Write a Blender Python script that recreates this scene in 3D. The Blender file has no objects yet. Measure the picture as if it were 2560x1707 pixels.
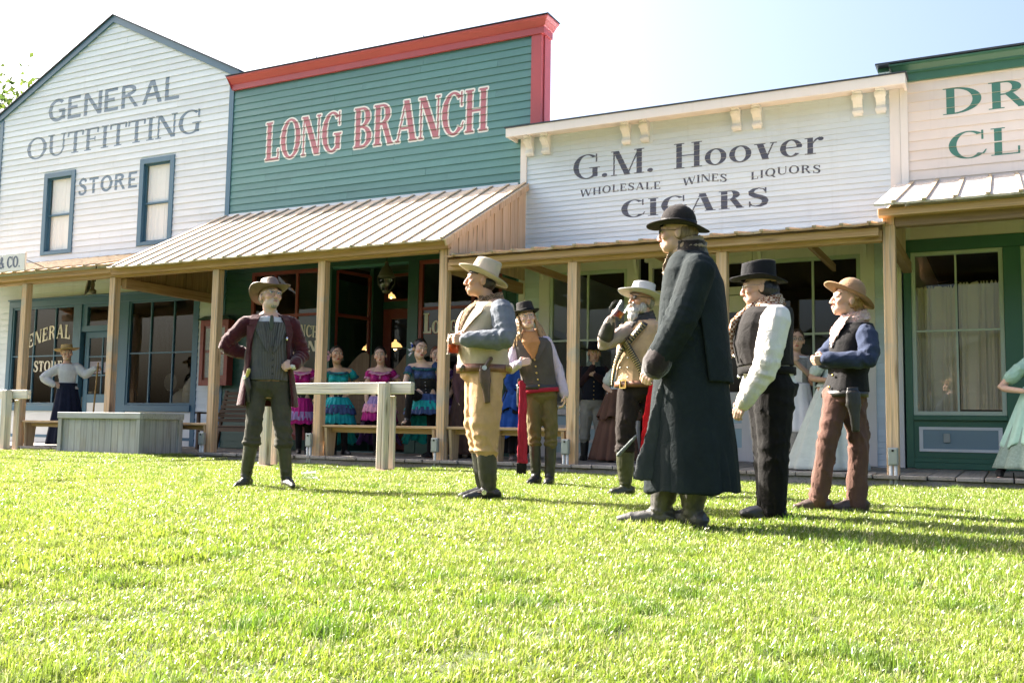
import bpy, bmesh, math, random
import numpy as np
from mathutils import Vector, Matrix, noise

random.seed(7)
rng = np.random.default_rng(11)
S = bpy.context.scene
COL = S.collection
R = math.radians

# ---------------------------------------------------------------- camera
CAM_Z = 0.57
cam_data = bpy.data.cameras.new("camera")
cam = bpy.data.objects.new("camera", cam_data)
COL.objects.link(cam)
cam_data.sensor_width = 36.0
cam_data.lens = 36.0 * 2445.0 / 2560.0
cam_data.clip_start = 0.05
cam_data.clip_end = 3000.0
cam.rotation_mode = 'XYZ'
cam.matrix_world = (Matrix.Translation((0, 0, CAM_Z)) @ Matrix.Rotation(R(26.94), 4, 'Z')
                    @ Matrix.Rotation(R(90 + 5.078), 4, 'X') @ Matrix.Rotation(R(0.886), 4, 'Z'))
S.camera = cam

# ---------------------------------------------------------------- light
SUN_EL = R(36.0)
SHADOW_AZ = R(-4.5)          # direction the shadows fall, measured from +X
tx, ty = math.cos(SHADOW_AZ), math.sin(SHADOW_AZ)
sun_dir = Vector((-tx * math.cos(SUN_EL), -ty * math.cos(SUN_EL), math.sin(SUN_EL)))  # towards the sun
world = bpy.data.worlds.new("World")
S.world = world
world.use_nodes = True
wn = world.node_tree
for n in list(wn.nodes):
    wn.nodes.remove(n)
w_out = wn.nodes.new("ShaderNodeOutputWorld")
w_bg = wn.nodes.new("ShaderNodeBackground")
w_sky = wn.nodes.new("ShaderNodeTexSky")
w_sky.sky_type = 'NISHITA'
w_sky.sun_disc = False
w_sky.sun_elevation = SUN_EL
w_sky.sun_rotation = math.atan2(sun_dir.x, sun_dir.y)
w_sky.air_density = 1.0
w_sky.dust_density = 8.0
w_sky.ozone_density = 3.0
w_bg.inputs["Strength"].default_value = 0.072
wn.links.new(w_sky.outputs[0], w_bg.inputs["Color"])
wn.links.new(w_bg.outputs[0], w_out.inputs["Surface"])
sun_data = bpy.data.lights.new("sun", 'SUN')
sun_data.energy = 5.0
sun_data.angle = R(0.53)
sun_data.color = (1.0, 0.93, 0.82)
sun = bpy.data.objects.new("sun", sun_data)
COL.objects.link(sun)
sun.rotation_euler = (-sun_dir).to_track_quat('-Z', 'Y').to_euler()
sun.location = sun_dir * 40

S.view_settings.view_transform = 'Standard'
S.view_settings.look = 'None'
S.view_settings.exposure = 2.6
S.view_settings.gamma = 1.0
S.view_settings.use_curve_mapping = False
S.render.engine = 'CYCLES'
S.cycles.max_bounces = 7
S.cycles.diffuse_bounces = 4
S.cycles.glossy_bounces = 3
S.cycles.transmission_bounces = 6
S.cycles.transparent_max_bounces = 12
S.cycles.caustics_reflective = False
S.cycles.caustics_refractive = False
S.cycles.sample_clamp_indirect = 6.0
S.cycles.use_denoising = True
try:
    S.cycles.denoiser = 'OPENIMAGEDENOISE'
except Exception:
    pass

# ---------------------------------------------------------------- helpers
def link(o, parent=None):
    COL.objects.link(o)
    if parent is not None:
        o.parent = parent
    return o

def empty(name, loc=(0, 0, 0), rz=0.0, parent=None):
    o = bpy.data.objects.new(name, None)
    o.empty_display_size = 0.1
    o.location = loc
    o.rotation_euler = (0, 0, rz)
    return link(o, parent)

def tag(o, label=None, cat=None, group=None, kind=None):
    if label: o["label"] = label
    if cat: o["category"] = cat
    if group: o["group"] = group
    if kind: o["kind"] = kind
    return o

class MB:
    """collects vertices and faces of one mesh"""
    def __init__(self):
        self.v = []; self.f = []; self.m = []; self.s = []
        self.mi = 0; self.sm = False
    def add(self, vs, fs):
        b = len(self.v)
        self.v.extend([tuple(p) for p in vs])
        for f in fs:
            self.f.append(tuple(b + i for i in f)); self.m.append(self.mi); self.s.append(self.sm)
        return self
    def box(self, x0, x1, y0, y1, z0, z1, c=0.0):
        if c <= 0:
            vs = [(x, y, z) for z in (z0, z1) for y in (y0, y1) for x in (x0, x1)]
            return self.add(vs, [(0, 2, 3, 1), (4, 5, 7, 6), (0, 1, 5, 4), (2, 6, 7, 3), (0, 4, 6, 2), (1, 3, 7, 5)])
        # chamfered box
        cx, cy, cz = (x0 + x1) / 2, (y0 + y1) / 2, (z0 + z1) / 2
        hx, hy, hz = (x1 - x0) / 2, (y1 - y0) / 2, (z1 - z0) / 2
        bm = bmesh.new()
        bmesh.ops.create_cube(bm, size=1.0)
        for v in bm.verts:
            v.co = Vector((cx + v.co.x * 2 * hx, cy + v.co.y * 2 * hy, cz + v.co.z * 2 * hz))
        bmesh.ops.bevel(bm, geom=list(bm.edges), offset=c, segments=1, affect='EDGES', profile=0.5)
        bm.verts.index_update()
        self.add([v.co[:] for v in bm.verts], [[v.index for v in f.verts] for f in bm.faces])
        bm.free()
        return self
    def hexa(self, p):
        """eight corners: bottom four counter-clockwise from below order x0y0,x1y0,x1y1,x0y1 then top"""
        return self.add(p, [(0, 3, 2, 1), (4, 5, 6, 7), (0, 1, 5, 4), (1, 2, 6, 5), (2, 3, 7, 6), (3, 0, 4, 7)])
    def bar(self, a, b, w, h, up=(0, 0, 1), w2=None, h2=None):
        a = Vector(a); b = Vector(b); d = (b - a).normalized(); u = Vector(up)
        s = d.cross(u)
        if s.length < 1e-5:
            s = d.cross(Vector((0, 1, 0)))
        s.normalize(); u = s.cross(d).normalized()
        w2 = w if w2 is None else w2; h2 = h if h2 is None else h2
        p = [a - s*w/2 - u*h/2, a + s*w/2 - u*h/2, a + s*w/2 + u*h/2, a - s*w/2 + u*h/2,
             b - s*w2/2 - u*h2/2, b + s*w2/2 - u*h2/2, b + s*w2/2 + u*h2/2, b - s*w2/2 + u*h2/2]
        return self.hexa(p)
    def tube(self, pts, rads, n=10, cap=True):
        P = [Vector(p) for p in pts]
        if not hasattr(rads, '__len__'):
            rads = [rads] * len(P)
        b = len(self.v); prev = None
        for i, p in enumerate(P):
            d = (P[min(i + 1, len(P) - 1)] - P[max(i - 1, 0)]).normalized()
            if prev is None:
                s = d.cross(Vector((0, 0, 1)))
                if s.length < 0.05: s = d.cross(Vector((1, 0, 0)))
            else:
                s = prev - d * prev.dot(d)
            s.normalize(); prev = s; t = d.cross(s)
            for k in range(n):
                a = 2 * math.pi * k / n
                self.v.append(tuple(p + (s * math.cos(a) + t * math.sin(a)) * rads[i]))
        for i in range(len(P) - 1):
            for k in range(n):
                k2 = (k + 1) % n
                self.f.append((b + i*n + k, b + i*n + k2, b + (i+1)*n + k2, b + (i+1)*n + k)); self.m.append(self.mi); self.s.append(self.sm)
        if cap:
            self.f.append(tuple(b + k for k in range(n))[::-1]); self.m.append(self.mi); self.s.append(False)
            e = b + (len(P) - 1) * n
            self.f.append(tuple(e + k for k in range(n))); self.m.append(self.mi); self.s.append(False)
        return self
    def lathe(self, prof, n=24, c=(0, 0, 0)):
        b = len(self.v)
        for (r, z) in prof:
            for k in range(n):
                a = 2 * math.pi * k / n
                self.v.append((c[0] + r * math.cos(a), c[1] + r * math.sin(a), c[2] + z))
        for i in range(len(prof) - 1):
            for k in range(n):
                k2 = (k + 1) % n
                self.f.append((b + i*n + k, b + i*n + k2, b + (i+1)*n + k2, b + (i+1)*n + k)); self.m.append(self.mi); self.s.append(self.sm)
        return self
    def build(self, name, mat, parent=None, smooth=None):
        me = bpy.data.meshes.new(name)
        me.from_pydata(self.v, [], self.f)
        mats = mat if isinstance(mat, (list, tuple)) else [mat]
        for q in mats: me.materials.append(q)
        me.polygons.foreach_set("material_index", self.m)
        me.polygons.foreach_set("use_smooth", self.s if smooth is None else [smooth] * len(self.f))
        me.update()
        return link(bpy.data.objects.new(name, me), parent)

def boxo(name, mat, parent, x0, x1, y0, y1, z0, z1, c=0.0):
    return MB().box(x0, x1, y0, y1, z0, z1, c).build(name, mat, parent)

# ---------------------------------------------------------------- materials
MATS = {}
def nodes(name):
    m = bpy.data.materials.new(name); m.use_nodes = True
    nt = m.node_tree
    b = nt.nodes["Principled BSDF"]
    MATS[name] = m
    return m, nt, b

def N(nt, typ, **kw):
    n = nt.nodes.new(typ)
    for k, v in kw.items(): setattr(n, k, v)
    return n

def mixc(nt, fac, a, b, blend='MIX'):
    n = nt.nodes.new("ShaderNodeMix"); n.data_type = 'RGBA'; n.blend_type = blend
    for s, v in ((n.inputs[0], fac), (n.inputs[6], a), (n.inputs[7], b)):
        if hasattr(v, 'is_linked') or hasattr(v, 'links'):
            nt.links.new(v, s)
        elif isinstance(v, (int, float)):
            s.default_value = v
        else:
            s.default_value = (v[0], v[1], v[2], 1.0)
    return n.outputs[2]

def ramp(nt, src, a, b, ca=(0, 0, 0, 1), cb=(1, 1, 1, 1)):
    n = nt.nodes.new("ShaderNodeValToRGB")
    n.color_ramp.elements[0].position = a; n.color_ramp.elements[1].position = b
    n.color_ramp.elements[0].color = ca; n.color_ramp.elements[1].color = cb
    nt.links.new(src, n.inputs[0])
    return n.outputs[0]

def noisetex(nt, scale=(1, 1, 1), s=1.0, detail=4.0, rough=0.55, dist=0.0, obj=False, rand=True):
    """noise on world position (or object coordinates) with a per-object shift"""
    if obj:
        src = N(nt, "ShaderNodeTexCoord").outputs["Object"]
    else:
        src = N(nt, "ShaderNodeNewGeometry").outputs["Position"]
    mp = N(nt, "ShaderNodeMapping"); mp.inputs["Scale"].default_value = scale
    nt.links.new(src, mp.inputs["Vector"])
    if rand:
        oi = N(nt, "ShaderNodeObjectInfo")
        mul = N(nt, "ShaderNodeMath", operation='MULTIPLY'); mul.inputs[1].default_value = 37.0
        nt.links.new(oi.outputs["Random"], mul.inputs[0])
        nt.links.new(mul.outputs[0], mp.inputs["Location"])
    t = N(nt, "ShaderNodeTexNoise")
    t.inputs["Scale"].default_value = s; t.inputs["Detail"].default_value = detail
    t.inputs["Roughness"].default_value = rough; t.inputs["Distortion"].default_value = dist
    nt.links.new(mp.outputs[0], t.inputs["Vector"])
    return t.outputs["Fac"], mp

def bump(nt, b, src, strength=0.3, dist=0.01):
    n = N(nt, "ShaderNodeBump"); n.inputs["Strength"].default_value = strength; n.inputs["Distance"].default_value = dist
    nt.links.new(src, n.inputs["Height"])
    if b.inputs["Normal"].links:
        nt.links.new(b.inputs["Normal"].links[0].from_socket, n.inputs["Normal"])
    nt.links.new(n.outputs[0], b.inputs["Normal"])

def sc(c, k): return tuple(min(1.0, x * k) for x in c[:3])

def randval(nt, col, amt=0.1):
    """vary a colour per object"""
    oi = N(nt, "ShaderNodeObjectInfo")
    mr = N(nt, "ShaderNodeMapRange"); mr.inputs["To Min"].default_value = 1 - amt; mr.inputs["To Max"].default_value = 1 + amt
    nt.links.new(oi.outputs["Random"], mr.inputs["Value"])
    hs = N(nt, "ShaderNodeHueSaturation")
    nt.links.new(mr.outputs[0], hs.inputs["Value"])
    nt.links.new(col, hs.inputs["Color"])
    return hs.outputs[0]

def paint(name, col, rough=0.5, var=0.05, dirt=0.10, dirtcol=None):
    m, nt, b = nodes(name)
    f1, _ = noisetex(nt, s=1.3, detail=5)
    f2, _ = noisetex(nt, scale=(9.0, 9.0, 0.7), s=1.3, detail=6, rand=False)
    c = mixc(nt, ramp(nt, f1, 0.42, 0.78), col, dirtcol or sc(col, 1 - dirt))
    c = mixc(nt, ramp(nt, f2, 0.56, 0.82), c, sc(col, 1 - dirt * 1.1))
    nt.links.new(randval(nt, c, var), b.inputs["Base Color"])
    b.inputs["Roughness"].default_value = rough
    f3, _ = noisetex(nt, scale=(6, 6, 60), s=2.0, detail=4)
    bump(nt, b, f3, 0.12, 0.004)
    return m

def wood(name, light, dark, axis='Z', rough=0.7, knots=0.6, grey=None, greyamt=0.5, var=0.10, fine=26.0):
    m, nt, b = nodes(name)
    st = {'X': (0.7, fine, fine), 'Y': (fine, 0.7, fine), 'Z': (fine, fine, 0.7)}[axis]
    k = {'X': (1.3, 7, 7), 'Y': (7, 1.3, 7), 'Z': (7, 7, 1.3)}[axis]
    f1, _ = noisetex(nt, scale=st, s=1.0, detail=6, rough=0.6, dist=1.2)
    c = mixc(nt, ramp(nt, f1, 0.34, 0.7), light, dark)
    if grey is not None:
        f3, _ = noisetex(nt, scale=(1.6, 1.6, 1.6), s=1.4, detail=5)
        c = mixc(nt, ramp(nt, f3, 0.62 - 0.4 * greyamt, 0.75 - 0.3 * greyamt), c, grey)
        f1b, _ = noisetex(nt, scale=st, s=1.6, detail=5)
        c = mixc(nt, ramp(nt, f1b, 0.5, 0.75), c, sc(grey, 0.55))
    if knots:
        src = N(nt, "ShaderNodeNewGeometry").outputs["Position"]
        mp = N(nt, "ShaderNodeMapping"); mp.inputs["Scale"].default_value = k
        nt.links.new(src, mp.inputs["Vector"])
        vo = N(nt, "ShaderNodeTexVoronoi"); vo.inputs["Scale"].default_value = 0.9
        nt.links.new(mp.outputs[0], vo.inputs["Vector"])
        kn = ramp(nt, vo.outputs["Distance"], 0.07, 0.19, (knots, knots, knots, 1), (0, 0, 0, 1))
        c = mixc(nt, kn, c, sc(dark, 0.42))
    ck = {'X': (0.25, 48, 48), 'Y': (48, 0.25, 48), 'Z': (48, 48, 0.25)}[axis]
    f4, _ = noisetex(nt, scale=ck, s=1.0, detail=3, rough=0.5)
    chk = ramp(nt, f4, 0.655, 0.70)
    c = mixc(nt, chk, c, sc(dark, 0.45))
    nt.links.new(randval(nt, c, var), b.inputs["Base Color"])
    b.inputs["Roughness"].default_value = rough
    bump(nt, b, f1, 0.35, 0.004); bump(nt, b, ramp(nt, f4, 0.655, 0.70, (1, 1, 1, 1), (0, 0, 0, 1)), 0.5, 0.006)
    return m

def plain(name, col, rough=0.6, metal=0.0, spec=None, bumpy=0.0, bscale=60, var=0.0, noisec=None, nscale=8.0):
    m, nt, b = nodes(name)
    b.inputs["Base Color"].default_value = (*col, 1)
    if noisec is not None:
        f, _ = noisetex(nt, s=nscale, detail=5, rand=True)
        c = mixc(nt, ramp(nt, f, 0.35, 0.7), col, noisec)
        nt.links.new(c, b.inputs["Base Color"])
    b.inputs["Roughness"].default_value = rough
    b.inputs["Metallic"].default_value = metal
    if spec is not None: b.inputs["Specular IOR Level"].default_value = spec
    if bumpy:
        f, _ = noisetex(nt, s=bscale, detail=4, obj=True)
        bump(nt, b, f, bumpy, 0.01)
    return m

def glass_mat(name, tint=(1, 1, 1), ior=1.5, rough=0.0):
    m = bpy.data.materials.new(name); m.use_nodes = True; nt = m.node_tree
    nt.nodes.remove(nt.nodes["Principled BSDF"])
    out = nt.nodes["Material Output"]
    tr = N(nt, "ShaderNodeBsdfTransparent"); tr.inputs[0].default_value = (*tint, 1)
    gl = N(nt, "ShaderNodeBsdfGlossy"); gl.inputs["Roughness"].default_value = rough
    lw = N(nt, "ShaderNodeLayerWeight"); lw.inputs["Blend"].default_value = 0.5      # same from both sides of the pane
    p5 = N(nt, "ShaderNodeMath", operation='POWER'); p5.inputs[1].default_value = 5.0; nt.links.new(lw.outputs["Facing"], p5.inputs[0])
    f0 = ((ior - 1) / (ior + 1)) ** 2 * 1.8                                          # two surfaces
    fr = N(nt, "ShaderNodeMath", operation='MULTIPLY_ADD'); fr.inputs[1].default_value = 1 - f0; fr.inputs[2].default_value = f0; nt.links.new(p5.outputs[0], fr.inputs[0])
    f, _ = noisetex(nt, s=1.1, detail=1.0)
    bp = N(nt, "ShaderNodeBump"); bp.inputs["Strength"].default_value = 0.05; bp.inputs["Distance"].default_value = 0.05
    nt.links.new(f, bp.inputs["Height"]); nt.links.new(bp.outputs[0], gl.inputs["Normal"])
    mx = N(nt, "ShaderNodeMixShader")
    nt.links.new(fr.outputs[0], mx.inputs[0]); nt.links.new(tr.outputs[0], mx.inputs[1]); nt.links.new(gl.outputs[0], mx.inputs[2])
    nt.links.new(mx.outputs[0], out.inputs["Surface"])
    MATS[name] = m
    return m

M_GOSW = paint("white_blue_siding_paint", (0.63, 0.70, 0.78))
M_BLUE = paint("slate_blue_trim_paint", (0.052, 0.140, 0.225), rough=0.4)
M_TEAL = paint("teal_siding_paint", (0.085, 0.225, 0.228), var=0.06)
M_DKGREEN = paint("dark_green_shaded_paint", (0.028, 0.085, 0.062), rough=0.4)  # porch shade and grass bounce put into this darker ground-floor green
M_RED = paint("brick_red_paint", (0.43, 0.075, 0.085), rough=0.4)
M_REDDK = paint("oxide_red_frame_paint", (0.25, 0.05, 0.04), rough=0.4)
M_HVR = paint("pale_blue_white_siding_paint", (0.60, 0.70, 0.79))
M_CREAM = paint("cream_trim_paint", (0.75, 0.72, 0.71))
M_PALEGREEN = paint("pale_green_frame_paint", (0.50, 0.58, 0.50))
M_PANELBLUE = paint("light_blue_panel_paint", (0.42, 0.56, 0.62))
M_DRUGW = paint("cream_siding_paint", (0.75, 0.67, 0.63))
M_DRUGG = paint("green_cornice_paint", (0.045, 0.145, 0.095), rough=0.4)
M_GREYBLUE = paint("grey_blue_panel_paint", (0.20, 0.29, 0.34))
M_FLASH = plain("dark_metal_flashing", (0.05, 0.06, 0.075), rough=0.5, metal=0.4)
M_WHITE = paint("white_panel_paint", (0.72, 0.74, 0.76))
M_LET_BLUE = paint("blue_grey_lettering_paint", (0.085, 0.165, 0.255), var=0.0)
M_LET_RED = paint("red_lettering_paint", (0.43, 0.14, 0.17), var=0.0)
M_LET_WHITE = paint("white_lettering_paint", (0.80, 0.78, 0.74), var=0.0)
M_LET_SLATE = paint("slate_lettering_paint", (0.065, 0.075, 0.11), var=0.0)
M_LET_GREEN = paint("green_lettering_paint", (0.06, 0.19, 0.15), var=0.0)
M_LET_GOLD = paint("cream_window_lettering_paint", (0.72, 0.68, 0.58), var=0.0)
M_POST = wood("pine_post_wood", (0.68, 0.48, 0.31), (0.50, 0.30, 0.15), 'Z', knots=0.7, grey=(0.42, 0.37, 0.31), greyamt=0.15)
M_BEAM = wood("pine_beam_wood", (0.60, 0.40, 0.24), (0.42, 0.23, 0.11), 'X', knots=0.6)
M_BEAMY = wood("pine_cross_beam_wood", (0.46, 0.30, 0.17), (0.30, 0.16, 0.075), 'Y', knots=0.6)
M_ROOFW = wood("porch_roof_board_wood", (0.70, 0.58, 0.46), (0.56, 0.42, 0.30), 'Y', knots=0.5, grey=(0.52, 0.48, 0.43), greyamt=0.12, var=0.08)
M_ROOFO = wood("orange_porch_roof_board_wood", (0.55, 0.36, 0.20), (0.40, 0.22, 0.11), 'Y', knots=0.5, grey=(0.5, 0.42, 0.34), greyamt=0.15, var=0.12)
M_BATTEN = wood("weathered_batten_wood", (0.52, 0.41, 0.28), (0.36, 0.26, 0.16), 'Y', knots=0.2, grey=(0.34, 0.32, 0.27), greyamt=0.35)
M_WINGW = wood("knotty_pine_board_wood", (0.66, 0.50, 0.36), (0.50, 0.33, 0.20), 'Z', knots=0.85, var=0.08)
M_DECK = wood("grey_deck_plank_wood", (0.30, 0.26, 0.22), (0.18, 0.15, 0.12), 'Y', knots=0.3, grey=(0.27, 0.25, 0.23), greyamt=0.7, var=0.15)
M_GREYX = wood("weathered_grey_rail_wood", (0.80, 0.73, 0.64), (0.52, 0.43, 0.34), 'X', knots=0.9, grey=(0.62, 0.59, 0.54), greyamt=0.3)
M_GREYZ = wood("weathered_grey_post_wood", (0.78, 0.68, 0.56), (0.50, 0.40, 0.30), 'Z', knots=0.9, grey=(0.58, 0.54, 0.48), greyamt=0.3)
M_PLANT = wood("weathered_planter_wood", (0.38, 0.37, 0.34), (0.26, 0.25, 0.22), 'Z', knots=0.3, grey=(0.36, 0.37, 0.37), greyamt=0.7, var=0.16)
M_BENCHW = wood("bench_pine_wood", (0.58, 0.40, 0.24), (0.36, 0.23, 0.12), 'X', knots=0.5)
M_DARKWOOD = wood("dark_stained_bench_wood", (0.115, 0.07, 0.042), (0.06, 0.035, 0.02), 'X', knots=0.2)
M_BATWING = wood("batwing_door_wood", (0.20, 0.125, 0.07), (0.12, 0.07, 0.038), 'Z', knots=0.3)
M_GLASS = glass_mat("window_glass", (0.94, 0.96, 0.96))
M_INT = plain("dark_interior", (0.035, 0.026, 0.02), rough=0.9)  # room shade put into the colour, so the windows look dark
M_INT2 = plain("interior_floor", (0.06, 0.04, 0.03), rough=0.8)
M_CURTAIN = plain("cream_curtain_cloth", (0.66, 0.58, 0.44), rough=0.9, bumpy=0.1)
M_LACE = plain("white_lace_curtain_cloth", (0.95, 0.95, 0.95), rough=0.9)
M_OUTLET = plain("grey_metal_outlet", (0.34, 0.37, 0.38), rough=0.45, metal=0.5)
M_PVC = plain("pale_conduit", (0.55, 0.56, 0.56), rough=0.5)
M_IRON = plain("dark_iron", (0.03, 0.027, 0.024), rough=0.45, metal=0.7)
M_BRASS = plain("aged_brass", (0.42, 0.32, 0.15), rough=0.35, metal=0.9)

# ---------------------------------------------------------------- lettering
def ring(cx, cy, rx, ry, s, t, a0, a1, n=22):
    out = []
    for i in range(n):
        q = []
        for a in (a0 + (a1 - a0) * i / n, a0 + (a1 - a0) * (i + 1) / n):
            c, d = math.cos(R(a)), math.sin(R(a))
            q.append(((cx + rx * c, cy + ry * d), (cx + (rx - s) * c, cy + (ry - t) * d)))
        out.append([q[0][0], q[1][0], q[1][1], q[0][1]])
    return out

def rect(x0, x1, y0, y1): return [[(x0, y0), (x1, y0), (x1, y1), (x0, y1)]]
def diag(xa, ya, xb, yb, w): return [[(xa - w/2, ya), (xa + w/2, ya), (xb + w/2, yb), (xb - w/2, yb)]]
def path(pts, ws):
    out = []; L = []
    for i, p in enumerate(pts):
        a = pts[max(i-1, 0)]; b = pts[min(i+1, len(pts)-1)]
        dx, dy = b[0]-a[0], b[1]-a[1]; l = math.hypot(dx, dy) or 1
        nx, ny = -dy/l, dx/l; w = ws[i] if hasattr(ws, '__len__') else ws
        L.append(((p[0]+nx*w/2, p[1]+ny*w/2), (p[0]-nx*w/2, p[1]-ny*w/2)))
    for i in range(len(L)-1):
        out.append([L[i][0], L[i][1], L[i+1][1], L[i+1][0]])
    return out

def glyph(ch, s, t, sf, st):
    """convex pieces of a letter with cap height 1; s stem, t thin stroke, sf serif length, st serif thickness"""
    def ser(x, w, top=True, bot=True):
        o = []
        if sf > 0:
            if bot: o += rect(x - sf, x + w + sf, 0, st)
            if top: o += rect(x - sf, x + w + sf, 1 - st, 1)
        return o
    def stem(x, w=None, top=True, bot=True):
        w = s if w is None else w
        return rect(x, x + w, 0, 1) + ser(x, w, top, bot)
    P = []; m = sf
    if ch == 'I':
        return stem(m), s + 2 * m
    if ch == 'L':
        P = stem(m) + rect(m + s, 0.60, 0, t)
        if sf: P += rect(0.60 - t, 0.60, 0, 0.28)
        return P, 0.62
    if ch in 'EF':
        P = stem(m) + rect(m + s, 0.58, 1 - t, 1) + rect(m + s, 0.46, 0.5 - t/2, 0.5 + t/2)
        if sf: P += rect(0.58 - t, 0.58, 0.76, 1) + rect(0.46 - t*0.7, 0.46, 0.40, 0.60)
        if ch == 'E':
            P += rect(m + s, 0.62, 0, t)
            if sf: P += rect(0.62 - t, 0.62, 0, 0.26)
        return P, 0.64
    if ch == 'T':
        P = rect(0.34 - s/2, 0.34 + s/2, 0, 1) + ser(0.34 - s/2, s, False, True) + rect(0, 0.68, 1 - t, 1)
        if sf: P += rect(0, t, 0.76, 1) + rect(0.68 - t, 0.68, 0.76, 1)
        return P, 0.68
    if ch == 'H':
        w = 0.80
        return stem(m) + stem(w - m - s) + rect(m + s, w - m - s, 0.5 - t/2, 0.5 + t/2), w
    if ch == 'N':
        w = 0.82; tt = t if sf else s
        return (rect(m, m + tt, 0, 1) + rect(w - m - tt, w - m, 0, 1) + ser(m, tt, True, True) + ser(w - m - tt, tt, True, False)
                + diag(m + s*0.5, 1, w - m - s*0.5, 0, s*1.15)), w
    if ch == 'M':
        w = 1.0; tt = t if sf else s
        return (rect(m, m + tt, 0, 1) + rect(w - m - s, w - m, 0, 1) + ser(m, tt) + ser(w - m - s, s)
                + diag(m + s*0.5, 1, w/2, 0, s*1.1) + diag(w - m - s*0.6, 1, w/2, 0, tt)), w
    if ch == 'A':
        w = 0.84; tt = t if sf else s
        P = diag(m + tt/2, 0, w/2 - s*0.2, 1, tt) + diag(w - m - s*0.5, 0, w/2, 1, s*1.1)
        P += rect(w*0.26, w*0.72, 0.30, 0.30 + t)
        if sf: P += rect(0, m*2 + tt, 0, st) + rect(w - m*2 - s, w, 0, st)
        return P, w
    if ch in 'Vv':
        h = 1.0 if ch == 'V' else 0.62; w = 0.84 * (1 if ch == 'V' else 0.72)
        P = diag(m + s*0.5, h, w/2, 0, s*1.1) + diag(w - m - t/2, h, w/2, 0, t)
        if sf: P += rect(0, m*2 + s, h - st, h) + rect(w - m*2 - t, w, h - st, h)
        return P, w
    if ch == 'W':
        w = 1.2
        P = diag(m + s*0.5, 1, w*0.28, 0, s) + diag(w*0.5, 1, w*0.28, 0, t) + diag(w*0.5, 1, w*0.74, 0, s) + diag(w - m, 1, w*0.74, 0, t)
        if sf: P += rect(0, m*2 + s, 1 - st, 1) + rect(w - 2*m, w, 1 - st, 1)
        return P, w
    if ch == 'U':
        w = 0.80; tt = t if sf else s; cx = w/2; rx = w/2 - m
        P = rect(m, m + s, 0.38, 1) + rect(w - m - tt, w - m, 0.38, 1) + ser(m, s, True, False) + ser(w - m - tt, tt, True, False)
        P += ring(cx, 0.39, rx, 0.40, s, t, 180, 270, 12) + ring(cx, 0.39, rx, 0.40, tt, t, 270, 360, 12)
        return P, w
    if ch in 'OQ':
        w = 0.86
        P = ring(w/2, 0.5, w/2, 0.515, s*1.05, t, 0, 360, 36)
        if ch == 'Q': P += diag(0.52, 0.16, 0.80, -0.20, s)
        return P, w
    if ch in 'CG':
        w = 0.80; cx = 0.43
        P = ring(cx, 0.5, 0.43, 0.515, s*1.05, t, 48, 316, 34)
        if ch == 'C':
            if sf: P += rect(cx + 0.27, cx + 0.27 + t, 0.66, 1.0) + path([(cx+0.30, 0.12), (cx+0.37, 0.28)], [t, t*0.6])
        else:
            P += rect(0.80 - sf*0.6 - s, 0.80 - sf*0.6, 0.06, 0.42)
            if sf: P += rect(0.80 - s - 2*sf, 0.80 + sf*0.4, 0.42, 0.42 + st) + rect(cx + 0.27, cx + 0.27 + t, 0.66, 1.0)
            else: P += rect(0.50, 0.80, 0.42 - t*0.2, 0.42 + t*0.8)
        return P, w
    if ch in 'BRD':
        w = 0.72
        P = stem(m) if ch != 'R' else stem(m)
        x0 = m + s
        if ch == 'D':
            P += ring(x0 - 0.02, 0.5, 0.80 - x0, 0.5, s*1.05, t, -90, 90, 24); return P, 0.82
        P += rect(x0 - 0.01, x0 + 0.12, 1 - t, 1) + rect(x0 - 0.01, x0 + 0.12, 0.52 - t/2, 0.52 + t/2)
        P += ring(x0 + 0.10, 0.76, 0.62 - x0 - 0.10 + s*0.15, 0.24, s*1.05, t, -90, 90, 18)
        if ch == 'B':
            P += rect(x0 - 0.01, x0 + 0.12, 0, t) + ring(x0 + 0.10, 0.265, 0.66 - x0 - 0.08 + s*0.15, 0.265, s*1.05, t, -90, 90, 18)
            return P, 0.74
        P += diag(x0 + 0.16, 0.54, 0.74 - s*0.4, 0, s)
        if sf: P += rect(0.74 - s, 0.74 + sf*0.6, 0, st)
        return P, 0.80
    if ch == 'S':
        w = 0.60
        pts = [(0.53, 0.78), (0.47, 0.92), (0.33, 0.985), (0.18, 0.94), (0.10, 0.82), (0.11, 0.69), (0.22, 0.585), (0.36, 0.505), (0.48, 0.41), (0.52, 0.28), (0.48, 0.12), (0.36, 0.025), (0.22, 0.015), (0.10, 0.08), (0.05, 0.24)]
        ws = [t, t, t*1.1, (s+t)/2, s*0.9, s, s*1.08, s*1.1, s*1.08, s, s*0.9, (s+t)/2, t, t, t]
        P = path(pts, ws)
        if sf: P += rect(0.53 - t/2, 0.53 + t/2, 0.70, 1.0) + rect(0.05 - t/2, 0.05 + t/2, 0.0, 0.30)
        return P, w
    if ch == '.':
        return ring(0.10, 0.075, 0.085, 0.085, 0.0849, 0.0849, 0, 360, 12), 0.22
    if ch == 'o':
        return ring(0.30, 0.31, 0.30, 0.33, s*0.95, t, 0, 360, 28), 0.60
    if ch == 'e':
        P = ring(0.29, 0.31, 0.29, 0.33, s*0.95, t, 8, 318, 26) + rect(0.09, 0.565, 0.33 - t/2, 0.33 + t/2)
        return P, 0.56
    if ch == 'r':
        P = rect(m, m + s*0.9, 0, 0.62) + (rect(0, m*2 + s*0.9, 0, st) + rect(0, m + s*0.9, 0.62 - st, 0.62) if sf else [])
        P += path([(m + s*0.8, 0.40), (m + s*1.4, 0.54), (0.40, 0.60)], [t*0.8, t*1.3, t*1.6]) + ring(0.41, 0.545, 0.075, 0.075, 0.0749, 0.0749, 0, 360, 10)
        return P, 0.48
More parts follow.
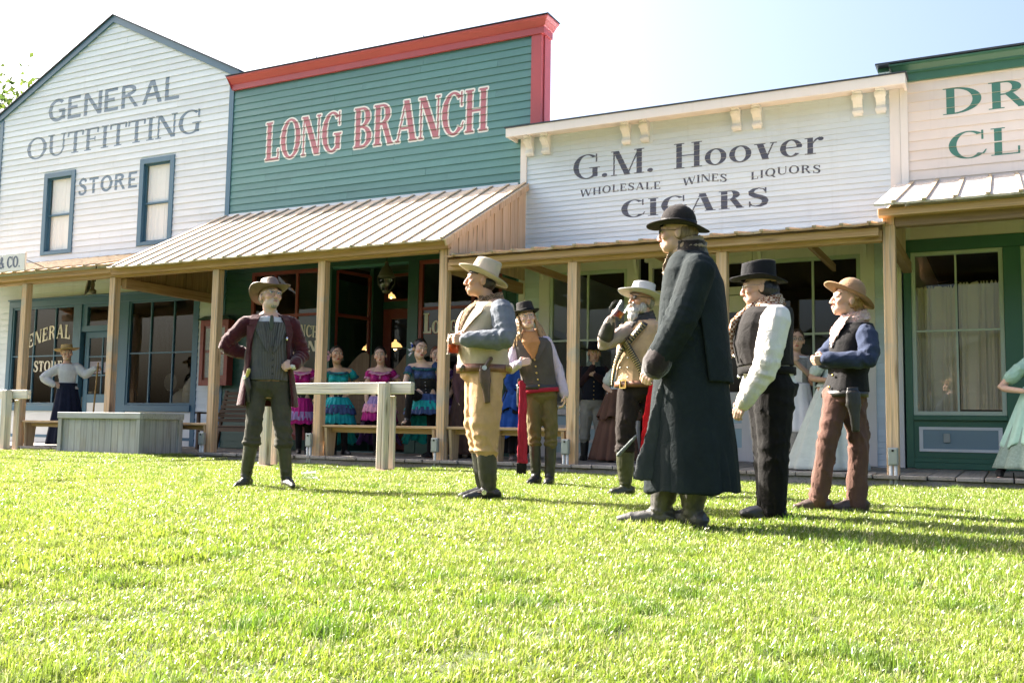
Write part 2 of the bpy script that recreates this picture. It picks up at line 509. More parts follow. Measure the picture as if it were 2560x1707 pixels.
    if ch == '&':
        pts = [(0.74, 0.06), (0.58, 0.20), (0.30, 0.62), (0.24, 0.80), (0.33, 0.96), (0.46, 0.94), (0.50, 0.80), (0.40, 0.64), (0.16, 0.44), (0.08, 0.24), (0.18, 0.05), (0.38, 0.03), (0.56, 0.18), (0.68, 0.46)]
        return path(pts, [s, s, s, s*.9, t, t, s*.8, s*.8, s*.8, s, t*1.2, t*1.2, t, t]), 0.80
    return [], 0.40          # space

def layout(text, x0, x1, z0, z1, s=0.14, t=0.06, sf=0.06, st=0.035, gap=0.10, wave=None, caps=None):
    """convex pieces in wall coordinates (x, z); wave(u) shifts the baseline"""
    gl = []; x = 0
    for ch in text:
        P, w = glyph(ch, s, t, sf, st) if ch != ' ' else ([], 0.26 if '&' in text else 0.42)
        gl.append((x, P)); x += w + gap
    W = x - gap; H = z1 - z0
    kx = (x1 - x0) / W
    out = []
    for gx, P in gl:
        if not P: continue
        out.append([[(x0 + (gx + a) * kx, z0 + b * H + (wave((gx + a) / W) if wave else 0.0)) for (a, b) in q] for q in P])
    return out

def clip_h(poly, zc, keep_above):
    out = []
    n = len(poly)
    for i in range(n):
        a, b = poly[i], poly[(i + 1) % n]
        ia = (a[1] >= zc) == keep_above; ib = (b[1] >= zc) == keep_above
        if ia: out.append(a)
        if ia != ib:
            k = (zc - a[1]) / (b[1] - a[1])
            out.append((a[0] + (b[0] - a[0]) * k, zc))
    return out

def hull(pts):
    pts = sorted(set((round(a, 6), round(b, 6)) for a, b in pts))
    def half(ps):
        h = []
        for p in ps:
            while len(h) > 1 and (h[-1][0]-h[-2][0])*(p[1]-h[-2][1]) - (h[-1][1]-h[-2][1])*(p[0]-h[-2][0]) <= 0: h.pop()
            h.append(p)
        return h
    a = half(pts); b = half(pts[::-1])
    return a[:-1] + b[:-1]

def grow(letters, e):
    return [[hull([(p[0] + e*math.cos(k*math.pi/4), p[1] + e*math.sin(k*math.pi/4)) for p in q for k in range(8)]) for q in L_] for L_ in letters]

def lettering(name, letters, mat, parent, rows=None, Y=14.5, lift=0.0015, flat=False):
    """painted letters, one object each; rows = (z0, exposure, thickness) lays them on lapped boards"""
    for polys in letters:
        mb = MB()
        for i, q in enumerate(polys):
            q = hull(q)
            if len(q) < 3: continue
            off = lift + (i % 23) * 0.00006
            if flat or rows is None:
                mb.add([(a, Y - off, b) for a, b in q], [list(range(len(q)))]); continue
            zb, ex, th = rows
            k0 = math.floor((min(p[1] for p in q) - zb) / ex); k1 = math.floor((max(p[1] for p in q) - zb) / ex)
            for k in range(k0, k1 + 1):
                a, b = zb + k*ex, zb + (k+1)*ex
                c = clip_h(q, a + 0.0005, True)
                if len(c) >= 3: c = clip_h(c, b - 0.0005, False)
                if len(c) < 3: continue
                mb.add([(px, Y - (th * (1 - (pz - a) / ex) + 0.003) - off, pz) for px, pz in c], [list(range(len(c)))])
        if mb.f: mb.build(name, mat, parent)

# ================================================================ ground
YW = 14.5      # face of the shop fronts
YP = 12.1      # centre line of the porch posts
ZB = 0.11      # top of the boardwalk

def ground_h(x, y):
    """gentle unevenness of the lawn"""
    r = 0.018 * math.sin(x * 0.9 + 0.4) * math.sin(y * 0.7) + 0.010 * math.sin(x * 2.1 + y * 1.3)
    k = min(1.0, max(0.0, (-9.5 - x) / 4.0)); k = k * k * (3 - 2 * k)
    j = min(1.0, max(0.0, (y - 8.5) / 2.5)); j = j * j * (3 - 2 * j)
    return r - 0.012 + 0.075 * k * j

m, nt, b = nodes("lawn_soil")
f, _ = noisetex(nt, s=3.0, detail=8, rand=False)
f2, _ = noisetex(nt, s=40.0, detail=4, rand=False)
c = mixc(nt, ramp(nt, f, 0.35, 0.7), (0.06, 0.095, 0.018), (0.075, 0.07, 0.03))
c = mixc(nt, ramp(nt, f2, 0.4, 0.7), c, (0.05, 0.075, 0.018))
nt.links.new(c, b.inputs["Base Color"]); b.inputs["Roughness"].default_value = 0.95
bump(nt, b, f2, 0.6, 0.02)
M_SOIL = m

def make_ground():
    xs = sorted(set([-1500, -600, -200, -80, -40] + [round(-26 + 0.4 * i, 3) for i in range(91)] + [14, 30, 80, 200, 600, 1500]))
    ys = sorted(set([-1500, -600, -200, -60, -20, -6] + [round(-2 + 0.4 * i, 3) for i in range(37)] + [14, 30, 80, 200, 600, 1500]))
    v = []
    for y in ys:
        for x in xs:
            z = ground_h(x, y) if (-26 <= x <= 10 and -2 <= y <= 12.4) else -0.02
            v.append((x, y, z))
    n = len(xs)
    fs = [(j*n+i, j*n+i+1, (j+1)*n+i+1, (j+1)*n+i) for j in range(len(ys)-1) for i in range(n-1)]
    mb = MB(); mb.add(v, fs)
    o = mb.build("ground", M_SOIL, smooth=True)
    tag(o, kind="structure")
make_ground()

# ================================================================ boardwalk
bw = tag(empty("boardwalk", (0, 0, 0)), kind="structure")
x = -22.0; proto = {}
while x < 5.0:
    w = 0.284
    k = random.randrange(4)
    if k not in proto:
        mb = MB(); mb.box(-w/2 + 0.004 + 0.001*k, w/2 - 0.004, 11.93 - 0.012 * k, 14.62, ZB - 0.045, ZB, 0.006)
        proto[k] = mb.build("plank", M_DECK, bw); o = proto[k]
    else:
        o = proto[k].copy(); link(o, bw)
    o.location = (x, 0, random.uniform(-0.003, 0.003)); o.rotation_euler = (0, random.uniform(-0.004, 0.004), 0)
    x += w + 0.004
boxo("fascia_board", M_DECK, bw, -22, 5, 11.96, 11.995, -0.05, ZB - 0.05)
boxo("underframe", M_INT, bw, -22, 5, 12.1, 14.6, -0.05, ZB - 0.055)
boxo("saloon_entry_floor", M_DECK, bw, -11.3, -9.2, 14.63, 16.2, ZB - 0.06, ZB - 0.004)

# ================================================================ shared building pieces
def siding(parent, z0, z1, ex, mat, xl, xr, holes=(), th=0.015, Y=YW, joints=0.0, name="siding_board"):
    """lapped boards; xl and xr are numbers or functions of z"""
    fl = xl if callable(xl) else (lambda z: xl)
    fr = xr if callable(xr) else (lambda z: xr)
    k = 0
    while z0 + k * ex < z1 - 0.01:
        a = z0 + k * ex; bz = min(a + ex, z1); k += 1
        l0, r0, l1, r1 = fl(a), fr(a), fl(bz), fr(bz)
        if r0 - l0 < 0.03: continue
        spans = [(min(l0, l1), max(r0, r1))]
        for (hx0, hx1, hz0, hz1) in holes:
            ov = min(bz, hz1) - max(a, hz0)
            if ov < 0.35 * (bz - a): continue
            ns = []
            for (p, q) in spans:
                if hx1 <= p or hx0 >= q: ns.append((p, q)); continue
                if hx0 > p: ns.append((p, hx0))
                if hx1 < q: ns.append((hx1, q))
            spans = ns
        if joints:
            ns = []
            for (p, q) in spans:
                cuts = []
                xx = p + random.uniform(0.6, 3.4)
                while xx < q - 0.5:
                    cuts.append(xx); xx += random.uniform(2.2, 3.8)
                e = [p] + cuts + [q]
                ns += [(e[i] + (0.0015 if i else 0), e[i+1] - (0.0015 if i < len(e) - 2 else 0)) for i in range(len(e) - 1)]
            spans = ns
        for (p, q) in spans:
            if q - p < 0.02: continue
            pa, qa, pb, qb = max(p, l0), min(q, r0), max(p, l1), min(q, r1)
            if qb - pb < 0.005: pb = qb = (pb + qb) / 2; qb += 0.005
            j = random.uniform(-0.0018, 0.0018)
            yb, yt = Y - th - 0.003 + j, Y - 0.003
            mb = MB()
            mb.hexa([(pa, yb, a), (qa, yb, a), (qa, Y, a), (pa, Y, a), (pb, yt, bz), (qb, yt, bz), (qb, Y, bz), (pb, Y, bz)])
            mb.build(name, mat, parent)

def wall_panel(name, mat, parent, x0, x1, z0, z1, holes, y0=YW, y1=YW + 0.12):
    """sheathing with openings, one mesh"""
    xs = sorted({x0, x1, *[h for H in holes for h in H[:2] if x0 < h < x1]})
    zs = sorted({z0, z1, *[h for H in holes for h in H[2:] if z0 < h < z1]})
    mb = MB()
    for i in range(len(xs) - 1):
        for j in range(len(zs) - 1):
            cx, cz = (xs[i] + xs[i+1]) / 2, (zs[j] + zs[j+1]) / 2
            if any(h[0] < cx < h[1] and h[2] < cz < h[3] for h in holes): continue
            mb.box(xs[i], xs[i+1], y0, y1, zs[j], zs[j+1])
    return mb.build(name, mat, parent)

def glazed(parent, name, x0, x1, z0, z1, fm, cols=(), rails=(), fw=0.05, y=YW, mull=0.028, depth=0.05, pane_mat=None, inset=0.03):
    """window part with frame, muntins and a pane per light as sub-parts; opening x0..x1, z0..z1"""
    w = empty(name, (0, 0, 0), parent=parent)
    yf = y - 0.012
    for (a, bq, c, d) in ((x0, x0 + fw, z0, z1), (x1 - fw, x1, z0, z1)):
        boxo("stile", fm, w, a, bq, yf, y + depth, c, d, 0.003)
    for (c, d) in ((z0, z0 + fw), (z1 - fw, z1)):
        boxo("rail", fm, w, x0 + fw, x1 - fw, yf + 0.002, y + depth, c, d, 0.003)
    ex = [x0 + fw] + list(cols) + [x1 - fw]; ez = [z0 + fw] + list(rails) + [z1 - fw]
    for cx in cols:
        boxo("muntin", fm, w, cx - mull/2, cx + mull/2, y + 0.002, y + depth - 0.006, z0 + fw, z1 - fw)
    for cz in rails:
        for i in range(len(ex) - 1):
            a = ex[i] + (mull/2 if i else 0); d = ex[i+1] - (mull/2 if i < len(ex) - 2 else 0)
            boxo("muntin", fm, w, a, d, y + 0.004, y + depth - 0.008, cz - mull/2, cz + mull/2)
    for i in range(len(ex) - 1):
        for j in range(len(ez) - 1):
            mb = MB(); t = random.uniform(-0.003, 0.003); u = random.uniform(-0.003, 0.003)
            yy = y + inset
            mb.add([(ex[i], yy - t, ez[j]), (ex[i+1], yy + t, ez[j]), (ex[i+1], yy + t + u, ez[j+1]), (ex[i], yy - t + u, ez[j+1])], [(0, 1, 2, 3)])
            mb.build("pane", pane_mat or M_GLASS, w)
    return w

def curtain(parent, name, mat, x0, x1, z0, z1, y, folds=9, amp=0.025, gather=0.0, ruffle=False, seed=0):
    nx, nz = 90, 26; rr = random.Random(seed); ph = [rr.uniform(0, 6.28) for _ in range(6)]
    mb = MB(); v = []
    for j in range(nz + 1):
        tz = j / nz; z = z1 + (z0 - z1) * tz
        for i in range(nx + 1):
            u = i / nx; uw = u + 0.05 * math.sin(u * 9.0 + ph[4]) + 0.03 * math.sin(u * 17.0 + ph[5] + tz * 1.5)
            g = gather * math.sin(math.pi * min(1, tz)) if gather else 0
            xx = x0 + (x1 - x0) * u
            xx += g * (0.5 - u) * (x1 - x0)
            yy = y + amp * (math.sin(uw * folds * 6.283 + ph[0] + 0.9 * math.sin(tz * 3 + ph[1])) + 0.45 * math.sin(uw * folds * 2.3 * 6.283 + ph[2] + tz)) * (0.5 + 0.7 * tz) * (0.6 + 0.6 * math.sin(u * 5 + ph[3]) ** 2)
            zz = z + (0.014 * math.sin(uw * folds * 6.283 * 2.3 + ph[3]) + 0.012 * math.sin(uw * 61 + ph[0]) if (ruffle and j == 0) else 0)
            v.append((xx, yy, zz))
    fs = [(j*(nx+1)+i, j*(nx+1)+i+1, (j+1)*(nx+1)+i+1, (j+1)*(nx+1)+i) for j in range(nz) for i in range(nx)]
    mb.add(v, fs)
    return mb.build(name, mat, parent, smooth=True)

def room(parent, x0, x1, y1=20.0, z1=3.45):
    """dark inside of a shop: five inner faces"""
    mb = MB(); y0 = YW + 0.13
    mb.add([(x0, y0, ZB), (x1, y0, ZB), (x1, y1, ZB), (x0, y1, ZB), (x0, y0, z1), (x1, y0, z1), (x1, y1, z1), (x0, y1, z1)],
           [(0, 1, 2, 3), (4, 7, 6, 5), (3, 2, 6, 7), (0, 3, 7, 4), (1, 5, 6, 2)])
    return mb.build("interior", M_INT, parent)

def board_roof(parent, x0, x1, ye, ze, yt, zt, mat, sp=0.315, bw_=0.048, bh=0.024, th=0.026, bat_mat=None, first=0.16, name="porch_roof"):
    """boards running from the eave up to the wall with battens over the joints; each board a piece"""
    r = empty(name, (0, 0, 0), parent=parent)
    d = Vector((0, yt - ye, zt - ze)); L = d.length; u = d.normalized(); nrm = Vector((0, -u.z, u.y))
    x = x0
    edges = [x0]; x = x0 + first
    while x < x1 - 0.05:
        edges.append(x); x += sp
    edges.append(x1)
    for i in range(len(edges) - 1):
        a, bq = edges[i] + 0.002, edges[i+1] - 0.002
        e = random.uniform(-0.012, 0.012); lift = random.uniform(0, 0.004); cup = random.uniform(0.003, 0.010)
        P0 = Vector((0, ye, ze)) - u * e + nrm * lift; P1 = Vector((0, yt, zt)) + nrm * lift
        mb = MB(); vs = []
        xs = [a, a + (bq - a) * 0.25, (a + bq) / 2, a + (bq - a) * 0.75, bq]; cs = [cup, cup * 0.3, 0, cup * 0.3, cup]
        for P in (P0, P1):
            for k, xx in enumerate(xs): vs.append(Vector((xx, 0, 0)) + P + nrm * (th + cs[k]))
            for k, xx in enumerate(xs): vs.append(Vector((xx, 0, 0)) + P + nrm * cs[k])
        fs = []
        for k in range(4):
            fs += [(k, k+1, 11+k, 10+k), (5+k, 15+k, 16+k, 6+k), (k, 5+k, 6+k, k+1), (10+k, 11+k, 16+k, 15+k)]
        fs += [(0, 10, 15, 5), (4, 9, 19, 14)]
        mb.add(vs, fs); mb.build("roof_board", mat, r)
    for x in edges[1:-1]:
        e = random.uniform(-0.01, 0.02)
        mb = MB()
        A = Vector((x, ye, ze)) - u * e + nrm * (th + bh/2 + 0.006); B = Vector((x + random.uniform(-0.006, 0.006), yt, zt)) + nrm * (th + bh/2 + 0.006)
        mb.bar(A, B, bw_, bh, up=nrm[:]); mb.build("roof_batten", bat_mat or M_BATTEN, r)
    return r

def post(parent, x, ztop, w=0.135, mat=None):
    o = boxo("porch_post", mat or M_POST, parent, -w/2, w/2, -w/2, w/2, 0, ztop - 0.05, 0.006)
    o.location = (x, YP, 0.05)
    o.rotation_euler = (random.uniform(-0.003, 0.003), random.uniform(-0.003, 0.003), 0)
    return o

def beam(parent, x0, x1, z0, z1, y0=YP - 0.065, y1=YP + 0.065, mat=None, cuts=()):
    e = [x0] + list(cuts) + [x1]
    for i in range(len(e) - 1):
        boxo("porch_beam", mat or M_BEAM, parent, e[i] + 0.002, e[i+1] - 0.002, y0, y1, z0, z1, 0.005)

def shell(parent, x0, x1, z1, y0=YW + 0.12, y1=24.0, mat=None, roofz=None):
    """sides, back and low roof of the building behind its front"""
    mb = MB()
    mb.box(x0, x0 + 0.1, y0, y1, 0, z1); mb.box(x1 - 0.1, x1, y0, y1, 0, z1); mb.box(x0 + 0.1, x1 - 0.1, y1 - 0.1, y1, 0, z1)
    mb.box(x0 + 0.1, x1 - 0.1, y0, y1 - 0.1, z1 - 0.1, z1)
    return mb.build("rear_walls", mat or M_GOSW, parent)

# ================================================================ general store
gos = tag(empty("general_store", (-17.3, YW, 0)), "white gabled clapboard store with slate blue trim and GENERAL OUTFITTING STORE lettering", "store")
G = empty("front_wall", (17.3, -YW, 0), parent=gos)    # children carry plain scene coordinates
def GP(name): 
    return empty(name, (17.3, -YW, 0), parent=gos)
AX, AZ, EZ, GL, GR = -17.25, 9.30, 7.55, -20.85, -13.70
sl, sr_ = (AZ - EZ) / (AX - GL), (AZ - EZ) / (GR - AX)
fxl = lambda z: GL if z <= EZ else GL + (z - EZ) / sl
fxr = lambda z: GR if z <= EZ else GR - (z - EZ) / sr_
WL, WR_ = (-19.22, -18.21, 4.25, 6.10), (-16.23, -15.24, 4.25, 6.10)
shop = (-20.15, -14.38, 0.12, 3.25)
holes = [WL, WR_, shop]
siding(G, 0.125, AZ - 0.03, 0.137, M_GOSW, fxl, fxr, holes, joints=1.0)
mbw = wall_panel("wall", M_GOSW, G, GL, GR, 0.1, EZ, holes)
mb = MB(); mb.add([(GL, YW + 0.001, EZ), (GR, YW + 0.001, EZ), (AX, YW + 0.001, AZ), (GL, YW + 0.12, EZ), (GR, YW + 0.12, EZ), (AX, YW + 0.12, AZ)],
                  [(0, 1, 2), (5, 4, 3), (0, 2, 5, 3), (1, 4, 5, 2)])
mb.build("gable_backing", M_GOSW, G)
rowsG = (0.125, 0.137, 0.015)
lettering("letter", layout("GENERAL", -19.22, -15.20, 7.29, 7.80, s=0.155, t=0.14, sf=0, gap=0.13), M_LET_BLUE, G, rowsG)
lettering("letter", layout("OUTFITTING", -19.88, -14.58, 6.49, 6.99, s=0.135, t=0.07, sf=0.08, st=0.05, gap=0.05), M_LET_BLUE, G, rowsG)
lettering("letter", layout("STORE", -18.10, -16.30, 5.52, 5.87, s=0.185, t=0.15, sf=0, gap=0.16), M_LET_BLUE, G, rowsG)
# corner boards and rakes
for (a, bq) in ((GL - 0.02, GL + 0.10), (GR - 0.115, GR)):
    boxo("corner_board", M_BLUE, G, a, bq, YW - 0.028, YW + 0.02, 0.12, EZ + 0.02)
roofp = GP("roof")
for (xa, za, xb, zb_) in ((GL - 0.18, EZ - 0.18 * sl, AX, AZ), (AX, AZ, GR + 0.14, EZ - 0.14 * sr_)):
    mb = MB()
    for (y0, y1, o0, o1) in ((YW - 0.05, YW - 0.002, -0.02, 0.13),):
        mb.hexa([(xa, y0, za + o0), (xb, y0, zb_ + o0), (xb, y1, zb_ + o0), (xa, y1, za + o0), (xa, y0, za + o1), (xb, y0, zb_ + o1), (xb, y1, zb_ + o1), (xa, y1, za + o1)])
    mb.build("rake_board", M_BLUE, roofp)
    mb = MB()
    mb.hexa([(xa, YW - 0.08, za + 0.132), (xb, YW - 0.08, zb_ + 0.132), (xb, 26, zb_ + 0.132), (xa, 26, za + 0.132), (xa, YW - 0.08, za + 0.16), (xb, YW - 0.08, zb_ + 0.16), (xb, 26, zb_ + 0.16), (xa, 26, za + 0.16)])
    mb.build("roof_slope", M_FLASH, roofp)
mb = MB()
mb.box(GL, GL + 0.1, YW + 0.12, 26, 0, EZ); mb.box(GR - 0.1, GR, YW + 0.12, 26, 3.5, EZ)
mb.build("side_wall", M_GOSW, GP("rear_walls"))
# upper windows
for (x0, x1, z0, z1), sd in ((WL, 1), (WR_, 2)):
    wn_ = GP("window")
    for nm, (a, bq, c, d) in (("casing", (x0, x0 + 0.12, z0, z1)), ("casing", (x1 - 0.12, x1, z0, z1)), ("casing", (x0 + 0.12, x1 - 0.12, z1 - 0.11, z1)), ("sill", (x0 + 0.12, x1 - 0.12, z0, z0 + 0.075))):
        boxo(nm, M_BLUE, wn_, a, bq, YW - 0.035, YW + 0.08, c, d, 0.003)
    zm = z0 + 0.075 + (z1 - z0 - 0.185) * 0.49
    for nm, y, c, d in (("lower_sash", YW + 0.055, z0 + 0.076, zm + 0.02), ("upper_sash", YW + 0.03, zm - 0.012, z1 - 0.111)):
        f_ = 0.035; mb = MB()
        mb.box(x0 + 0.121, x0 + 0.121 + f_, y, y + 0.024, c, d); mb.box(x1 - 0.121 - f_, x1 - 0.121, y, y + 0.024, c, d)
        mb.box(x0 + 0.121 + f_, x1 - 0.121 - f_, y, y + 0.024, c, c + f_); mb.box(x0 + 0.121 + f_, x1 - 0.121 - f_, y, y + 0.024, d - f_, d)
        mb.build(nm, M_BLUE, wn_)
        mb = MB(); yy = y + 0.012
        mb.add([(x0 + 0.15, yy, c + 0.03), (x1 - 0.15, yy, c + 0.03), (x1 - 0.15, yy + 0.003, d - 0.03), (x0 + 0.15, yy + 0.003, d - 0.03)], [(0, 1, 2, 3)])
        mb.build("pane", M_GLASS, wn_)
    curtain(wn_, "curtain", M_LACE, x0 + 0.14, x1 - 0.14, z0 + 0.08, z1 - 0.12, YW + 0.096, folds=6, amp=0.006, seed=sd)
    boxo("room_backing", M_INT, wn_, x0 - 0.2, x1 + 0.2, YW + 0.6, YW + 0.62, z0 - 0.2, z1 + 0.2)
# shop front
sf_ = GP("shop_front")
zt_ = 3.25
boxo("header", M_BLUE, sf_, -20.15, -14.38, YW - 0.03, YW + 0.09, 3.10, 3.25, 0.004)
boxo("head_cap", M_BLUE, sf_, -20.17, -14.36, YW - 0.06, YW + 0.02, 3.252, 3.285, 0.004)
for (a, bq) in ((-20.15, -20.02), (-17.99, -17.77), (-16.58, -16.34), (-14.50, -14.38)):
    boxo("pilaster", M_BLUE, sf_, a, bq, YW - 0.028, YW + 0.09, 0.12, 3.098, 0.004)
for (a, bq) in ((-20.02, -17.99), (-16.34, -14.50)):
    boxo("sill", M_BLUE, sf_, a, bq, YW - 0.055, YW + 0.06, 0.80, 0.93, 0.004)
    boxo("panel", M_WHITE, sf_, a, bq, YW - 0.008, YW + 0.05, 0.285, 0.798)
    boxo("panel_rail", M_BLUE, sf_, a, bq, YW - 0.025, YW + 0.05, 0.225, 0.283)
    boxo("base_board", M_WHITE, sf_, a, bq, YW - 0.02, YW + 0.05, 0.115, 0.223)
glazed(gos, "display_window", -20.02 + 17.3, -17.99 + 17.3, 0.932, 3.098, M_BLUE, cols=(-19.30 + 17.3, -18.62 + 17.3), rails=(2.0,), fw=0.045, y=0.0)
glazed(gos, "display_window", -16.34 + 17.3, -14.50 + 17.3, 0.932, 3.098, M_BLUE, cols=(-15.72 + 17.3, -15.08 + 17.3), rails=(2.0,), fw=0.045, y=0.0)
# door with transom
dr = GP("door")
boxo("transom_rail", M_BLUE, dr, -17.77, -16.58, YW - 0.01, YW + 0.09, 2.50, 2.62)
for (a, bq) in ((-17.77, -17.62), (-16.72, -16.58)): boxo("transom_stile", M_BLUE, dr, a, bq, YW, YW + 0.085, 2.622, 3.098)
boxo("transom_head", M_BLUE, dr, -17.62, -16.72, YW, YW + 0.085, 3.03, 3.098)
mb = MB(); mb.add([(-17.62, YW + 0.04, 2.62), (-16.72, YW + 0.043, 2.62), (-16.72, YW + 0.045, 3.03), (-17.62, YW + 0.042, 3.03)], [(0, 1, 2, 3)]); mb.build("pane", M_GLASS, dr)
D0, D1, yd = -17.70, -16.64, YW + 0.05
for (a, bq, c, d) in ((D0, D0 + 0.13, 0.13, 2.495), (D1 - 0.13, D1, 0.13, 2.495), (D0 + 0.13, D1 - 0.13, 2.36, 2.495), (D0 + 0.13, D1 - 0.13, 0.98, 1.16), (D0 + 0.13, D1 - 0.13, 0.13, 0.36)):
    boxo("door_rail", M_BLUE, dr, a, bq, yd, yd + 0.045, c, d, 0.003)
boxo("door_panel", M_WHITE, dr, D0 + 0.13, D1 - 0.13, yd + 0.012, yd + 0.034, 0.36, 0.98)
xm = (D0 + D1) / 2
boxo("muntin", M_BLUE, dr, xm - 0.014, xm + 0.014, yd + 0.006, yd + 0.04, 1.16, 2.36)
for cz in (1.56, 1.96):
    for (a, bq) in ((D0 + 0.13, xm - 0.014), (xm + 0.014, D1 - 0.13)):
        boxo("muntin", M_BLUE, dr, a, bq, yd + 0.008, yd + 0.038, cz - 0.014, cz + 0.014)
for a, bq in ((D0 + 0.13, xm), (xm, D1 - 0.13)):
    for c, d in ((1.16, 1.56), (1.56, 1.96), (1.96, 2.36)):
        mb = MB(); t = random.uniform(-.002, .002); mb.add([(a, yd + 0.022 + t, c), (bq, yd + 0.022 - t, c), (bq, yd + 0.022, d), (a, yd + 0.022 + t, d)], [(0, 1, 2, 3)]); mb.build("pane", M_GLASS, dr)
M_PAPER = plain("pale_lilac_paper", (0.34, 0.31, 0.42), rough=0.8)
boxo("door_notice", M_PAPER, dr, D0 + 0.15, xm - 0.03, yd + 0.030, yd + 0.033, 1.60, 1.86)
boxo("door_notice", M_PAPER, dr, xm + 0.04, D1 - 0.16, yd + 0.030, yd + 0.033, 1.62, 1.84)
kb = MB(); kb.sm = True; kb.tube([(D1 - 0.07, yd - 0.002, 1.06), (D1 - 0.07, yd - 0.03, 1.06), (D1 - 0.07, yd - 0.045, 1.06), (D1 - 0.07, yd - 0.065, 1.06)], [0.012, 0.012, 0.028, 0.016], 12); kb.build("door_knob", M_BRASS, dr)
# window lettering on the glass
wl_ = lambda u: 0.22 * u
lettering("window_letter", layout("GENERAL", -19.76, -18.15, 2.10, 2.40, s=0.20, t=0.10, sf=0.05, st=0.07, gap=0.10, wave=lambda u: 0.30 * math.sin(u * 2.0) - 0.02), M_LET_GOLD, sf_, None, Y=YW + 0.022, flat=True)
lettering("window_letter", layout("STORE", -19.27, -18.35, 1.66, 1.89, s=0.22, t=0.10, sf=0.06, st=0.07, gap=0.10), M_LET_GOLD, sf_, None, Y=YW + 0.022, flat=True)
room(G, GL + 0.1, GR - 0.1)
# goods seen dimly behind the display window
gi = GP("window_goods")
M_SACK = plain("burlap_sack", (0.34, 0.29, 0.22), rough=0.95, bumpy=0.2)
mb = MB(); mb.sm = True
for (cx, cy, rz_, hz_) in ((-15.0, 15.2, 0.32, 0.95), (-15.55, 15.3, 0.26, 0.55), (-18.4, 15.4, 0.3, 0.5)):
    mb.lathe([(rz_ * 0.9, 0), (rz_ * 1.08, hz_ * 0.25), (rz_, hz_ * 0.6), (rz_ * 0.55, hz_ * 0.86), (rz_ * 0.3, hz_ * 0.93), (rz_ * 0.4, hz_), (0.001, hz_ * 0.98)], 14, (cx, cy, 0.75))
mb.build("sack", M_SACK, gi)
boxo("display_shelf", M_BATWING, gi, -20.0, -18.0, 14.8, 15.8, 0.70, 0.74); boxo("display_shelf", M_BATWING, gi, -16.3, -14.5, 14.8, 15.8, 0.70, 0.74)
mb = MB(); mb.sm = True; mb.tube([(-15.62, 15.02, 1.42), (-15.62, 15.06, 1.42)], [0.15, 0.15], 20); mb.build("round_dial", plain("white_dial", (0.6, 0.62, 0.66), rough=0.5), gi)
mb = MB(); mb.sm = True; mb.tube([(-15.62, 15.00, 1.42), (-15.62, 15.05, 1.42)], [0.185, 0.185], 20); mb.build("dial_rim", M_IRON, gi)
# porch
pr = GP("porch")
board_roof(gos, -21.6 + 17.3, -13.92 + 17.3, 11.83 - YW, 3.285, 14.49 - YW, 4.06, M_ROOFO)
for x in (-18.75, -16.36): post(pr, x, 3.12)
beam(pr, -21.6, -13.98, 3.12, 3.28, cuts=(-16.36,))
boxo("eave_board", M_BEAM, pr, -21.6, -13.98, YP - 0.16, YP - 0.067, 3.18, 3.27, 0.004)

# ================================================================ long branch saloon
lb = tag(empty("saloon", (-10.3, YW, 0)), "teal clapboard false-front saloon with red cornice and LONG BRANCH lettering", "saloon")
def LP(name): return empty(name, (10.3, -YW, 0), parent=lb)
L = LP("front_wall")
LL, LR = -13.698, -6.88
LWIN, LREC, LWR = (-13.05, -11.22, 0.12, 3.52), (-11.22, -9.27, 0.12, 3.46), (-9.27, -7.48, 0.12, 3.52)
hl = [LWIN, LREC, LWR, (-7.3, -6.5, 0.0, 5.46)]
siding(L, 4.62, 7.23, 0.1355, M_TEAL, LL, LR - 0.19, [(-7.25, -6.5, 4.0, 5.52)], joints=1.0)
siding(L, 0.12, 4.60, 0.1355, M_DKGREEN, LL, -7.26, hl, joints=0.0)  # lower boards get the shade-darkened green instead of teal
wall_panel("wall", M_TEAL, L, LL, -7.26, 0.1, 7.3, hl[:3], y1=YW + 0.12)
wall_panel("wall", M_TEAL, L, -7.26, LR - 0.002, 5.3, 7.3, (), y1=YW + 0.12)
rowsL = (4.62, 0.1355, 0.015)
pl_ = layout("LONG BRANCH", -12.83, -7.91, 5.69, 6.45, s=0.185, t=0.055, sf=0.055, st=0.045, gap=0.075)
lettering("letter_outline", grow(pl_, 0.03), M_LET_WHITE, L, rowsL, lift=0.0012)
lettering("letter", pl_, M_LET_RED, L, rowsL, lift=0.0034)
boxo("corner_board", M_RED, L, LR - 0.19, LR, YW - 0.03, YW + 0.06, 5.565, 7.228)
boxo("corner_return", M_RED, L, LR - 0.03, LR + 0.022, YW + 0.061, YW + 0.30, 5.565, 7.228)
# cornice: fascia and cove crown, returned round the corner
def crown(parent, mat, x0, x1, prof, yback, ret):
    """prof: list of (out, z) from the wall"""
    mb = MB(); n = len(prof); vs = []
    for (o, z) in prof: vs.append((x0 - o * 0.5, YW - o, z))
    for (o, z) in prof: vs.append((x1 + o, YW - o, z))
    for (o, z) in prof: vs.append((x1 + o, yback, z))
    fs = []
    for i in range(n - 1):
        fs += [(i, n + i, n + i + 1, i + 1), (n + i, 2*n + i, 2*n + i + 1, n + i + 1)]
    fs += [tuple(range(n))]
    mb.add(vs, fs)
    mb.add([(x0 - prof[-1][0]*0.5, YW - prof[-1][0], prof[-1][1]), (x1 + prof[-1][0], YW - prof[-1][0], prof[-1][1]), (x1 + prof[-1][0], yback, prof[-1][1] + 0.01), (x0 - prof[-1][0]*0.5, yback, prof[-1][1] + 0.01)], [(0, 1, 2, 3)])
    return mb.build("crown_moulding", mat, parent)
cor = LP("cornice")
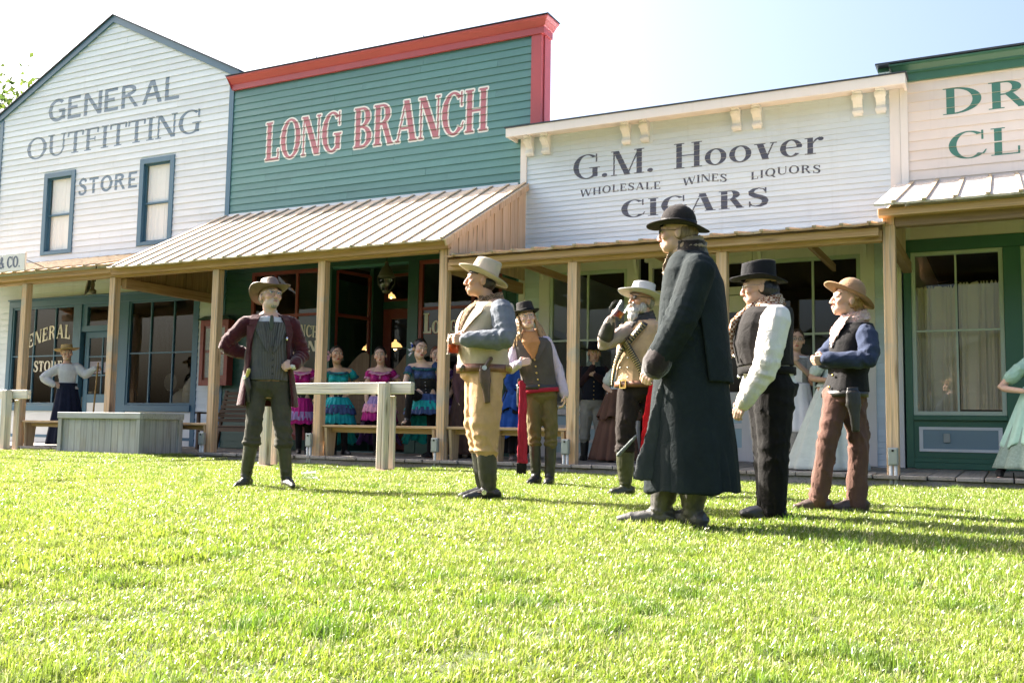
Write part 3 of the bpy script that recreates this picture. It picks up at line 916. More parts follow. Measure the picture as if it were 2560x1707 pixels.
crown(cor, M_RED, LL, LR, [(0.0, 7.225), (0.055, 7.225), (0.055, 7.335), (0.075, 7.345), (0.09, 7.37), (0.13, 7.425), (0.175, 7.455), (0.175, 7.475)], YW + 0.30, 0.2)
boxo("flashing", M_FLASH, cor, LL - 0.1, LR + 0.19, YW - 0.195, YW + 0.31, 7.486, 7.498)
for x in (-11.6, -9.2): 
    mb = MB(); mb.bar((x, YW - 0.12, 7.49), (x + 0.03, YW - 0.12, 7.56), 0.012, 0.012); mb.build("flashing_clip", M_FLASH, cor)
shell(lb, LL + 10.3 + 0.02, -7.28 + 10.3, 4.6, y0=0.35 + 1.6, y1=9.5, mat=M_TEAL)
# window left (three lights over three) with lettering
def red_window(x0, x1, cols, txt=None):
    f = LP("window_surround")
    boxo("sill", M_DKGREEN, f, x0, x1, YW - 0.05, YW + 0.06, 0.76, 0.86, 0.004)
    boxo("panel", M_REDDK, f, x0 + 0.05, x1 - 0.05, YW - 0.006, YW + 0.05, 0.30, 0.758)
    boxo("base_board", M_DKGREEN, f, x0, x1, YW - 0.02, YW + 0.05, 0.115, 0.298)
    for (a, bq) in ((x0, x0 + 0.05), (x1 - 0.05, x1)): boxo("panel_stile", M_DKGREEN, f, a, bq, YW - 0.012, YW + 0.05, 0.30, 0.758)
    glazed(lb, "display_window", x0 + 10.3, x1 + 10.3, 0.862, 3.50, M_REDDK, cols=[c + 10.3 for c in cols], rails=(2.64,), fw=0.07, y=0.0, mull=0.05)
    return f
fL = red_window(-13.05, -11.36, (-12.48, -11.95))
fR = red_window(-9.22, -7.56, (-8.14,))
for (a, bq, z0) in ((-11.36, -11.12, 0.12), (-9.44, -9.222, 0.12), (-7.56, -7.48, 0.12)):
    boxo("pilaster", M_DKGREEN, L, a, bq, YW - 0.03, YW + 0.12, z0, 3.50, 0.005)
boxo("header", M_DKGREEN, L, -13.08, -7.46, YW - 0.035, YW + 0.12, 3.50, 3.78, 0.004)
lettering("window_letter", layout("LONG BRANCH", -12.93, -11.44, 2.20, 2.42, s=0.24, t=0.10, sf=0.05, st=0.08, gap=0.08, wave=lambda u: 0.06 * math.sin(math.pi * u) - 0.01), M_LET_GOLD, fL, None, Y=YW + 0.022, flat=True)
lettering("window_letter", layout("SALOON", -12.62, -11.47, 1.94, 2.14, s=0.24, t=0.10, sf=0.05, st=0.08, gap=0.10), M_LET_GOLD, fL, None, Y=YW + 0.022, flat=True)
pq = layout("L", -9.13, -8.965, 2.205, 2.56, s=0.26, t=0.10, sf=0.08, st=0.07) + layout("ONG", -8.955, -8.45, 2.20, 2.42, s=0.26, t=0.11, sf=0.05, st=0.08, gap=0.09)
lettering("letter_shade", grow([[[(a + 0.008, z - 0.010) for a, z in q] for q in L_] for L_ in pq], 0.006), M_REDDK, fR, None, Y=YW + 0.0245, flat=True)
lettering("window_letter", pq, M_LET_GOLD, fR, None, Y=YW + 0.022, flat=True)
# recessed entrance
rec = LP("entrance")
def slab(name, mat, parent, a, bq, z0, z1, t):
    """vertical slab between plan points a and b"""
    mb = MB(); A = Vector((*a, 0)); B = Vector((*bq, 0)); d = (B - A).normalized(); n_ = Vector((-d.y, d.x, 0)) * t
    p = [A, B, B + n_, A + n_]
    mb.hexa([(q.x, q.y, z0) for q in p] + [(q.x, q.y, z1) for q in p]); return mb.build(name, mat, parent)
PA, PB = (-11.115, YW + 0.125), (-10.94, 15.5)
def lerp2(a, bq, t): return (a[0] + (bq[0] - a[0]) * t, a[1] + (bq[1] - a[1]) * t)
slab("side_base", M_DKGREEN, rec, PA, PB, 0.115, 0.86, 0.06)
for (t0, t1) in ((0, 0.06), (0.94, 1)): slab("side_stile", M_REDDK, rec, lerp2(PA, PB, t0), lerp2(PA, PB, t1), 0.862, 3.46, 0.05)
for (z0, z1) in ((0.862, 0.93), (2.60, 2.66), (3.42, 3.48)): slab("side_rail", M_REDDK, rec, lerp2(PA, PB, 0.06), lerp2(PA, PB, 0.94), z0, z1, 0.046)
for (z0, z1) in ((0.93, 2.60), (2.66, 3.42)):
    mb = MB(); a = lerp2(PA, PB, 0.06); bq = lerp2(PA, PB, 0.94)
    mb.add([(a[0] - 0.02, a[1], z0), (bq[0] - 0.02, bq[1], z0), (bq[0] - 0.02, bq[1], z1), (a[0] - 0.02, a[1], z1)], [(0, 1, 2, 3)]); mb.build("pane", M_GLASS, rec)
boxo("corner_post", M_DKGREEN, rec, -10.99, -10.90, 15.5, 15.9, 0.115, 3.6)
boxo("transom_rail", M_DKGREEN, rec, -10.90, -9.50, 15.84, 15.98, 2.86, 3.00)
boxo("head_panel", M_DKGREEN, rec, -10.90, -9.50, 15.86, 15.96, 3.55, 3.75)
boxo("side_panel", M_DKGREEN, rec, -9.62, -9.50, 15.86, 15.96, 0.115, 2.86)
boxo("recess_ceiling", M_DKGREEN, rec, -11.2, -9.3, YW + 0.125, 16.0, 3.60, 3.64)
slab("right_side", M_DKGREEN, rec, (-9.44, YW + 0.125), (-9.50, 15.86), 0.115, 3.60, -0.05)
for (a, bq, c, d) in ((-10.90, -10.84, 3.0, 3.55), (-9.56, -9.50, 3.0, 3.55), (-10.84, -9.56, 3.0, 3.05), (-10.84, -9.56, 3.50, 3.55)):
    boxo("transom_frame", M_REDDK, rec, a, bq, 15.87, 15.93, c, d)
mb = MB(); mb.add([(-10.84, 15.9, 3.05), (-9.56, 15.9, 3.05), (-9.56, 15.903, 3.50), (-10.84, 15.903, 3.50)], [(0, 1, 2, 3)]); mb.build("pane", M_GLASS, rec)
dl = LP("saloon_door")
for (a, bq, c, d) in ((-10.90, -10.72, 0.13, 2.85), (-9.78, -9.62, 0.13, 2.85), (-10.72, -9.78, 2.66, 2.85), (-10.72, -9.78, 0.13, 0.95)):
    boxo("door_rail", M_REDDK, dl, a, bq, 15.86, 15.91, c, d, 0.004)
boxo("muntin", M_DKGREEN, dl, -10.265, -10.235, 15.87, 15.90, 0.95, 2.66)
for cz in (1.52, 2.09):
    boxo("muntin", M_DKGREEN, dl, -10.72, -10.266, 15.872, 15.898, cz - 0.014, cz + 0.014); boxo("muntin", M_DKGREEN, dl, -10.234, -9.78, 15.872, 15.898, cz - 0.014, cz + 0.014)
for a, bq in ((-10.72, -10.25), (-10.25, -9.78)):
    for c, d in ((0.95, 1.52), (1.52, 2.09), (2.09, 2.66)):
        mb = MB(); t = random.uniform(-.003, .003); mb.add([(a, 15.885 + t, c), (bq, 15.885 - t, c), (bq, 15.886, d), (a, 15.886, d)], [(0, 1, 2, 3)]); mb.build("pane", M_GLASS, dl)
# batwing doors in the opening
def batwing(x0, x1, high_right, top=1.86, low=1.52, bot=0.62, y=14.72):
    mb = MB(); n = 16; vs = []
    for j in (0, 1):
        for i in range(n + 1):
            u = i / n; h = u if high_right else 1 - u
            e = 0.5 - 0.5 * math.cos(math.pi * min(1.0, h * 1.18))
            zt = low + (top - low) * e - (0.05 * max(0, h - 0.86) / 0.14) ** 1.0 * (1 if h > 0.86 else 0)
            x = x0 + (x1 - x0) * u
            vs += [(x, y + 0.03 * j, bot), (x, y + 0.03 * j, zt)]
    fs = []
    o2 = 2 * (n + 1)
    for i in range(n):
        a = 2 * i
        fs += [(a, a+2, a+3, a+1), (o2+a, o2+a+1, o2+a+3, o2+a+2), (a+1, a+3, o2+a+3, o2+a+1), (a, o2+a, o2+a+2, a+2)]
    fs += [(0, 1, o2+1, o2), (2*n, o2+2*n, o2+2*n+1, 2*n+1)]
    mb.add(vs, fs)
    w = mb.build("batwing_leaf", M_BATWING, LP("batwing_door"))
    m2 = MB(); 
    for k in range(7): m2.box(x0 + 0.08, x1 - 0.08, y - 0.012, y - 0.001, 0.80 + k * 0.085, 0.86 + k * 0.085)
    m2.build("louvre", M_BATWING, w.parent)
batwing(-11.10, -10.40, True, top=1.92); batwing(-10.36, -9.92, False, top=1.90, low=1.60); batwing(-9.90, -9.46, True, top=1.90, low=1.60)
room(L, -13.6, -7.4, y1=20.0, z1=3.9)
# porch of the saloon
pl2 = LP("porch")
board_roof(lb, -13.92 + 10.3, -7.08 + 10.3, 11.80 - YW, 3.215, 14.48 - YW, 4.64, M_ROOFW)
boxo("roof_flashing", plain("pale_flashing", (0.55, 0.58, 0.62), rough=0.35, metal=0.5), pl2, -13.68, -7.28, YW - 0.05, YW - 0.021, 4.60, 4.70)
for x in (-14.02, -11.63, -9.45, -7.25): post(pl2, x, 3.11 if x < -7.5 else 3.30)
beam(pl2, -13.975, -7.33, 3.11, 3.28, cuts=(-11.63,))
boxo("eave_board", M_BEAM, pl2, -13.975, -7.12, YP - 0.16, YP - 0.067, 3.135, 3.262, 0.004)
def wedge(parent, x, th, y0, z0, y1, zbase, ztop0, ztop1, mat, facing, n, name):
    """vertical boards under the sloping roof edge, with battens on the outer face"""
    wd = empty(name, (0, 0, 0), parent=parent)
    for i in range(n):
        a = y0 + (y1 - y0) * i / n; bq = y0 + (y1 - y0) * (i + 1) / n
        za = ztop0 + (ztop1 - ztop0) * (a - y0) / (y1 - y0); zb_ = ztop0 + (ztop1 - ztop0) * (bq - y0) / (y1 - y0)
        mb = MB(); g = 0.003
        mb.hexa([(x, a + g, zbase), (x + th, a + g, zbase), (x + th, bq - g, zbase), (x, bq - g, zbase), (x, a + g, za), (x + th, a + g, za), (x + th, bq - g, zb_), (x, bq - g, zb_)])
        mb.build("board", mat, wd)
        if i and facing:
            zz = za - 0.02; xo = x + th + 0.0005
            mb = MB(); mb.box(xo, xo + 0.014, a - 0.02, a + 0.02, zbase, zz); mb.build("batten", mat, wd)
    return wd
wedge(pl2, -7.155, 0.02, 12.00, 0, 14.47, 3.02, 3.30, 4.60, M_WINGW, True, 9, "side_wing")
mb = MB(); mb.bar((-7.10, 11.83, 3.19), (-7.10, 14.48, 4.60), 0.03, 0.09, up=(0, -0.5, 1)); mb.build("barge_board", M_WINGW, pl2)
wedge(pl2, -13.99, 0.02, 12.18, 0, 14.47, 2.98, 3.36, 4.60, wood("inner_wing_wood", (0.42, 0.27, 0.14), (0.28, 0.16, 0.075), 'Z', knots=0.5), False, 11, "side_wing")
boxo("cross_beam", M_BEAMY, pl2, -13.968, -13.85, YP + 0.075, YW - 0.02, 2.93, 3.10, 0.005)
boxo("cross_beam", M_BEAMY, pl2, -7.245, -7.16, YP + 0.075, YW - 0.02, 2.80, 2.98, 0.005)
for x in (-13.0, -12.1, -11.2, -10.3, -9.4, -8.5, -7.7):
    mb = MB(); mb.bar((x, 12.05, 3.22), (x, 14.46, 4.50), 0.045, 0.12, up=(0, -0.5, 1)); mb.build("rafter", M_BEAMY, pl2)
# ================================================================ Hoover liquor store
hv = tag(empty("liquor_store", (-4.26, YW, 0)), "pale blue-white clapboard shop front with cream cornice, scroll brackets and G.M. Hoover lettering", "shop")
def HP(name): return empty(name, (4.26, -YW, 0), parent=hv)
H = HP("front_wall")
HL, HR = -7.245, -1.285
Hw1, Hd, Hw2 = (-6.87, -5.11, 0.12, 3.30), (-5.11, -3.32, 0.12, 3.30), (-3.32, -1.69, 0.12, 3.30)
corb = (-7.06, -6.76, -5.34, -5.03, -3.57, -3.26, -1.82, -1.51)
plates = [(min(a, c) - 0.11, max(a, c) + 0.11, 5.12, 5.46) for a, c in ((-7.0, -6.76), (-5.34, -5.03), (-3.57, -3.26), (-1.82, -1.56))]
hh = [Hw1, Hd, Hw2] + plates
siding(H, 0.135, 5.46, 0.0836, M_HVR, HL + 0.11, HR - 0.115, hh, th=0.012)
wall_panel("wall", M_HVR, H, HL, HR, 0.1, 5.5, [Hw1, Hd, Hw2])
for p in plates: boxo("bracket_plate", M_HVR, H, p[0], p[1], YW - 0.014, YW - 0.001, p[2], p[3])
for (a, bq) in ((HL, HL + 0.11), (HR - 0.115, HR)): boxo("corner_board", M_CREAM, H, a, bq, YW - 0.032, YW + 0.02, 0.12, 5.44)
boxo("corner_return", M_CREAM, H, HR, HR + 0.02, YW - 0.031, YW + 0.3, 4.0, 5.44)
rowsH = (0.135, 0.0836, 0.012)
lettering("letter", layout("G.M. Hoover", -6.28, -2.31, 4.64, 5.04, s=0.16, t=0.045, sf=0.07, st=0.035, gap=0.075), M_LET_SLATE, H, rowsH)
wv = lambda u: 0.035 * math.sin(u * math.pi)
lettering("letter", layout("WHOLESALE", -6.16, -4.79, 4.352, 4.472, s=0.17, t=0.07, sf=0.05, st=0.04, gap=0.16, wave=lambda u: 0.02 * math.sin(u * 4.2 - 0.6) + 0.005), M_LET_SLATE, H, rowsH)
lettering("letter", layout("WINES", -4.43, -3.74, 4.355, 4.475, s=0.17, t=0.07, sf=0.05, st=0.04, gap=0.14, wave=wv), M_LET_SLATE, H, rowsH)
lettering("letter", layout("LIQUORS", -3.37, -2.36, 4.345, 4.465, s=0.17, t=0.07, sf=0.05, st=0.04, gap=0.16, wave=wv), M_LET_SLATE, H, rowsH)
lettering("letter", layout("CIGARS", -5.44, -3.12, 3.935, 4.215, s=0.20, t=0.05, sf=0.07, st=0.045, gap=0.10), M_LET_SLATE, H, rowsH)
ch = HP("cornice")
boxo("fascia_board", M_CREAM, ch, HL - 0.10, HR + 0.13, YW - 0.40, YW - 0.36, 5.385, 5.535, 0.003)
boxo("soffit", M_CREAM, ch, HL - 0.09, HR + 0.09, YW - 0.36, YW - 0.0, 5.445, 5.46)
boxo("end_board", M_CREAM, ch, HR + 0.09, HR + 0.13, YW - 0.36, YW + 0.25, 5.39, 5.533)
boxo("end_board", M_CREAM, ch, HL - 0.10, HL - 0.06, YW - 0.36, YW - 0.01, 5.39, 5.533)
boxo("flashing", M_FLASH, ch, HL - 0.12, HR + 0.15, YW - 0.415, YW + 0.26, 5.537, 5.555)
M_CORB = paint("white_scroll_bracket_paint", (0.74, 0.77, 0.80))
def scroll(x, par):
    """S-scroll bracket: side profile extruded, with a raised middle rib"""
    prof = [(0, 0), (0.04, 0), (0.075, 0.02), (0.085, 0.055), (0.07, 0.085), (0.06, 0.11), (0.075, 0.15), (0.12, 0.19), (0.155, 0.225), (0.165, 0.26), (0.15, 0.29), (0.17, 0.30), (0.17, 0.325), (0, 0.325)]
    mb = MB(); n = len(prof); w = 0.062
    for (hw, k) in ((w, 1.0), (0.026, 1.10)):
        vs = [(sx * hw, -o * k, z) for sx in (-1, 1) for (o, z) in prof]
        fs = [(i, (i+1) % n, n + (i+1) % n, n + i) for i in range(n)] + [tuple(range(n))[::-1], tuple(range(n, 2*n))]
        mb.add(vs, fs)
    for (o, z, r) in ((0.115, 0.25, 0.042), (0.05, 0.05, 0.03)):
        mb.tube([(-w - 0.012, -o, z), (w + 0.012, -o, z)], r, 12)
    ob = mb.build("scroll_bracket", M_CORB, par); ob.location = (x, YW - 0.015, 5.12); return ob
cp = None
for x in corb:
    if cp is None: cp = scroll(x, ch)
    else:
        o = cp.copy(); link(o, ch); o.location = (x, YW - 0.015, 5.12)
shell(hv, HL + 4.26 + 0.03, HR + 4.26 - 0.03, 4.6, y0=0.2, y1=9.5, mat=M_HVR)
def hv_window(x0, x1, cols, nm="display_window", z0=0.90):
    f = HP("window_surround")
    boxo("casing", M_CREAM, f, x0 - 0.19, x0, YW - 0.03, YW + 0.08, 0.12, 3.30, 0.004); boxo("casing", M_CREAM, f, x1, x1 + 0.19, YW - 0.03, YW + 0.08, 0.12, 3.30, 0.004)
    boxo("head_casing", M_CREAM, f, x0, x1, YW - 0.028, YW + 0.08, 3.12, 3.30, 0.004)
    boxo("sill", M_CREAM, f, x0, x1, YW - 0.05, YW + 0.05, 0.80, 0.895, 0.004)
    for i, (c, d, mt) in enumerate(((0.64, 0.80, M_PANELBLUE), (0.58, 0.64, M_CREAM), (0.42, 0.58, M_PANELBLUE), (0.36, 0.42, M_CREAM), (0.20, 0.36, M_PANELBLUE), (0.12, 0.20, M_CREAM))):
        boxo("panel" if mt is M_PANELBLUE else "panel_rail", mt, f, x0, x1, YW - (0.004 if mt is M_PANELBLUE else 0.022), YW + 0.05, c + 0.001, d - 0.001)
    glazed(hv, nm, x0 + 4.26, x1 + 4.26, z0, 3.118, M_PALEGREEN, cols=[c + 4.26 for c in cols], rails=(2.0,), fw=0.055, y=0.0, mull=0.03)
hv_window(-6.68, -5.33, (-6.01,)); hv_window(-3.16, -1.83, (-2.49,))
de = HP("door")
for (a, bq, c, d, mt) in ((-4.98, -4.92, 0.12, 3.2, M_CREAM), (-3.42, -3.36, 0.12, 3.2, M_CREAM), (-4.92, -3.42, 2.62, 2.74, M_CREAM), (-4.92, -3.42, 3.10, 3.2, M_CREAM), (-5.05, -3.36, 3.2, 3.3, M_CREAM)):
    boxo("frame", mt, de, a, bq, YW - 0.015, YW + 0.08, c, d, 0.003)
mb = MB(); mb.add([(-4.92, YW + 0.04, 2.74), (-3.42, YW + 0.042, 2.74), (-3.42, YW + 0.043, 3.10), (-4.92, YW + 0.041, 3.10)], [(0, 1, 2, 3)]); mb.build("pane", M_GLASS, de)
for (a, bq) in ((-4.92, -4.172), (-4.168, -3.42)):
    for (p, q, c, d) in ((a, a + 0.12, 0.14, 2.61), (bq - 0.12, bq, 0.14, 2.61), (a + 0.12, bq - 0.12, 2.36, 2.61), (a + 0.12, bq - 0.12, 0.98, 1.16), (a + 0.12, bq - 0.12, 0.14, 0.34), (a + 0.12, bq - 0.12, 0.62, 0.70)):
        boxo("door_rail", M_CREAM, de, p, q, YW + 0.02, YW + 0.065, c, d, 0.003)
    for (c, d) in ((0.70, 0.98), (0.34, 0.62)): boxo("door_panel", M_PANELBLUE, de, a + 0.12, bq - 0.12, YW + 0.035, YW + 0.055, c, d)
    mb = MB(); mb.add([(a + 0.12, YW + 0.045, 1.16), (bq - 0.12, YW + 0.043, 1.16), (bq - 0.12, YW + 0.046, 2.36), (a + 0.12, YW + 0.044, 2.36)], [(0, 1, 2, 3)]); mb.build("pane", M_GLASS, de)
boxo("threshold", M_DECK, de, -4.98, -3.36, YW - 0.10, YW + 0.05, 0.112, 0.138)
M_NOTICE = plain("dim_paper_notice", (0.20, 0.19, 0.18), rough=0.8)
for z in (1.55, 1.20): boxo("window_notice", M_NOTICE, de, -5.62, -5.40, YW + 0.042, YW + 0.045, z, z + 0.30)
for x in (-6.80, -5.18, -3.24, -1.76):
    mb = MB(); mb.hexa([(x - 0.02, YW - 0.033, 3.02), (x + 0.02, YW - 0.033, 3.02), (x + 0.02, YW - 0.031, 3.02), (x - 0.02, YW - 0.031, 3.02), (x - 0.025, YW - 0.14, 3.30), (x + 0.025, YW - 0.14, 3.30), (x + 0.025, YW - 0.031, 3.30), (x - 0.025, YW - 0.031, 3.30)])
    mb.build("frieze_bracket", M_CREAM, H)
boxo("frieze", M_CREAM, H, HL + 0.112, HR - 0.117, YW - 0.05, YW - 0.001, 3.302, 3.44, 0.003)
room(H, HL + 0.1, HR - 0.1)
ph_ = HP("porch")
board_roof(hv, -7.13 + 4.26, -1.22 + 4.26, 11.84 - YW, 2.975, 14.48 - YW, 3.42, M_ROOFO, sp=0.31)
for x in (-5.22, -3.18, -1.20): post(ph_, x, 2.825 if x < -1.5 else 3.0)
beam(ph_, -7.18, -1.272, 2.825, 2.955, cuts=(-5.22, -3.18,))
boxo("eave_board", M_BEAM, ph_, -7.10, -1.30, YP - 0.17, YP - 0.067, 2.875, 2.968, 0.004)
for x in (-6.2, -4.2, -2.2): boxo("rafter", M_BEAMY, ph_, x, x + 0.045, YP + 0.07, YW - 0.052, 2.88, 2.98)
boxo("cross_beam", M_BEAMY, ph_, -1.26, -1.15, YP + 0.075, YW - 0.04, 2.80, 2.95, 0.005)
# ================================================================ drug store
dg = tag(empty("drug_store", (1.0, YW, 0)), "cream clapboard shop with green cornice and large green window frames at the picture's edge", "shop")
def DP(name): return empty(name, (-1.0, -YW, 0), parent=dg)
Dw = DP("front_wall")
DL, DR_ = -1.262, 5.0
D1_, D2_ = (-1.262, 0.19, 0.12, 3.26), (0.19, 1.9, 0.12, 3.26)
siding(Dw, 3.27, 5.60, 0.1395, M_DRUGW, DL + 0.10, DR_, (), th=0.014)
wall_panel("wall", M_DRUGW, Dw, DL, DR_, 0.1, 5.65, [D1_, D2_])
boxo("corner_board", M_CREAM, Dw, DL, DL + 0.10, YW - 0.028, YW + 0.02, 3.27, 5.56)
boxo("corner_board", M_CREAM, Dw, -1.365, -1.288, YW - 0.045, YW - 0.034, 0.12, 3.30)
rowsD = (3.27, 0.1395, 0.014)
lettering("letter", layout("DR", -0.705, 0.36, 4.985, 5.36, s=0.17, t=0.05, sf=0.07, st=0.035, gap=0.10), M_LET_GREEN, Dw, rowsD)
lettering("letter", layout("CL", -0.645, 0.24, 4.345, 4.72, s=0.16, t=0.045, sf=0.07, st=0.035, gap=0.10), M_LET_GREEN, Dw, rowsD)
cd = DP("cornice")
crown(cd, M_DRUGG, DL - 0.02, DR_, [(0.0, 5.52), (0.06, 5.52), (0.06, 5.63), (0.10, 5.64), (0.10, 5.66), (0.16, 5.72), (0.20, 5.73), (0.20, 5.75)], YW + 0.3, 0.2)
boxo("flashing", M_FLASH, cd, DL - 0.30, DR_ + 0.2, YW - 0.22, YW + 0.31, 5.762, 5.785)
boxo("cornice_end", M_DRUGG, cd, DL - 0.28, DL - 0.13, YW - 0.06, YW + 0.3, 5.70, 5.76)
shell(dg, DL - 1.0 + 0.03, DR_ - 1.0, 4.6, y0=0.2, y1=9.5, mat=M_DRUGW)
sd_ = DP("shop_front")
boxo("header", M_DRUGG, sd_, -1.262, 1.9, YW - 0.03, YW + 0.09, 3.09, 3.262, 0.004)
for (a, bq) in ((-1.262, -1.165), (-0.02, 0.19), (1.75, 1.9)): boxo("pilaster", M_DRUGG, sd_, a, bq, YW - 0.03, YW + 0.09, 0.12, 3.088, 0.005)
for (a, bq) in ((-1.165, -0.02), (0.19, 1.75)):
    boxo("sill", M_DRUGG, sd_, a, bq, YW - 0.06, YW + 0.05, 0.77, 0.835, 0.004)
    boxo("apron", M_DRUGG, sd_, a, bq, YW - 0.012, YW + 0.05, 0.265, 0.768)
    boxo("base_board", M_DRUGG, sd_, a, bq, YW - 0.05, YW + 0.05, 0.115, 0.20, 0.004); boxo("base_cap", M_DRUGG, sd_, a, bq, YW - 0.032, YW + 0.05, 0.201, 0.263, 0.004)
    p0, p1 = a + 0.065, bq - 0.06
    for (x0, x1, z0, z1) in ((p0, p1, 0.345, 0.385), (p0, p1, 0.64, 0.68), (p0, p0 + 0.05, 0.385, 0.64), (p1 - 0.05, p1, 0.385, 0.64)):
        boxo("panel_frame", M_WHITE, sd_, x0, x1, YW - 0.03, YW - 0.0125, z0, z1, 0.003)
    boxo("panel", M_GREYBLUE, sd_, p0 + 0.05, p1 - 0.05, YW - 0.02, YW - 0.0125, 0.385, 0.64)
wd1 = glazed(dg, "display_window", -1.165 - 1.0, -0.02 - 1.0, 0.837, 3.088, M_PALEGREEN, cols=(-0.60 - 1.0,), rails=(1.99,), fw=0.055, y=0.0, mull=0.025)
glazed(dg, "display_window", 0.19 - 1.0, 1.75 - 1.0, 0.837, 3.088, M_PALEGREEN, cols=(0.97 - 1.0,), rails=(1.99,), fw=0.055, y=0.0, mull=0.025)
curtain(wd1, "curtain", M_CURTAIN, -2.14, -1.60, 0.86, 2.62, 0.20, folds=5, amp=0.022, ruffle=True, seed=5)
curtain(wd1, "curtain", M_CURTAIN, -1.58, -1.05, 0.92, 2.66, 0.21, folds=4, amp=0.024, ruffle=True, seed=9)
ob_ = boxo("wall_socket", M_OUTLET, sd_, -0.795, -0.715, YW - 0.045, YW - 0.0205, 0.47, 0.59, 0.004)
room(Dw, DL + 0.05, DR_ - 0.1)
pd_ = DP("porch")
board_roof(dg, -1.33 - 1.0, 5.0 - 1.0, 11.80 - YW, 3.185, 14.48 - YW, 4.04, wood("pale_porch_roof_wood", (0.68, 0.60, 0.53), (0.56, 0.46, 0.38), 'Y', knots=0.3, grey=(0.6, 0.56, 0.52), greyamt=0.3), sp=0.325, first=0.21)
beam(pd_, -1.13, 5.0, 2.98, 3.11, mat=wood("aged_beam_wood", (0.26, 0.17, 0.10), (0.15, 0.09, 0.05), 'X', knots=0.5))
boxo("eave_board", M_BEAM, pd_, -1.30, 5.0, YP - 0.20, YP - 0.067, 3.09, 3.18, 0.004)
boxo("post_cap", M_POST, pd_, -1.265, -1.135, YP - 0.066, YP + 0.066, 3.0, 3.15, 0.004)
post(pd_, 1.0, 2.98); post(pd_, 3.2, 2.98)
wedge(pd_, -1.24, 0.02, 12.2, 0, 14.46, 2.95, 3.24, 3.98, M_WINGW, False, 8, "side_wing")

# ================================================================ the other side of the lawn, seen reflected in the windows
def barn(x0, x1, y0, y1, ze, za, mat, label):
    o = tag(empty("building", ((x0 + x1) / 2, y1, 0)), label, "building"); cx = (x0 + x1) / 2
    e2 = empty("front_wall", (-cx, -y1, 0), parent=o)
    k = 0; z = 0.0
    while z < za - 0.05:
        t = max(0.0, (z - ze) / (za - ze)); xa, xb = x0 + (cx - x0) * t, x1 - (x1 - cx) * t; z2 = min(z + 0.3, za); t2 = max(0.0, (z2 - ze) / (za - ze)); xc, xd = x0 + (cx - x0) * t2, x1 - (x1 - cx) * t2
        mb = MB(); mb.hexa([(xa, y1, z), (xb, y1, z), (xb, y1 + 0.06, z), (xa, y1 + 0.06, z), (xc, y1, z2), (xd, y1, z2), (xd, y1 + 0.03, z2), (xc, y1 + 0.03, z2)]); mb.build("siding_board", mat, e2); z += 0.3
    mb = MB(); mb.box(x0, x1, y0, y1 - 0.01, 0, ze); mb.build("side_walls", mat, e2)
    mb = MB(); mb.add([(x0 - .3, y1 + .3, ze - .1), (cx, y1 + .3, za + .1), (cx, y0, za + .1), (x0 - .3, y0, ze - .1), (x1 + .3, y1 + .3, ze - .1), (x1 + .3, y0, ze - .1)], [(0, 1, 2, 3), (1, 4, 5, 2)]); mb.build("roof", M_FLASH, e2)
barn(-12.0, -4.5, -30, -22, 3.6, 5.6, paint("grey_clapboard_paint", (0.30, 0.29, 0.28)), "grey gabled building across the lawn, reflected in the liquor store window")
barn(-2.5, 8.0, -32, -24, 4.4, 6.6, paint("tan_clapboard_paint", (0.34, 0.27, 0.21)), "tan gabled building across the lawn, reflected in the drug store window")
barn(-30.0, -17.0, -26, -18, 4.0, 6.2, paint("brown_clapboard_paint", (0.07, 0.055, 0.05)), "brown gabled building across the lawn, reflected in the store windows")

# ================================================================ grass
m = bpy.data.materials.new("grass_blades"); m.use_nodes = True; nt = m.node_tree
b = nt.nodes["Principled BSDF"]; out = nt.nodes["Material Output"]
at = N(nt, "ShaderNodeAttribute"); at.attribute_name = "blade"
ff, _ = noisetex(nt, s=0.55, detail=5, rough=0.65, rand=False)
cc = mixc(nt, ramp(nt, ff, 0.40, 0.66), at.outputs["Color"], (0.22, 0.245, 0.06), 'MIX')
cc = mixc(nt, 0.45, at.outputs["Color"], cc)
nt.links.new(cc, b.inputs["Base Color"])
b.inputs["Roughness"].default_value = 0.30
b.inputs["Specular IOR Level"].default_value = 0.55
tl = N(nt, "ShaderNodeBsdfTranslucent")
hs = N(nt, "ShaderNodeHueSaturation"); hs.inputs["Value"].default_value = 1.5; hs.inputs["Saturation"].default_value = 1.05; hs.inputs["Hue"].default_value = 0.492
nt.links.new(cc, hs.inputs["Color"]); nt.links.new(hs.outputs[0], tl.inputs["Color"])
mx = N(nt, "ShaderNodeMixShader"); mx.inputs[0].default_value = 0.36
nt.links.new(b.outputs[0], mx.inputs[1]); nt.links.new(tl.outputs[0], mx.inputs[2]); nt.links.new(mx.outputs[0], out.inputs["Surface"])
M_GRASS = m

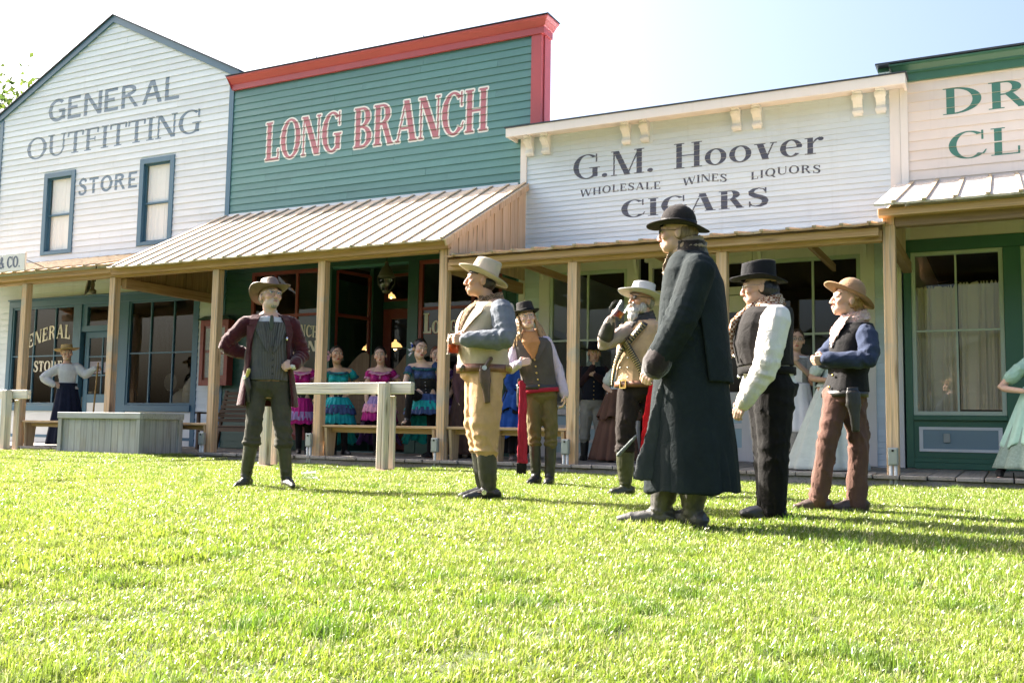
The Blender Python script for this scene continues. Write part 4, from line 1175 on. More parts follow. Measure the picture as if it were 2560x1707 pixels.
def grass_patch(name, size, n, hmin, hmax, wid, seed):
    g = np.random.default_rng(seed)
    # clumped roots
    nc = max(8, int(n / 9)); cx = g.uniform(-size/2, size/2, (nc, 2))
    ci = g.integers(0, nc, n); root = cx[ci] + g.normal(0, 0.014, (n, 2))
    ch = g.uniform(0.65, 1.2, nc)[ci]
    h = g.uniform(hmin, hmax, n) * ch
    dark = np.zeros(n, bool)
    if seed % 2 == 0:                       # a few darker, longer tufts
        for q in range(2):
            tc = g.uniform(-size*.4, size*.4, 2); m_ = np.linalg.norm(root - tc, axis=1) < 0.05 + 0.03*g.random(); h[m_] *= 1.55; dark |= m_
    az = g.uniform(0, 2*np.pi, n); az = np.where(g.random(n) < 0.45, 0.3 + g.normal(0, 0.7, n), az)
    lean = np.abs(g.normal(0.55, 0.40, n)); lean = np.clip(lean, 0.05, 1.35)
    d = np.stack([np.cos(az), np.sin(az)], 1)
    fa = g.uniform(0, 2*np.pi, n); side = np.stack([-np.sin(fa), np.cos(fa)], 1)
    w = wid * g.uniform(0.6, 1.3, n)
    V = np.zeros((n, 7, 3)); F = []
    for k, (t, ws) in enumerate(((0, 0.75), (0.38, 1.0), (0.74, 0.72))):
        hor = h * t * np.sin(lean * (0.35 + 0.75 * t)); ver = h * t * np.cos(lean * (0.35 + 0.75 * t))
        c = root + d * hor[:, None]
        for j, sg in enumerate((-1, 1)):
            V[:, 2*k+j, :2] = c + side * (sg * w * ws / 2)[:, None]; V[:, 2*k+j, 2] = ver
    hor = h * np.sin(lean * 1.15); V[:, 6, :2] = root + d * hor[:, None]; V[:, 6, 2] = h * np.cos(lean * 1.15)
    base = (np.arange(n) * 7)[:, None]
    quads = np.concatenate([base + np.array([[0, 1, 3, 2]]), base + np.array([[2, 3, 5, 4]])], 0); tris = base + np.array([[4, 5, 6]])
    me = bpy.data.meshes.new(name)
    me.vertices.add(n * 7); me.vertices.foreach_set("co", V.reshape(-1))
    loops = np.concatenate([quads.reshape(-1), tris.reshape(-1)]); nq, ntr = len(quads), len(tris)
    me.loops.add(len(loops)); me.loops.foreach_set("vertex_index", loops.astype(np.int32))
    me.polygons.add(nq + ntr)
    me.polygons.foreach_set("loop_start", np.concatenate([np.arange(nq) * 4, nq * 4 + np.arange(ntr) * 3]).astype(np.int32))
    me.polygons.foreach_set("loop_total", np.concatenate([np.full(nq, 4), np.full(ntr, 3)]).astype(np.int32))
    me.update(calc_edges=True)
    a = me.color_attributes.new("blade", 'FLOAT_COLOR', 'POINT')
    t = g.random((nc, 1))[ci] * 0.6 + g.random((n, 1)) * 0.4; dry_glint = (g.random((n, 1)) < 0.15)  # pale blades: dry straw, plus white sun glints put into the colour
    col = (1 - t) * np.array([[0.100, 0.185, 0.020]]) + t * np.array([[0.205, 0.270, 0.040]])
    col = np.where(dry_glint, np.array([[0.44, 0.40, 0.24]]), col) * g.uniform(0.55, 1.3, (n, 1))
    col = np.where(dark[:, None], col * np.array([[.55, .72, .6]]), col)
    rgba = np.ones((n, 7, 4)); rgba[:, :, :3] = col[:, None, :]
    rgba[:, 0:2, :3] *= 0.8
    a.data.foreach_set("color", rgba.reshape(-1))
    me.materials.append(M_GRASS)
    return bpy.data.objects.new(name, me)

def in_view(x, y, mg=0.35):
    v = Vector((x, y, 0)) - Vector((0, 0, CAM_Z))
    c = cam.matrix_world.inverted() @ Vector((x, y, 0.0))
    if c.z > -1.2: return False
    return abs(c.x / -c.z) < 0.5236 + mg and c.y / -c.z > -0.349 - 0.12

def scatter_grass(name, size, step, sel, patches, extra_label):
    pc = bpy.data.collections.new(name + "_patches")
    for p in patches: pc.objects.link(p)
    pts = []
    y = 0.8
    while y < 12.1:
        x = -24.0
        while x < 5.0:
            xx, yy = x + random.uniform(-.12, .12) * step, y + random.uniform(-.12, .12) * step
            if yy < 11.93 - size * 0.44 and in_view(xx, yy, 0.10 + 0.9 / max(2.0, math.hypot(xx, yy))) and sel(math.hypot(xx, yy)):
                pts.append((xx, yy, ground_h(xx, yy) - 0.004))
            x += step
        y += step
    me = bpy.data.meshes.new(name); me.from_pydata(pts, [], []); me.materials.append(M_GRASS)
    o = link(bpy.data.objects.new(name, me))
    gn = bpy.data.node_groups.new(name, 'GeometryNodeTree')
    gn.interface.new_socket("Geometry", in_out='INPUT', socket_type='NodeSocketGeometry'); gn.interface.new_socket("Geometry", in_out='OUTPUT', socket_type='NodeSocketGeometry')
    gi_, go_ = gn.nodes.new("NodeGroupInput"), gn.nodes.new("NodeGroupOutput")
    ci = gn.nodes.new("GeometryNodeCollectionInfo"); ci.inputs["Collection"].default_value = pc; ci.inputs["Separate Children"].default_value = True; ci.inputs["Reset Children"].default_value = True
    ip = gn.nodes.new("GeometryNodeInstanceOnPoints"); ip.inputs["Pick Instance"].default_value = True
    rv = gn.nodes.new("FunctionNodeRandomValue"); rv.data_type = 'INT'; rv.inputs[4].default_value = 0; rv.inputs[5].default_value = 100
    rr = gn.nodes.new("FunctionNodeRandomValue"); rr.data_type = 'FLOAT_VECTOR'; rr.inputs[0].default_value = (0, 0, -0.5); rr.inputs[1].default_value = (0, 0, 0.5); rr.inputs["Seed"].default_value = 5
    rs = gn.nodes.new("FunctionNodeRandomValue"); rs.data_type = 'FLOAT_VECTOR'; rs.inputs[0].default_value = (0.95, 0.95, 0.8); rs.inputs[1].default_value = (1.1, 1.1, 1.2); rs.inputs["Seed"].default_value = 9
    gn.links.new(gi_.outputs[0], ip.inputs["Points"]); gn.links.new(ci.outputs[0], ip.inputs["Instance"])
    gn.links.new(rv.outputs[2], ip.inputs["Instance Index"]); gn.links.new(rr.outputs[0], ip.inputs["Rotation"]); gn.links.new(rs.outputs[0], ip.inputs["Scale"])
    gn.links.new(ip.outputs[0], go_.inputs[0])
    md = o.modifiers.new("scatter", 'NODES'); md.node_group = gn
    tag(o, extra_label, "grass", kind="stuff")
    return o

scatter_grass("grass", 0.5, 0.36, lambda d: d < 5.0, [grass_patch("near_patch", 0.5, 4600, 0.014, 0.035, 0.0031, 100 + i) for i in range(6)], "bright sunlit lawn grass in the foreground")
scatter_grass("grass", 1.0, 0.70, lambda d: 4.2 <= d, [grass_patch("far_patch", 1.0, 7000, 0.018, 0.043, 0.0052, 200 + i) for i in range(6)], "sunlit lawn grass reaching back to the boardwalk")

# ================================================================ things on and around the porch
_MI = cam.matrix_world.to_3x3()
def ray(px_, py_):
    return _MI @ Vector(((px_ - 1280.0) / 2445.0, -(py_ - 853.5) / 2445.0, -1.0))
CC = Vector((0, 0, CAM_Z))
def on_y(px_, py_, Y):
    d = ray(px_, py_); return CC + d * (Y / d.y)
def on_z(px_, py_, Z):
    d = ray(px_, py_); return CC + d * ((Z - CAM_Z) / d.z)

# plain benches between the posts
def bench(x0, x1, label, legs):
    o = tag(empty("bench", ((x0 + x1) / 2, 12.2, ZB)), label, "bench", "plank benches between the porch posts")
    w = (x1 - x0) / 2
    boxo("seat", M_BENCHW, o, -w, w, -0.13, 0.14, 0.435, 0.475, 0.006)
    boxo("seat_skirt", M_BENCHW, o, -w + 0.05, w - 0.05, 0.02, 0.045, 0.36, 0.433)
    for u in legs:
        lx = -w + 0.06 + (2 * w - 0.12) * u; mb = MB()
        mb.hexa([(lx - 0.022, -0.075, 0), (lx + 0.022, -0.075, 0), (lx + 0.022, 0.085, 0), (lx - 0.022, 0.085, 0), (lx - 0.022, -0.12, 0.433), (lx + 0.022, -0.12, 0.433), (lx + 0.022, 0.13, 0.433), (lx - 0.022, 0.13, 0.433)])
        mb.build("leg", wood("bench_leg_wood_%d_%d" % (x0 * 10, u * 100), (0.50, 0.37, 0.23), (0.34, 0.22, 0.12), 'Z', knots=0.4), o)
    return o
bench(-16.27, -14.12, "low plank bench under the store porch behind the grey planter", (0, 1))
bench(-13.93, -11.72, "low plank bench mostly hidden between the planter and the maroon coat", (0, 1))
bench(-9.37, -7.33, "low plank bench in front of the dancers", (0, 0.5, 1))
bench(-7.17, -5.30, "low plank bench behind the man in tan trousers", (0, 0.42, 1))

# hitching rails
def rail(xa, xb, xs, y, ztop, label, hh=0.155):
    o = tag(empty("hitching_rail", ((xa + xb) / 2, y, 0)), label, "hitching rail", "weathered hitching rails on the lawn"); cx = (xa + xb) / 2
    boxo("top_rail", M_GREYX, o, xa - cx, xb - cx, 0.035, 0.125, ztop - hh, ztop, 0.008)
    for x in xs:
        p = boxo("post", M_GREYZ, o, -0.062, 0.062, -0.062, 0.062, -0.1, ztop - 0.004, 0.01)
        p.location = (x - cx, -0.029, 0); p.rotation_euler = (0, random.uniform(-0.01, 0.01), 0)
        q = boxo("back_post", M_GREYZ, o, -0.05, 0.05, 0.127, 0.17, -0.1, ztop - hh - 0.02, 0.006); q.location = (x - cx + 0.02, 0, 0)
        mb = MB(); mb.sm = True
        mb.lathe([(0.24, 0), (0.18, 0.012), (0.10, 0.025), (0.02, 0.03)], 18, (x - cx, 0, ground_h(x, y) + 0.012)); mb.build("bare_earth", M_DIRT, o)
    return o
M_DIRT = plain("bare_earth", (0.22, 0.13, 0.075), rough=0.95, bumpy=0.6, bscale=40, noisec=(0.13, 0.08, 0.045))
rail(-9.72, -6.98, (-7.36, -9.34), 10.80, 1.155, "weathered white hitching rail in front of the dancers")
pe = on_y(62, 985, 11.0)
rail(pe.x - 2.4, pe.x, (pe.x - 0.40, pe.x - 2.1), 11.0, pe.z + 0.075, "grey hitching rail cut off at the picture's left edge", 0.15)

# planter
pt = tag(empty("planter", (-13.0, 11.45, 0)), "large weathered grey board planter box on the lawn by the general store", "planter")
px0, px1, py0, py1, zt0 = -0.93, 0.94, -0.45, 0.45, 0.725
def rowboards(parent, ax, a, bq, c, z0, z1, w=0.145, th=0.03):
    n = max(1, round((bq - a) / w)); st = (bq - a) / n
    for i in range(n):
        g = 0.003; zz = random.uniform(-0.004, 0.004); k = random.uniform(0, 0.004)
        if ax == 'x': boxo("board", M_PLANT, parent, a + i*st + g, a + (i+1)*st - g, c + k, c + th + k, z0, z1 + zz)
        else: boxo("board", M_PLANT, parent, c - k, c + th - k, a + i*st + g, a + (i+1)*st - g, z0, z1 + zz)
rowboards(pt, 'x', px0 + 0.09, px1 - 0.09, py0 + 0.03, -0.03, zt0 - 0.10)
rowboards(pt, 'x', px0 + 0.09, px1 - 0.09, py1 - 0.06, -0.03, zt0 - 0.10)
rowboards(pt, 'y', py0 + 0.09, py1 - 0.09, px1 - 0.06, -0.03, zt0 - 0.10)
rowboards(pt, 'y', py0 + 0.09, py1 - 0.09, px0 + 0.03, -0.03, zt0 - 0.10)
for (a, bq) in ((px0, px0 + 0.09), (px1 - 0.09, px1)):
    for (c, d) in ((py0, py0 + 0.09), (py1 - 0.09, py1)): boxo("corner_post", M_PLANT, pt, a + 0.002, bq - 0.002, c + 0.002, d - 0.002, -0.03, zt0 - 0.102, 0.004)
M_PLX = wood("weathered_planter_rail_wood", (0.40, 0.39, 0.36), (0.28, 0.27, 0.24), 'X', knots=0.2, grey=(0.38, 0.39, 0.39), greyamt=0.7)
for (a, bq, c, d) in ((px0 - 0.01, px1 + 0.01, py0 - 0.01, py0 + 0.06), (px0 - 0.01, px1 + 0.01, py1 - 0.06, py1 + 0.01), (px0 - 0.01, px0 + 0.06, py0 + 0.062, py1 - 0.062), (px1 - 0.06, px1 + 0.01, py0 + 0.062, py1 - 0.062)):
    boxo("top_board", M_PLX, pt, a, bq, c, d, zt0 - 0.10, zt0, 0.005)
boxo("soil", M_DIRT, pt, px0 + 0.07, px1 - 0.07, py0 + 0.07, py1 - 0.07, 0.4, zt0 - 0.06)

# grey electric boxes on the posts
def outlet(x, y, z, label, n=2):
    o = tag(empty("outlet_box", (x, y, 0)), label, "electric box", "grey electric boxes at the post feet")
    boxo("box", M_OUTLET, o, -0.055, 0.055, -0.05, 0.012, z, z + 0.20, 0.006)
    boxo("cover", M_OUTLET, o, -0.046, 0.046, -0.058, -0.051, z + 0.012, z + 0.188, 0.003)
    boxo("latch", M_IRON, o, -0.012, 0.012, -0.064, -0.0585, z + 0.155, z + 0.178)
    for i in range(n):
        xx = (-0.026 + 0.052 * i) if n > 1 else 0.0
        mb = MB(); mb.sm = True; mb.tube([(xx, -0.02, -0.05), (xx, -0.02, z - 0.001)], 0.02, 10); mb.build("conduit", M_PVC, o)
outlet(-11.70, 11.985, 0.23, "grey electric box on the post left of the maroon-coated man", 2)
outlet(-9.52, 11.985, 0.25, "grey electric box on the post beside the teal-dressed dancer", 2)
outlet(-7.28, 11.985, 0.22, "grey electric box on the post between the two plank benches", 1)
outlet(-5.26, 11.985, 0.24, "grey electric box on the post beside the long-haired man", 2)
outlet(-1.19, 11.985, 0.22, "grey electric box on the post next to the drug store", 2)

# notice case
nb = tag(empty("notice_case", (-13.78, 14.36, 1.31)), "red glazed notice case with green top on the wall between store and saloon", "notice case")
for (a, bq, c, d) in ((-0.36, -0.27, 0.0, 1.28), (0.27, 0.36, 0.0, 1.28), (-0.27, 0.27, 0.0, 0.11), (-0.27, 0.27, 1.16, 1.28)): boxo("frame", M_REDDK, nb, a, bq, -0.07, -0.02, c, d, 0.004)
boxo("case", M_REDDK, nb, -0.355, 0.355, -0.019, 0.10, 0.005, 1.275)
mb = MB(); mb.hexa([(-0.42, -0.12, 1.285), (0.42, -0.12, 1.285), (0.42, 0.10, 1.285), (-0.42, 0.10, 1.285), (-0.30, -0.02, 1.37), (0.30, -0.02, 1.37), (0.30, 0.10, 1.37), (-0.30, 0.10, 1.37)]); mb.build("roof", M_DKGREEN, nb)
M_POSTER = plain("faded_poster_paper", (0.42, 0.42, 0.40), rough=0.8, noisec=(0.26, 0.27, 0.28), nscale=30)
for i, (a, bq, c, d) in enumerate(((-0.25, -0.02, 0.70, 1.12), (0.01, 0.24, 0.66, 1.13), (-0.24, 0.06, 0.16, 0.64), (0.08, 0.25, 0.20, 0.60))):
    boxo("poster", M_POSTER, nb, a, bq, -0.026 - 0.001 * i, -0.0235 - 0.001 * i, c, d)
mb = MB(); mb.add([(-0.27, -0.05, 0.11), (0.27, -0.052, 0.11), (0.27, -0.051, 1.16), (-0.27, -0.049, 1.16)], [(0, 1, 2, 3)]); mb.build("pane", M_GLASS, nb)

# hanging lantern by the saloon door and reflector lamp at the store
M_LANT = plain("tarnished_lantern_metal", (0.16, 0.15, 0.10), rough=0.5, metal=0.6)
M_LGLASS = glass_mat("lantern_glass", (0.85, 0.88, 0.8))
ln = tag(empty("lantern", (-9.58, 14.0, 2.86)), "old metal lantern with glass globe hanging before the saloon entrance", "lantern")
mb = MB(); mb.sm = True
mb.lathe([(0.03, 0.56), (0.035, 0.50), (0.09, 0.44), (0.125, 0.36), (0.13, 0.33), (0.155, 0.30), (0.15, 0.285), (0.09, 0.285)], 20); mb.build("hood", M_LANT, ln)
mb = MB(); mb.sm = True; mb.lathe([(0.10, 0.285), (0.125, 0.20), (0.11, 0.11), (0.06, 0.05)], 20); mb.build("globe", M_LGLASS, ln)
mb = MB(); mb.sm = True; mb.lathe([(0.001, 0.0), (0.05, 0.01), (0.065, 0.045), (0.06, 0.06), (0.001, 0.06)], 16)
for k in range(4):
    a = k * math.pi / 2 + 0.4; mb.tube([(0.155*math.cos(a), 0.155*math.sin(a), 0.29), (0.14*math.cos(a), 0.14*math.sin(a), 0.17), (0.06*math.cos(a), 0.06*math.sin(a), 0.03)], 0.006, 6)
mb.build("base", M_LANT, ln)
mb = MB(); mb.tube([(0, 0, 0.55), (0, 0, 1.10)], 0.008, 8); mb.build("hanger", M_IRON, ln)
pw = on_y(232, 717, 13.4)
rl = tag(empty("reflector_lamp", pw[:]), "dark round reflector lamp hanging under the general store porch", "lamp")
mb = MB(); mb.sm = True; mb.lathe([(0.001, 0.02), (0.10, 0.03), (0.19, 0.075), (0.20, 0.08), (0.185, 0.07), (0.10, 0.012), (0.001, 0.0)], 24); o = mb.build("reflector", M_LANT, rl); o.rotation_euler = (R(80), 0, R(-35)); o.location = (-0.06, 0, 0)
mb = MB(); mb.sm = True; mb.lathe([(0.001, -0.14), (0.07, -0.13), (0.075, -0.06), (0.03, -0.03), (0.045, 0.04), (0.03, 0.12), (0.028, 0.17)], 14); o = mb.build("font", M_LANT, rl); o.location = (0.09, -0.08, -0.02)
mb = MB(); mb.tube([(0.06, 0, 0.1), (0.07, 0, 0.45)], 0.012, 8); mb.build("hanger", M_IRON, rl)
# lit lamps inside the saloon
def emit(name, col, st):
    m = bpy.data.materials.new(name); m.use_nodes = True; nt = m.node_tree; b = nt.nodes["Principled BSDF"]
    b.inputs["Base Color"].default_value = (0.1, 0.08, 0.05, 1); b.inputs["Emission Color"].default_value = (*col, 1); b.inputs["Emission Strength"].default_value = st
    return m
M_FLAME = emit("lamp_flame", (1.0, 0.62, 0.25), 2.2); M_SHADE = emit("glowing_lamp_shade", (1.0, 0.55, 0.18), 0.30)
for (qx, qy, Y, lab) in ((978, 742, 17.2, "small lit oil lamp seen through the saloon transom"), (988, 868, 17.0, "lit amber shaded lamp seen through the saloon door glass"), (917, 872, 16.6, "small lit lamp behind the saloon's side window")):
    p = on_y(qx, qy, Y); k = 1.0 if Y == 17.0 else 0.6
    hl_ = tag(empty("hanging_lamp", p[:]), lab, "lamp", "lit lamps inside the saloon")
    mb = MB(); mb.sm = True; mb.lathe([(0.17*k, -0.02), (0.11*k, 0.07*k), (0.03*k, 0.12*k), (0.025*k, 0.16*k)], 18); mb.build("shade", M_SHADE, hl_)
    mb = MB(); mb.sm = True; mb.lathe([(0.001, -0.07*k), (0.035*k, -0.05*k), (0.03*k, 0.0), (0.001, 0.03*k)], 12); mb.build("flame", M_FLAME, hl_)
    mb = MB(); mb.tube([(0, 0, 0.16*k), (0, 0, 3.85 - p.z)], 0.006, 6); mb.build("chain", M_IRON, hl_)

# painted sign board on the store porch
sg = tag(empty("sign_board", (-17.15, 11.74, 3.31)), "white painted sign board ending in & CO. on the store porch roof", "sign")
boxo("board", M_CREAM, sg, -1.4, 1.18, -0.02, 0.02, 0.0, 0.335, 0.004)
M_LET_NAVY = paint("dark_blue_sign_paint", (0.06, 0.09, 0.16), var=0.0)
for L_ in layout("& CO.", 0.47, 1.06, 0.065, 0.275, s=0.24, t=0.13, sf=0.06, st=0.09, gap=0.06):
    lettering("letter", [L_], M_LET_NAVY, sg, None, Y=-0.0205, flat=True)
mb = MB(); mb.bar((1.15, 0.03, 0.20), (1.35, 0.42, 0.05), 0.012, 0.012); mb.build("stay", M_IRON, sg)

# dark slatted bench against the saloon wall
sb = tag(empty("slatted_bench", (-12.35, 13.6, ZB)), "dark brown slatted garden bench on the boardwalk behind the maroon coat", "bench")
for i in range(7):
    boxo("back_slat", M_DARKWOOD, sb, -0.72, 0.72, 0.10 + 0.035*i, 0.125 + 0.035*i, 0.50 + 0.082*i, 0.565 + 0.082*i, 0.004)
for i in range(6): boxo("seat_slat", M_DARKWOOD, sb, -0.74, 0.74, -0.36 + 0.075*i, -0.30 + 0.075*i, 0.40 + 0.004*abs(i-2), 0.425 + 0.004*abs(i-2), 0.004)
for x in (-0.72, 0.72):
    boxo("arm_rest", M_DARKWOOD, sb, x - 0.04, x + 0.04, -0.40, 0.18, 0.64, 0.67, 0.006)
    mb = MB(); mb.bar((x, -0.34, 0), (x, -0.34, 0.64), 0.05, 0.05); mb.build("leg", M_DARKWOOD, sb)
    mb = MB(); mb.bar((x, 0.12, 0), (x, 0.36, 1.08), 0.05, 0.05); mb.build("leg", M_DARKWOOD, sb)
boxo("stretcher", M_DARKWOOD, sb, -0.70, 0.70, -0.365, -0.335, 0.33, 0.40)

# tipped glass in the grass
pg = on_z(772, 1196, 0.02)
tg = tag(empty("glass_tumbler", (pg.x, pg.y, 0.055), 0.5), "clear glass tumbler lying in the grass beside the maroon-coated man", "glass")
M_CLEAR = glass_mat("clear_glass", (0.95, 0.97, 0.97), 1.45)
mb = MB(); mb.sm = True; mb.lathe([(0.036, 0), (0.046, 0.15), (0.043, 0.15), (0.034, 0.012), (0.001, 0.012)], 20); o = mb.build("wall", M_CLEAR, tg); o.rotation_euler = (0, R(86), 0); o.location = (-0.07, 0, 0)
mb = MB(); mb.sm = True; mb.lathe([(0.001, -0.004), (0.037, -0.004), (0.037, 0.011), (0.001, 0.011)], 20); o = mb.build("base", M_CLEAR, tg); o.rotation_euler = (0, R(86), 0); o.location = (-0.07, 0, 0)

# ================================================================ tree beyond the store
def leaf_tree(loc, h, rad, label, seed=3, n=20000):
    g = np.random.default_rng(seed)
    t = tag(empty("tree", loc), label, "tree")
    M_BARK = MATS.get("bark") or plain("bark", (0.10, 0.075, 0.05), rough=0.95, bumpy=0.6, bscale=14)
    mb = MB(); mb.sm = True; mb.tube([(0, 0, -0.1), (0.05, 0, h*0.3), (0, 0.1, h*0.6), (0.1, 0, h*0.9)], [0.28, 0.21, 0.13, 0.03], 10)
    cl = []
    for k in range(16):
        a = g.uniform(0, 6.28); e = g.uniform(0.2, 1.0); z0 = h * g.uniform(0.35, 0.7)
        tip = np.array([math.cos(a) * rad * e, math.sin(a) * rad * e, z0 + h * g.uniform(0.05, 0.30)])
        mb.tube([(0, 0, z0), tuple(tip * 0.5 + np.array([0, 0, z0 * 0.5 + 0.2])), tuple(tip)], [0.08, 0.05, 0.015], 6); cl.append(tip)
    mb.build("trunk", M_BARK, t)
    cl = np.array(cl + [np.array([g.normal(0, rad*.5), g.normal(0, rad*.5), h * g.uniform(0.6, 0.95)]) for _ in range(34)])
    c = cl[g.integers(0, len(cl), n)] + g.normal(0, 1, (n, 3)) * np.array([0.55, 0.55, 0.42]) * rad / 2.6
    u = g.normal(0, 1, (n, 3)); u /= np.linalg.norm(u, axis=1)[:, None]; w = np.cross(u, g.normal(0, 1, (n, 3))); w /= np.linalg.norm(w, axis=1)[:, None]
    s = g.uniform(0.10, 0.22, (n, 1)); V = np.stack([c - u*s, c + w*s*0.5, c + u*s, c - w*s*0.5], 1).reshape(-1, 3)
    mb = MB(); mb.v = [tuple(p) for p in V]; mb.f = [(4*i, 4*i+1, 4*i+2, 4*i+3) for i in range(n)]; mb.m = [0]*n; mb.s = [False]*n
    m = bpy.data.materials.new("tree_leaves"); m.use_nodes = True; nt = m.node_tree; b = nt.nodes["Principled BSDF"]
    ff, _ = noisetex(nt, s=2.5, detail=3, rand=False); cx = mixc(nt, ramp(nt, ff, 0.35, 0.65), (0.05, 0.095, 0.018), (0.13, 0.17, 0.03)); nt.links.new(cx, b.inputs["Base Color"])
    tl = N(nt, "ShaderNodeBsdfTranslucent"); nt.links.new(cx, tl.inputs["Color"]); mx = N(nt, "ShaderNodeMixShader"); mx.inputs[0].default_value = 0.45
    nt.links.new(b.outputs[0], mx.inputs[1]); nt.links.new(tl.outputs[0], mx.inputs[2]); nt.links.new(mx.outputs[0], nt.nodes["Material Output"].inputs["Surface"])
    mb.build("crown", m, t)
leaf_tree((-37.3, 25.0, 0), 14.1, 4.5, "leafy green tree showing behind the general store's left corner")

# ================================================================ people: tools
def srgb(r, g, b):
    f = lambda c: (c / 255.0 / 12.92) if c <= 10 else ((c / 255.0 + 0.055) / 1.055) ** 2.4
    return (f(r), f(g), f(b))

def cloth(name, col, rough=0.92, var=0.25, weave=0.3, ws=260.0, stripe=None, plaid=None, sheen=0.04, col2=None, mott=7.0, spec=0.12):
    m, nt, b = nodes(name)
    f, _ = noisetex(nt, s=mott, detail=5, rough=0.6)
    c = mixc(nt, ramp(nt, f, 0.30, 0.72), sc(col, 1 - var), sc(col, 1 + var * 0.6) if col2 is None else col2)
    if stripe is not None:
        tc = N(nt, "ShaderNodeNewGeometry").outputs["Position"]
        wv_ = N(nt, "ShaderNodeTexWave"); wv_.inputs["Scale"].default_value = stripe[1]; wv_.inputs["Distortion"].default_value = 0.6
        nt.links.new(tc, wv_.inputs["Vector"]); c = mixc(nt, ramp(nt, wv_.outputs["Fac"], 0.55, 0.75), c, stripe[0])
    if plaid is not None:
        tc = N(nt, "ShaderNodeNewGeometry").outputs["Position"]
        ck = N(nt, "ShaderNodeTexChecker"); ck.inputs["Scale"].default_value = plaid[1]; nt.links.new(tc, ck.inputs["Vector"])
        c = mixc(nt, ck.outputs["Fac"], c, plaid[0])
    nt.links.new(c, b.inputs["Base Color"]); b.inputs["Roughness"].default_value = rough
    b.inputs["Specular IOR Level"].default_value = spec
    b.inputs["Sheen Weight"].default_value = sheen
    f2, _ = noisetex(nt, s=ws, detail=2, obj=True); bump(nt, b, f2, weave, 0.002)
    f3, _ = noisetex(nt, s=13.0, detail=5, rough=0.6, dist=0.8, obj=True); bump(nt, b, f3, 0.55, 0.016)
    return m

def leather(name, col, rough=0.45):
    m, nt, b = nodes(name)
    f, _ = noisetex(nt, s=14, detail=6, obj=True)
    c = mixc(nt, ramp(nt, f, 0.35, 0.75), col, sc(col, 2.1)); nt.links.new(c, b.inputs["Base Color"])
    nt.links.new(ramp(nt, f, 0.3, 0.8, (rough - .1,) * 3 + (1,), (rough + .2,) * 3 + (1,)), b.inputs["Roughness"])
    f2, _ = noisetex(nt, s=60, detail=5, obj=True); bump(nt, b, f2, 0.3, 0.006)
    return m

def hairmat(name, col):
    m, nt, b = nodes(name)
    f, _ = noisetex(nt, scale=(60, 60, 5), s=1.5, detail=5)
    c = mixc(nt, ramp(nt, f, 0.35, 0.68), sc(col, 0.55), sc(col, 1.35)); nt.links.new(c, b.inputs["Base Color"])
    b.inputs["Roughness"].default_value = 0.42; bump(nt, b, f, 0.6, 0.01)
    return m

def _skin():
    m, nt, b = nodes("skin")
    a = N(nt, "ShaderNodeAttribute"); a.attribute_name = "skin"
    f, _ = noisetex(nt, s=30, detail=4, obj=True)
    c = mixc(nt, ramp(nt, f, 0.3, 0.75), a.outputs["Color"], mixc(nt, 0.90, (0.40, 0.16, 0.11), a.outputs["Color"]))
    nt.links.new(c, b.inputs["Base Color"]); b.inputs["Roughness"].default_value = 0.5
    b.inputs["Subsurface Weight"].default_value = 0.12; b.inputs["Subsurface Radius"].default_value = (0.010, 0.004, 0.002); b.inputs["Subsurface Scale"].default_value = 0.6
    b.inputs["Specular IOR Level"].default_value = 0.35
    return m
M_SKIN = _skin()
M_EYE = plain("eye_white", (0.55, 0.52, 0.50), rough=0.25)
M_IRIS = plain("dark_iris", (0.03, 0.02, 0.015), rough=0.2)
M_BOOT = leather("black_boot_leather", (0.018, 0.017, 0.016), 0.38)
M_BELT = leather("brown_belt_leather", (0.12, 0.05, 0.025), 0.4)
M_HOLST = leather("dark_brown_holster_leather", (0.05, 0.028, 0.018), 0.4)
M_BLKLEA = leather("black_leather", (0.014, 0.013, 0.013), 0.38)
M_SILVER = plain("silver_metal", (0.55, 0.55, 0.56), rough=0.25, metal=1.0)
M_LENS = glass_mat("spectacle_lens", (0.9, 0.93, 0.93), 1.4)

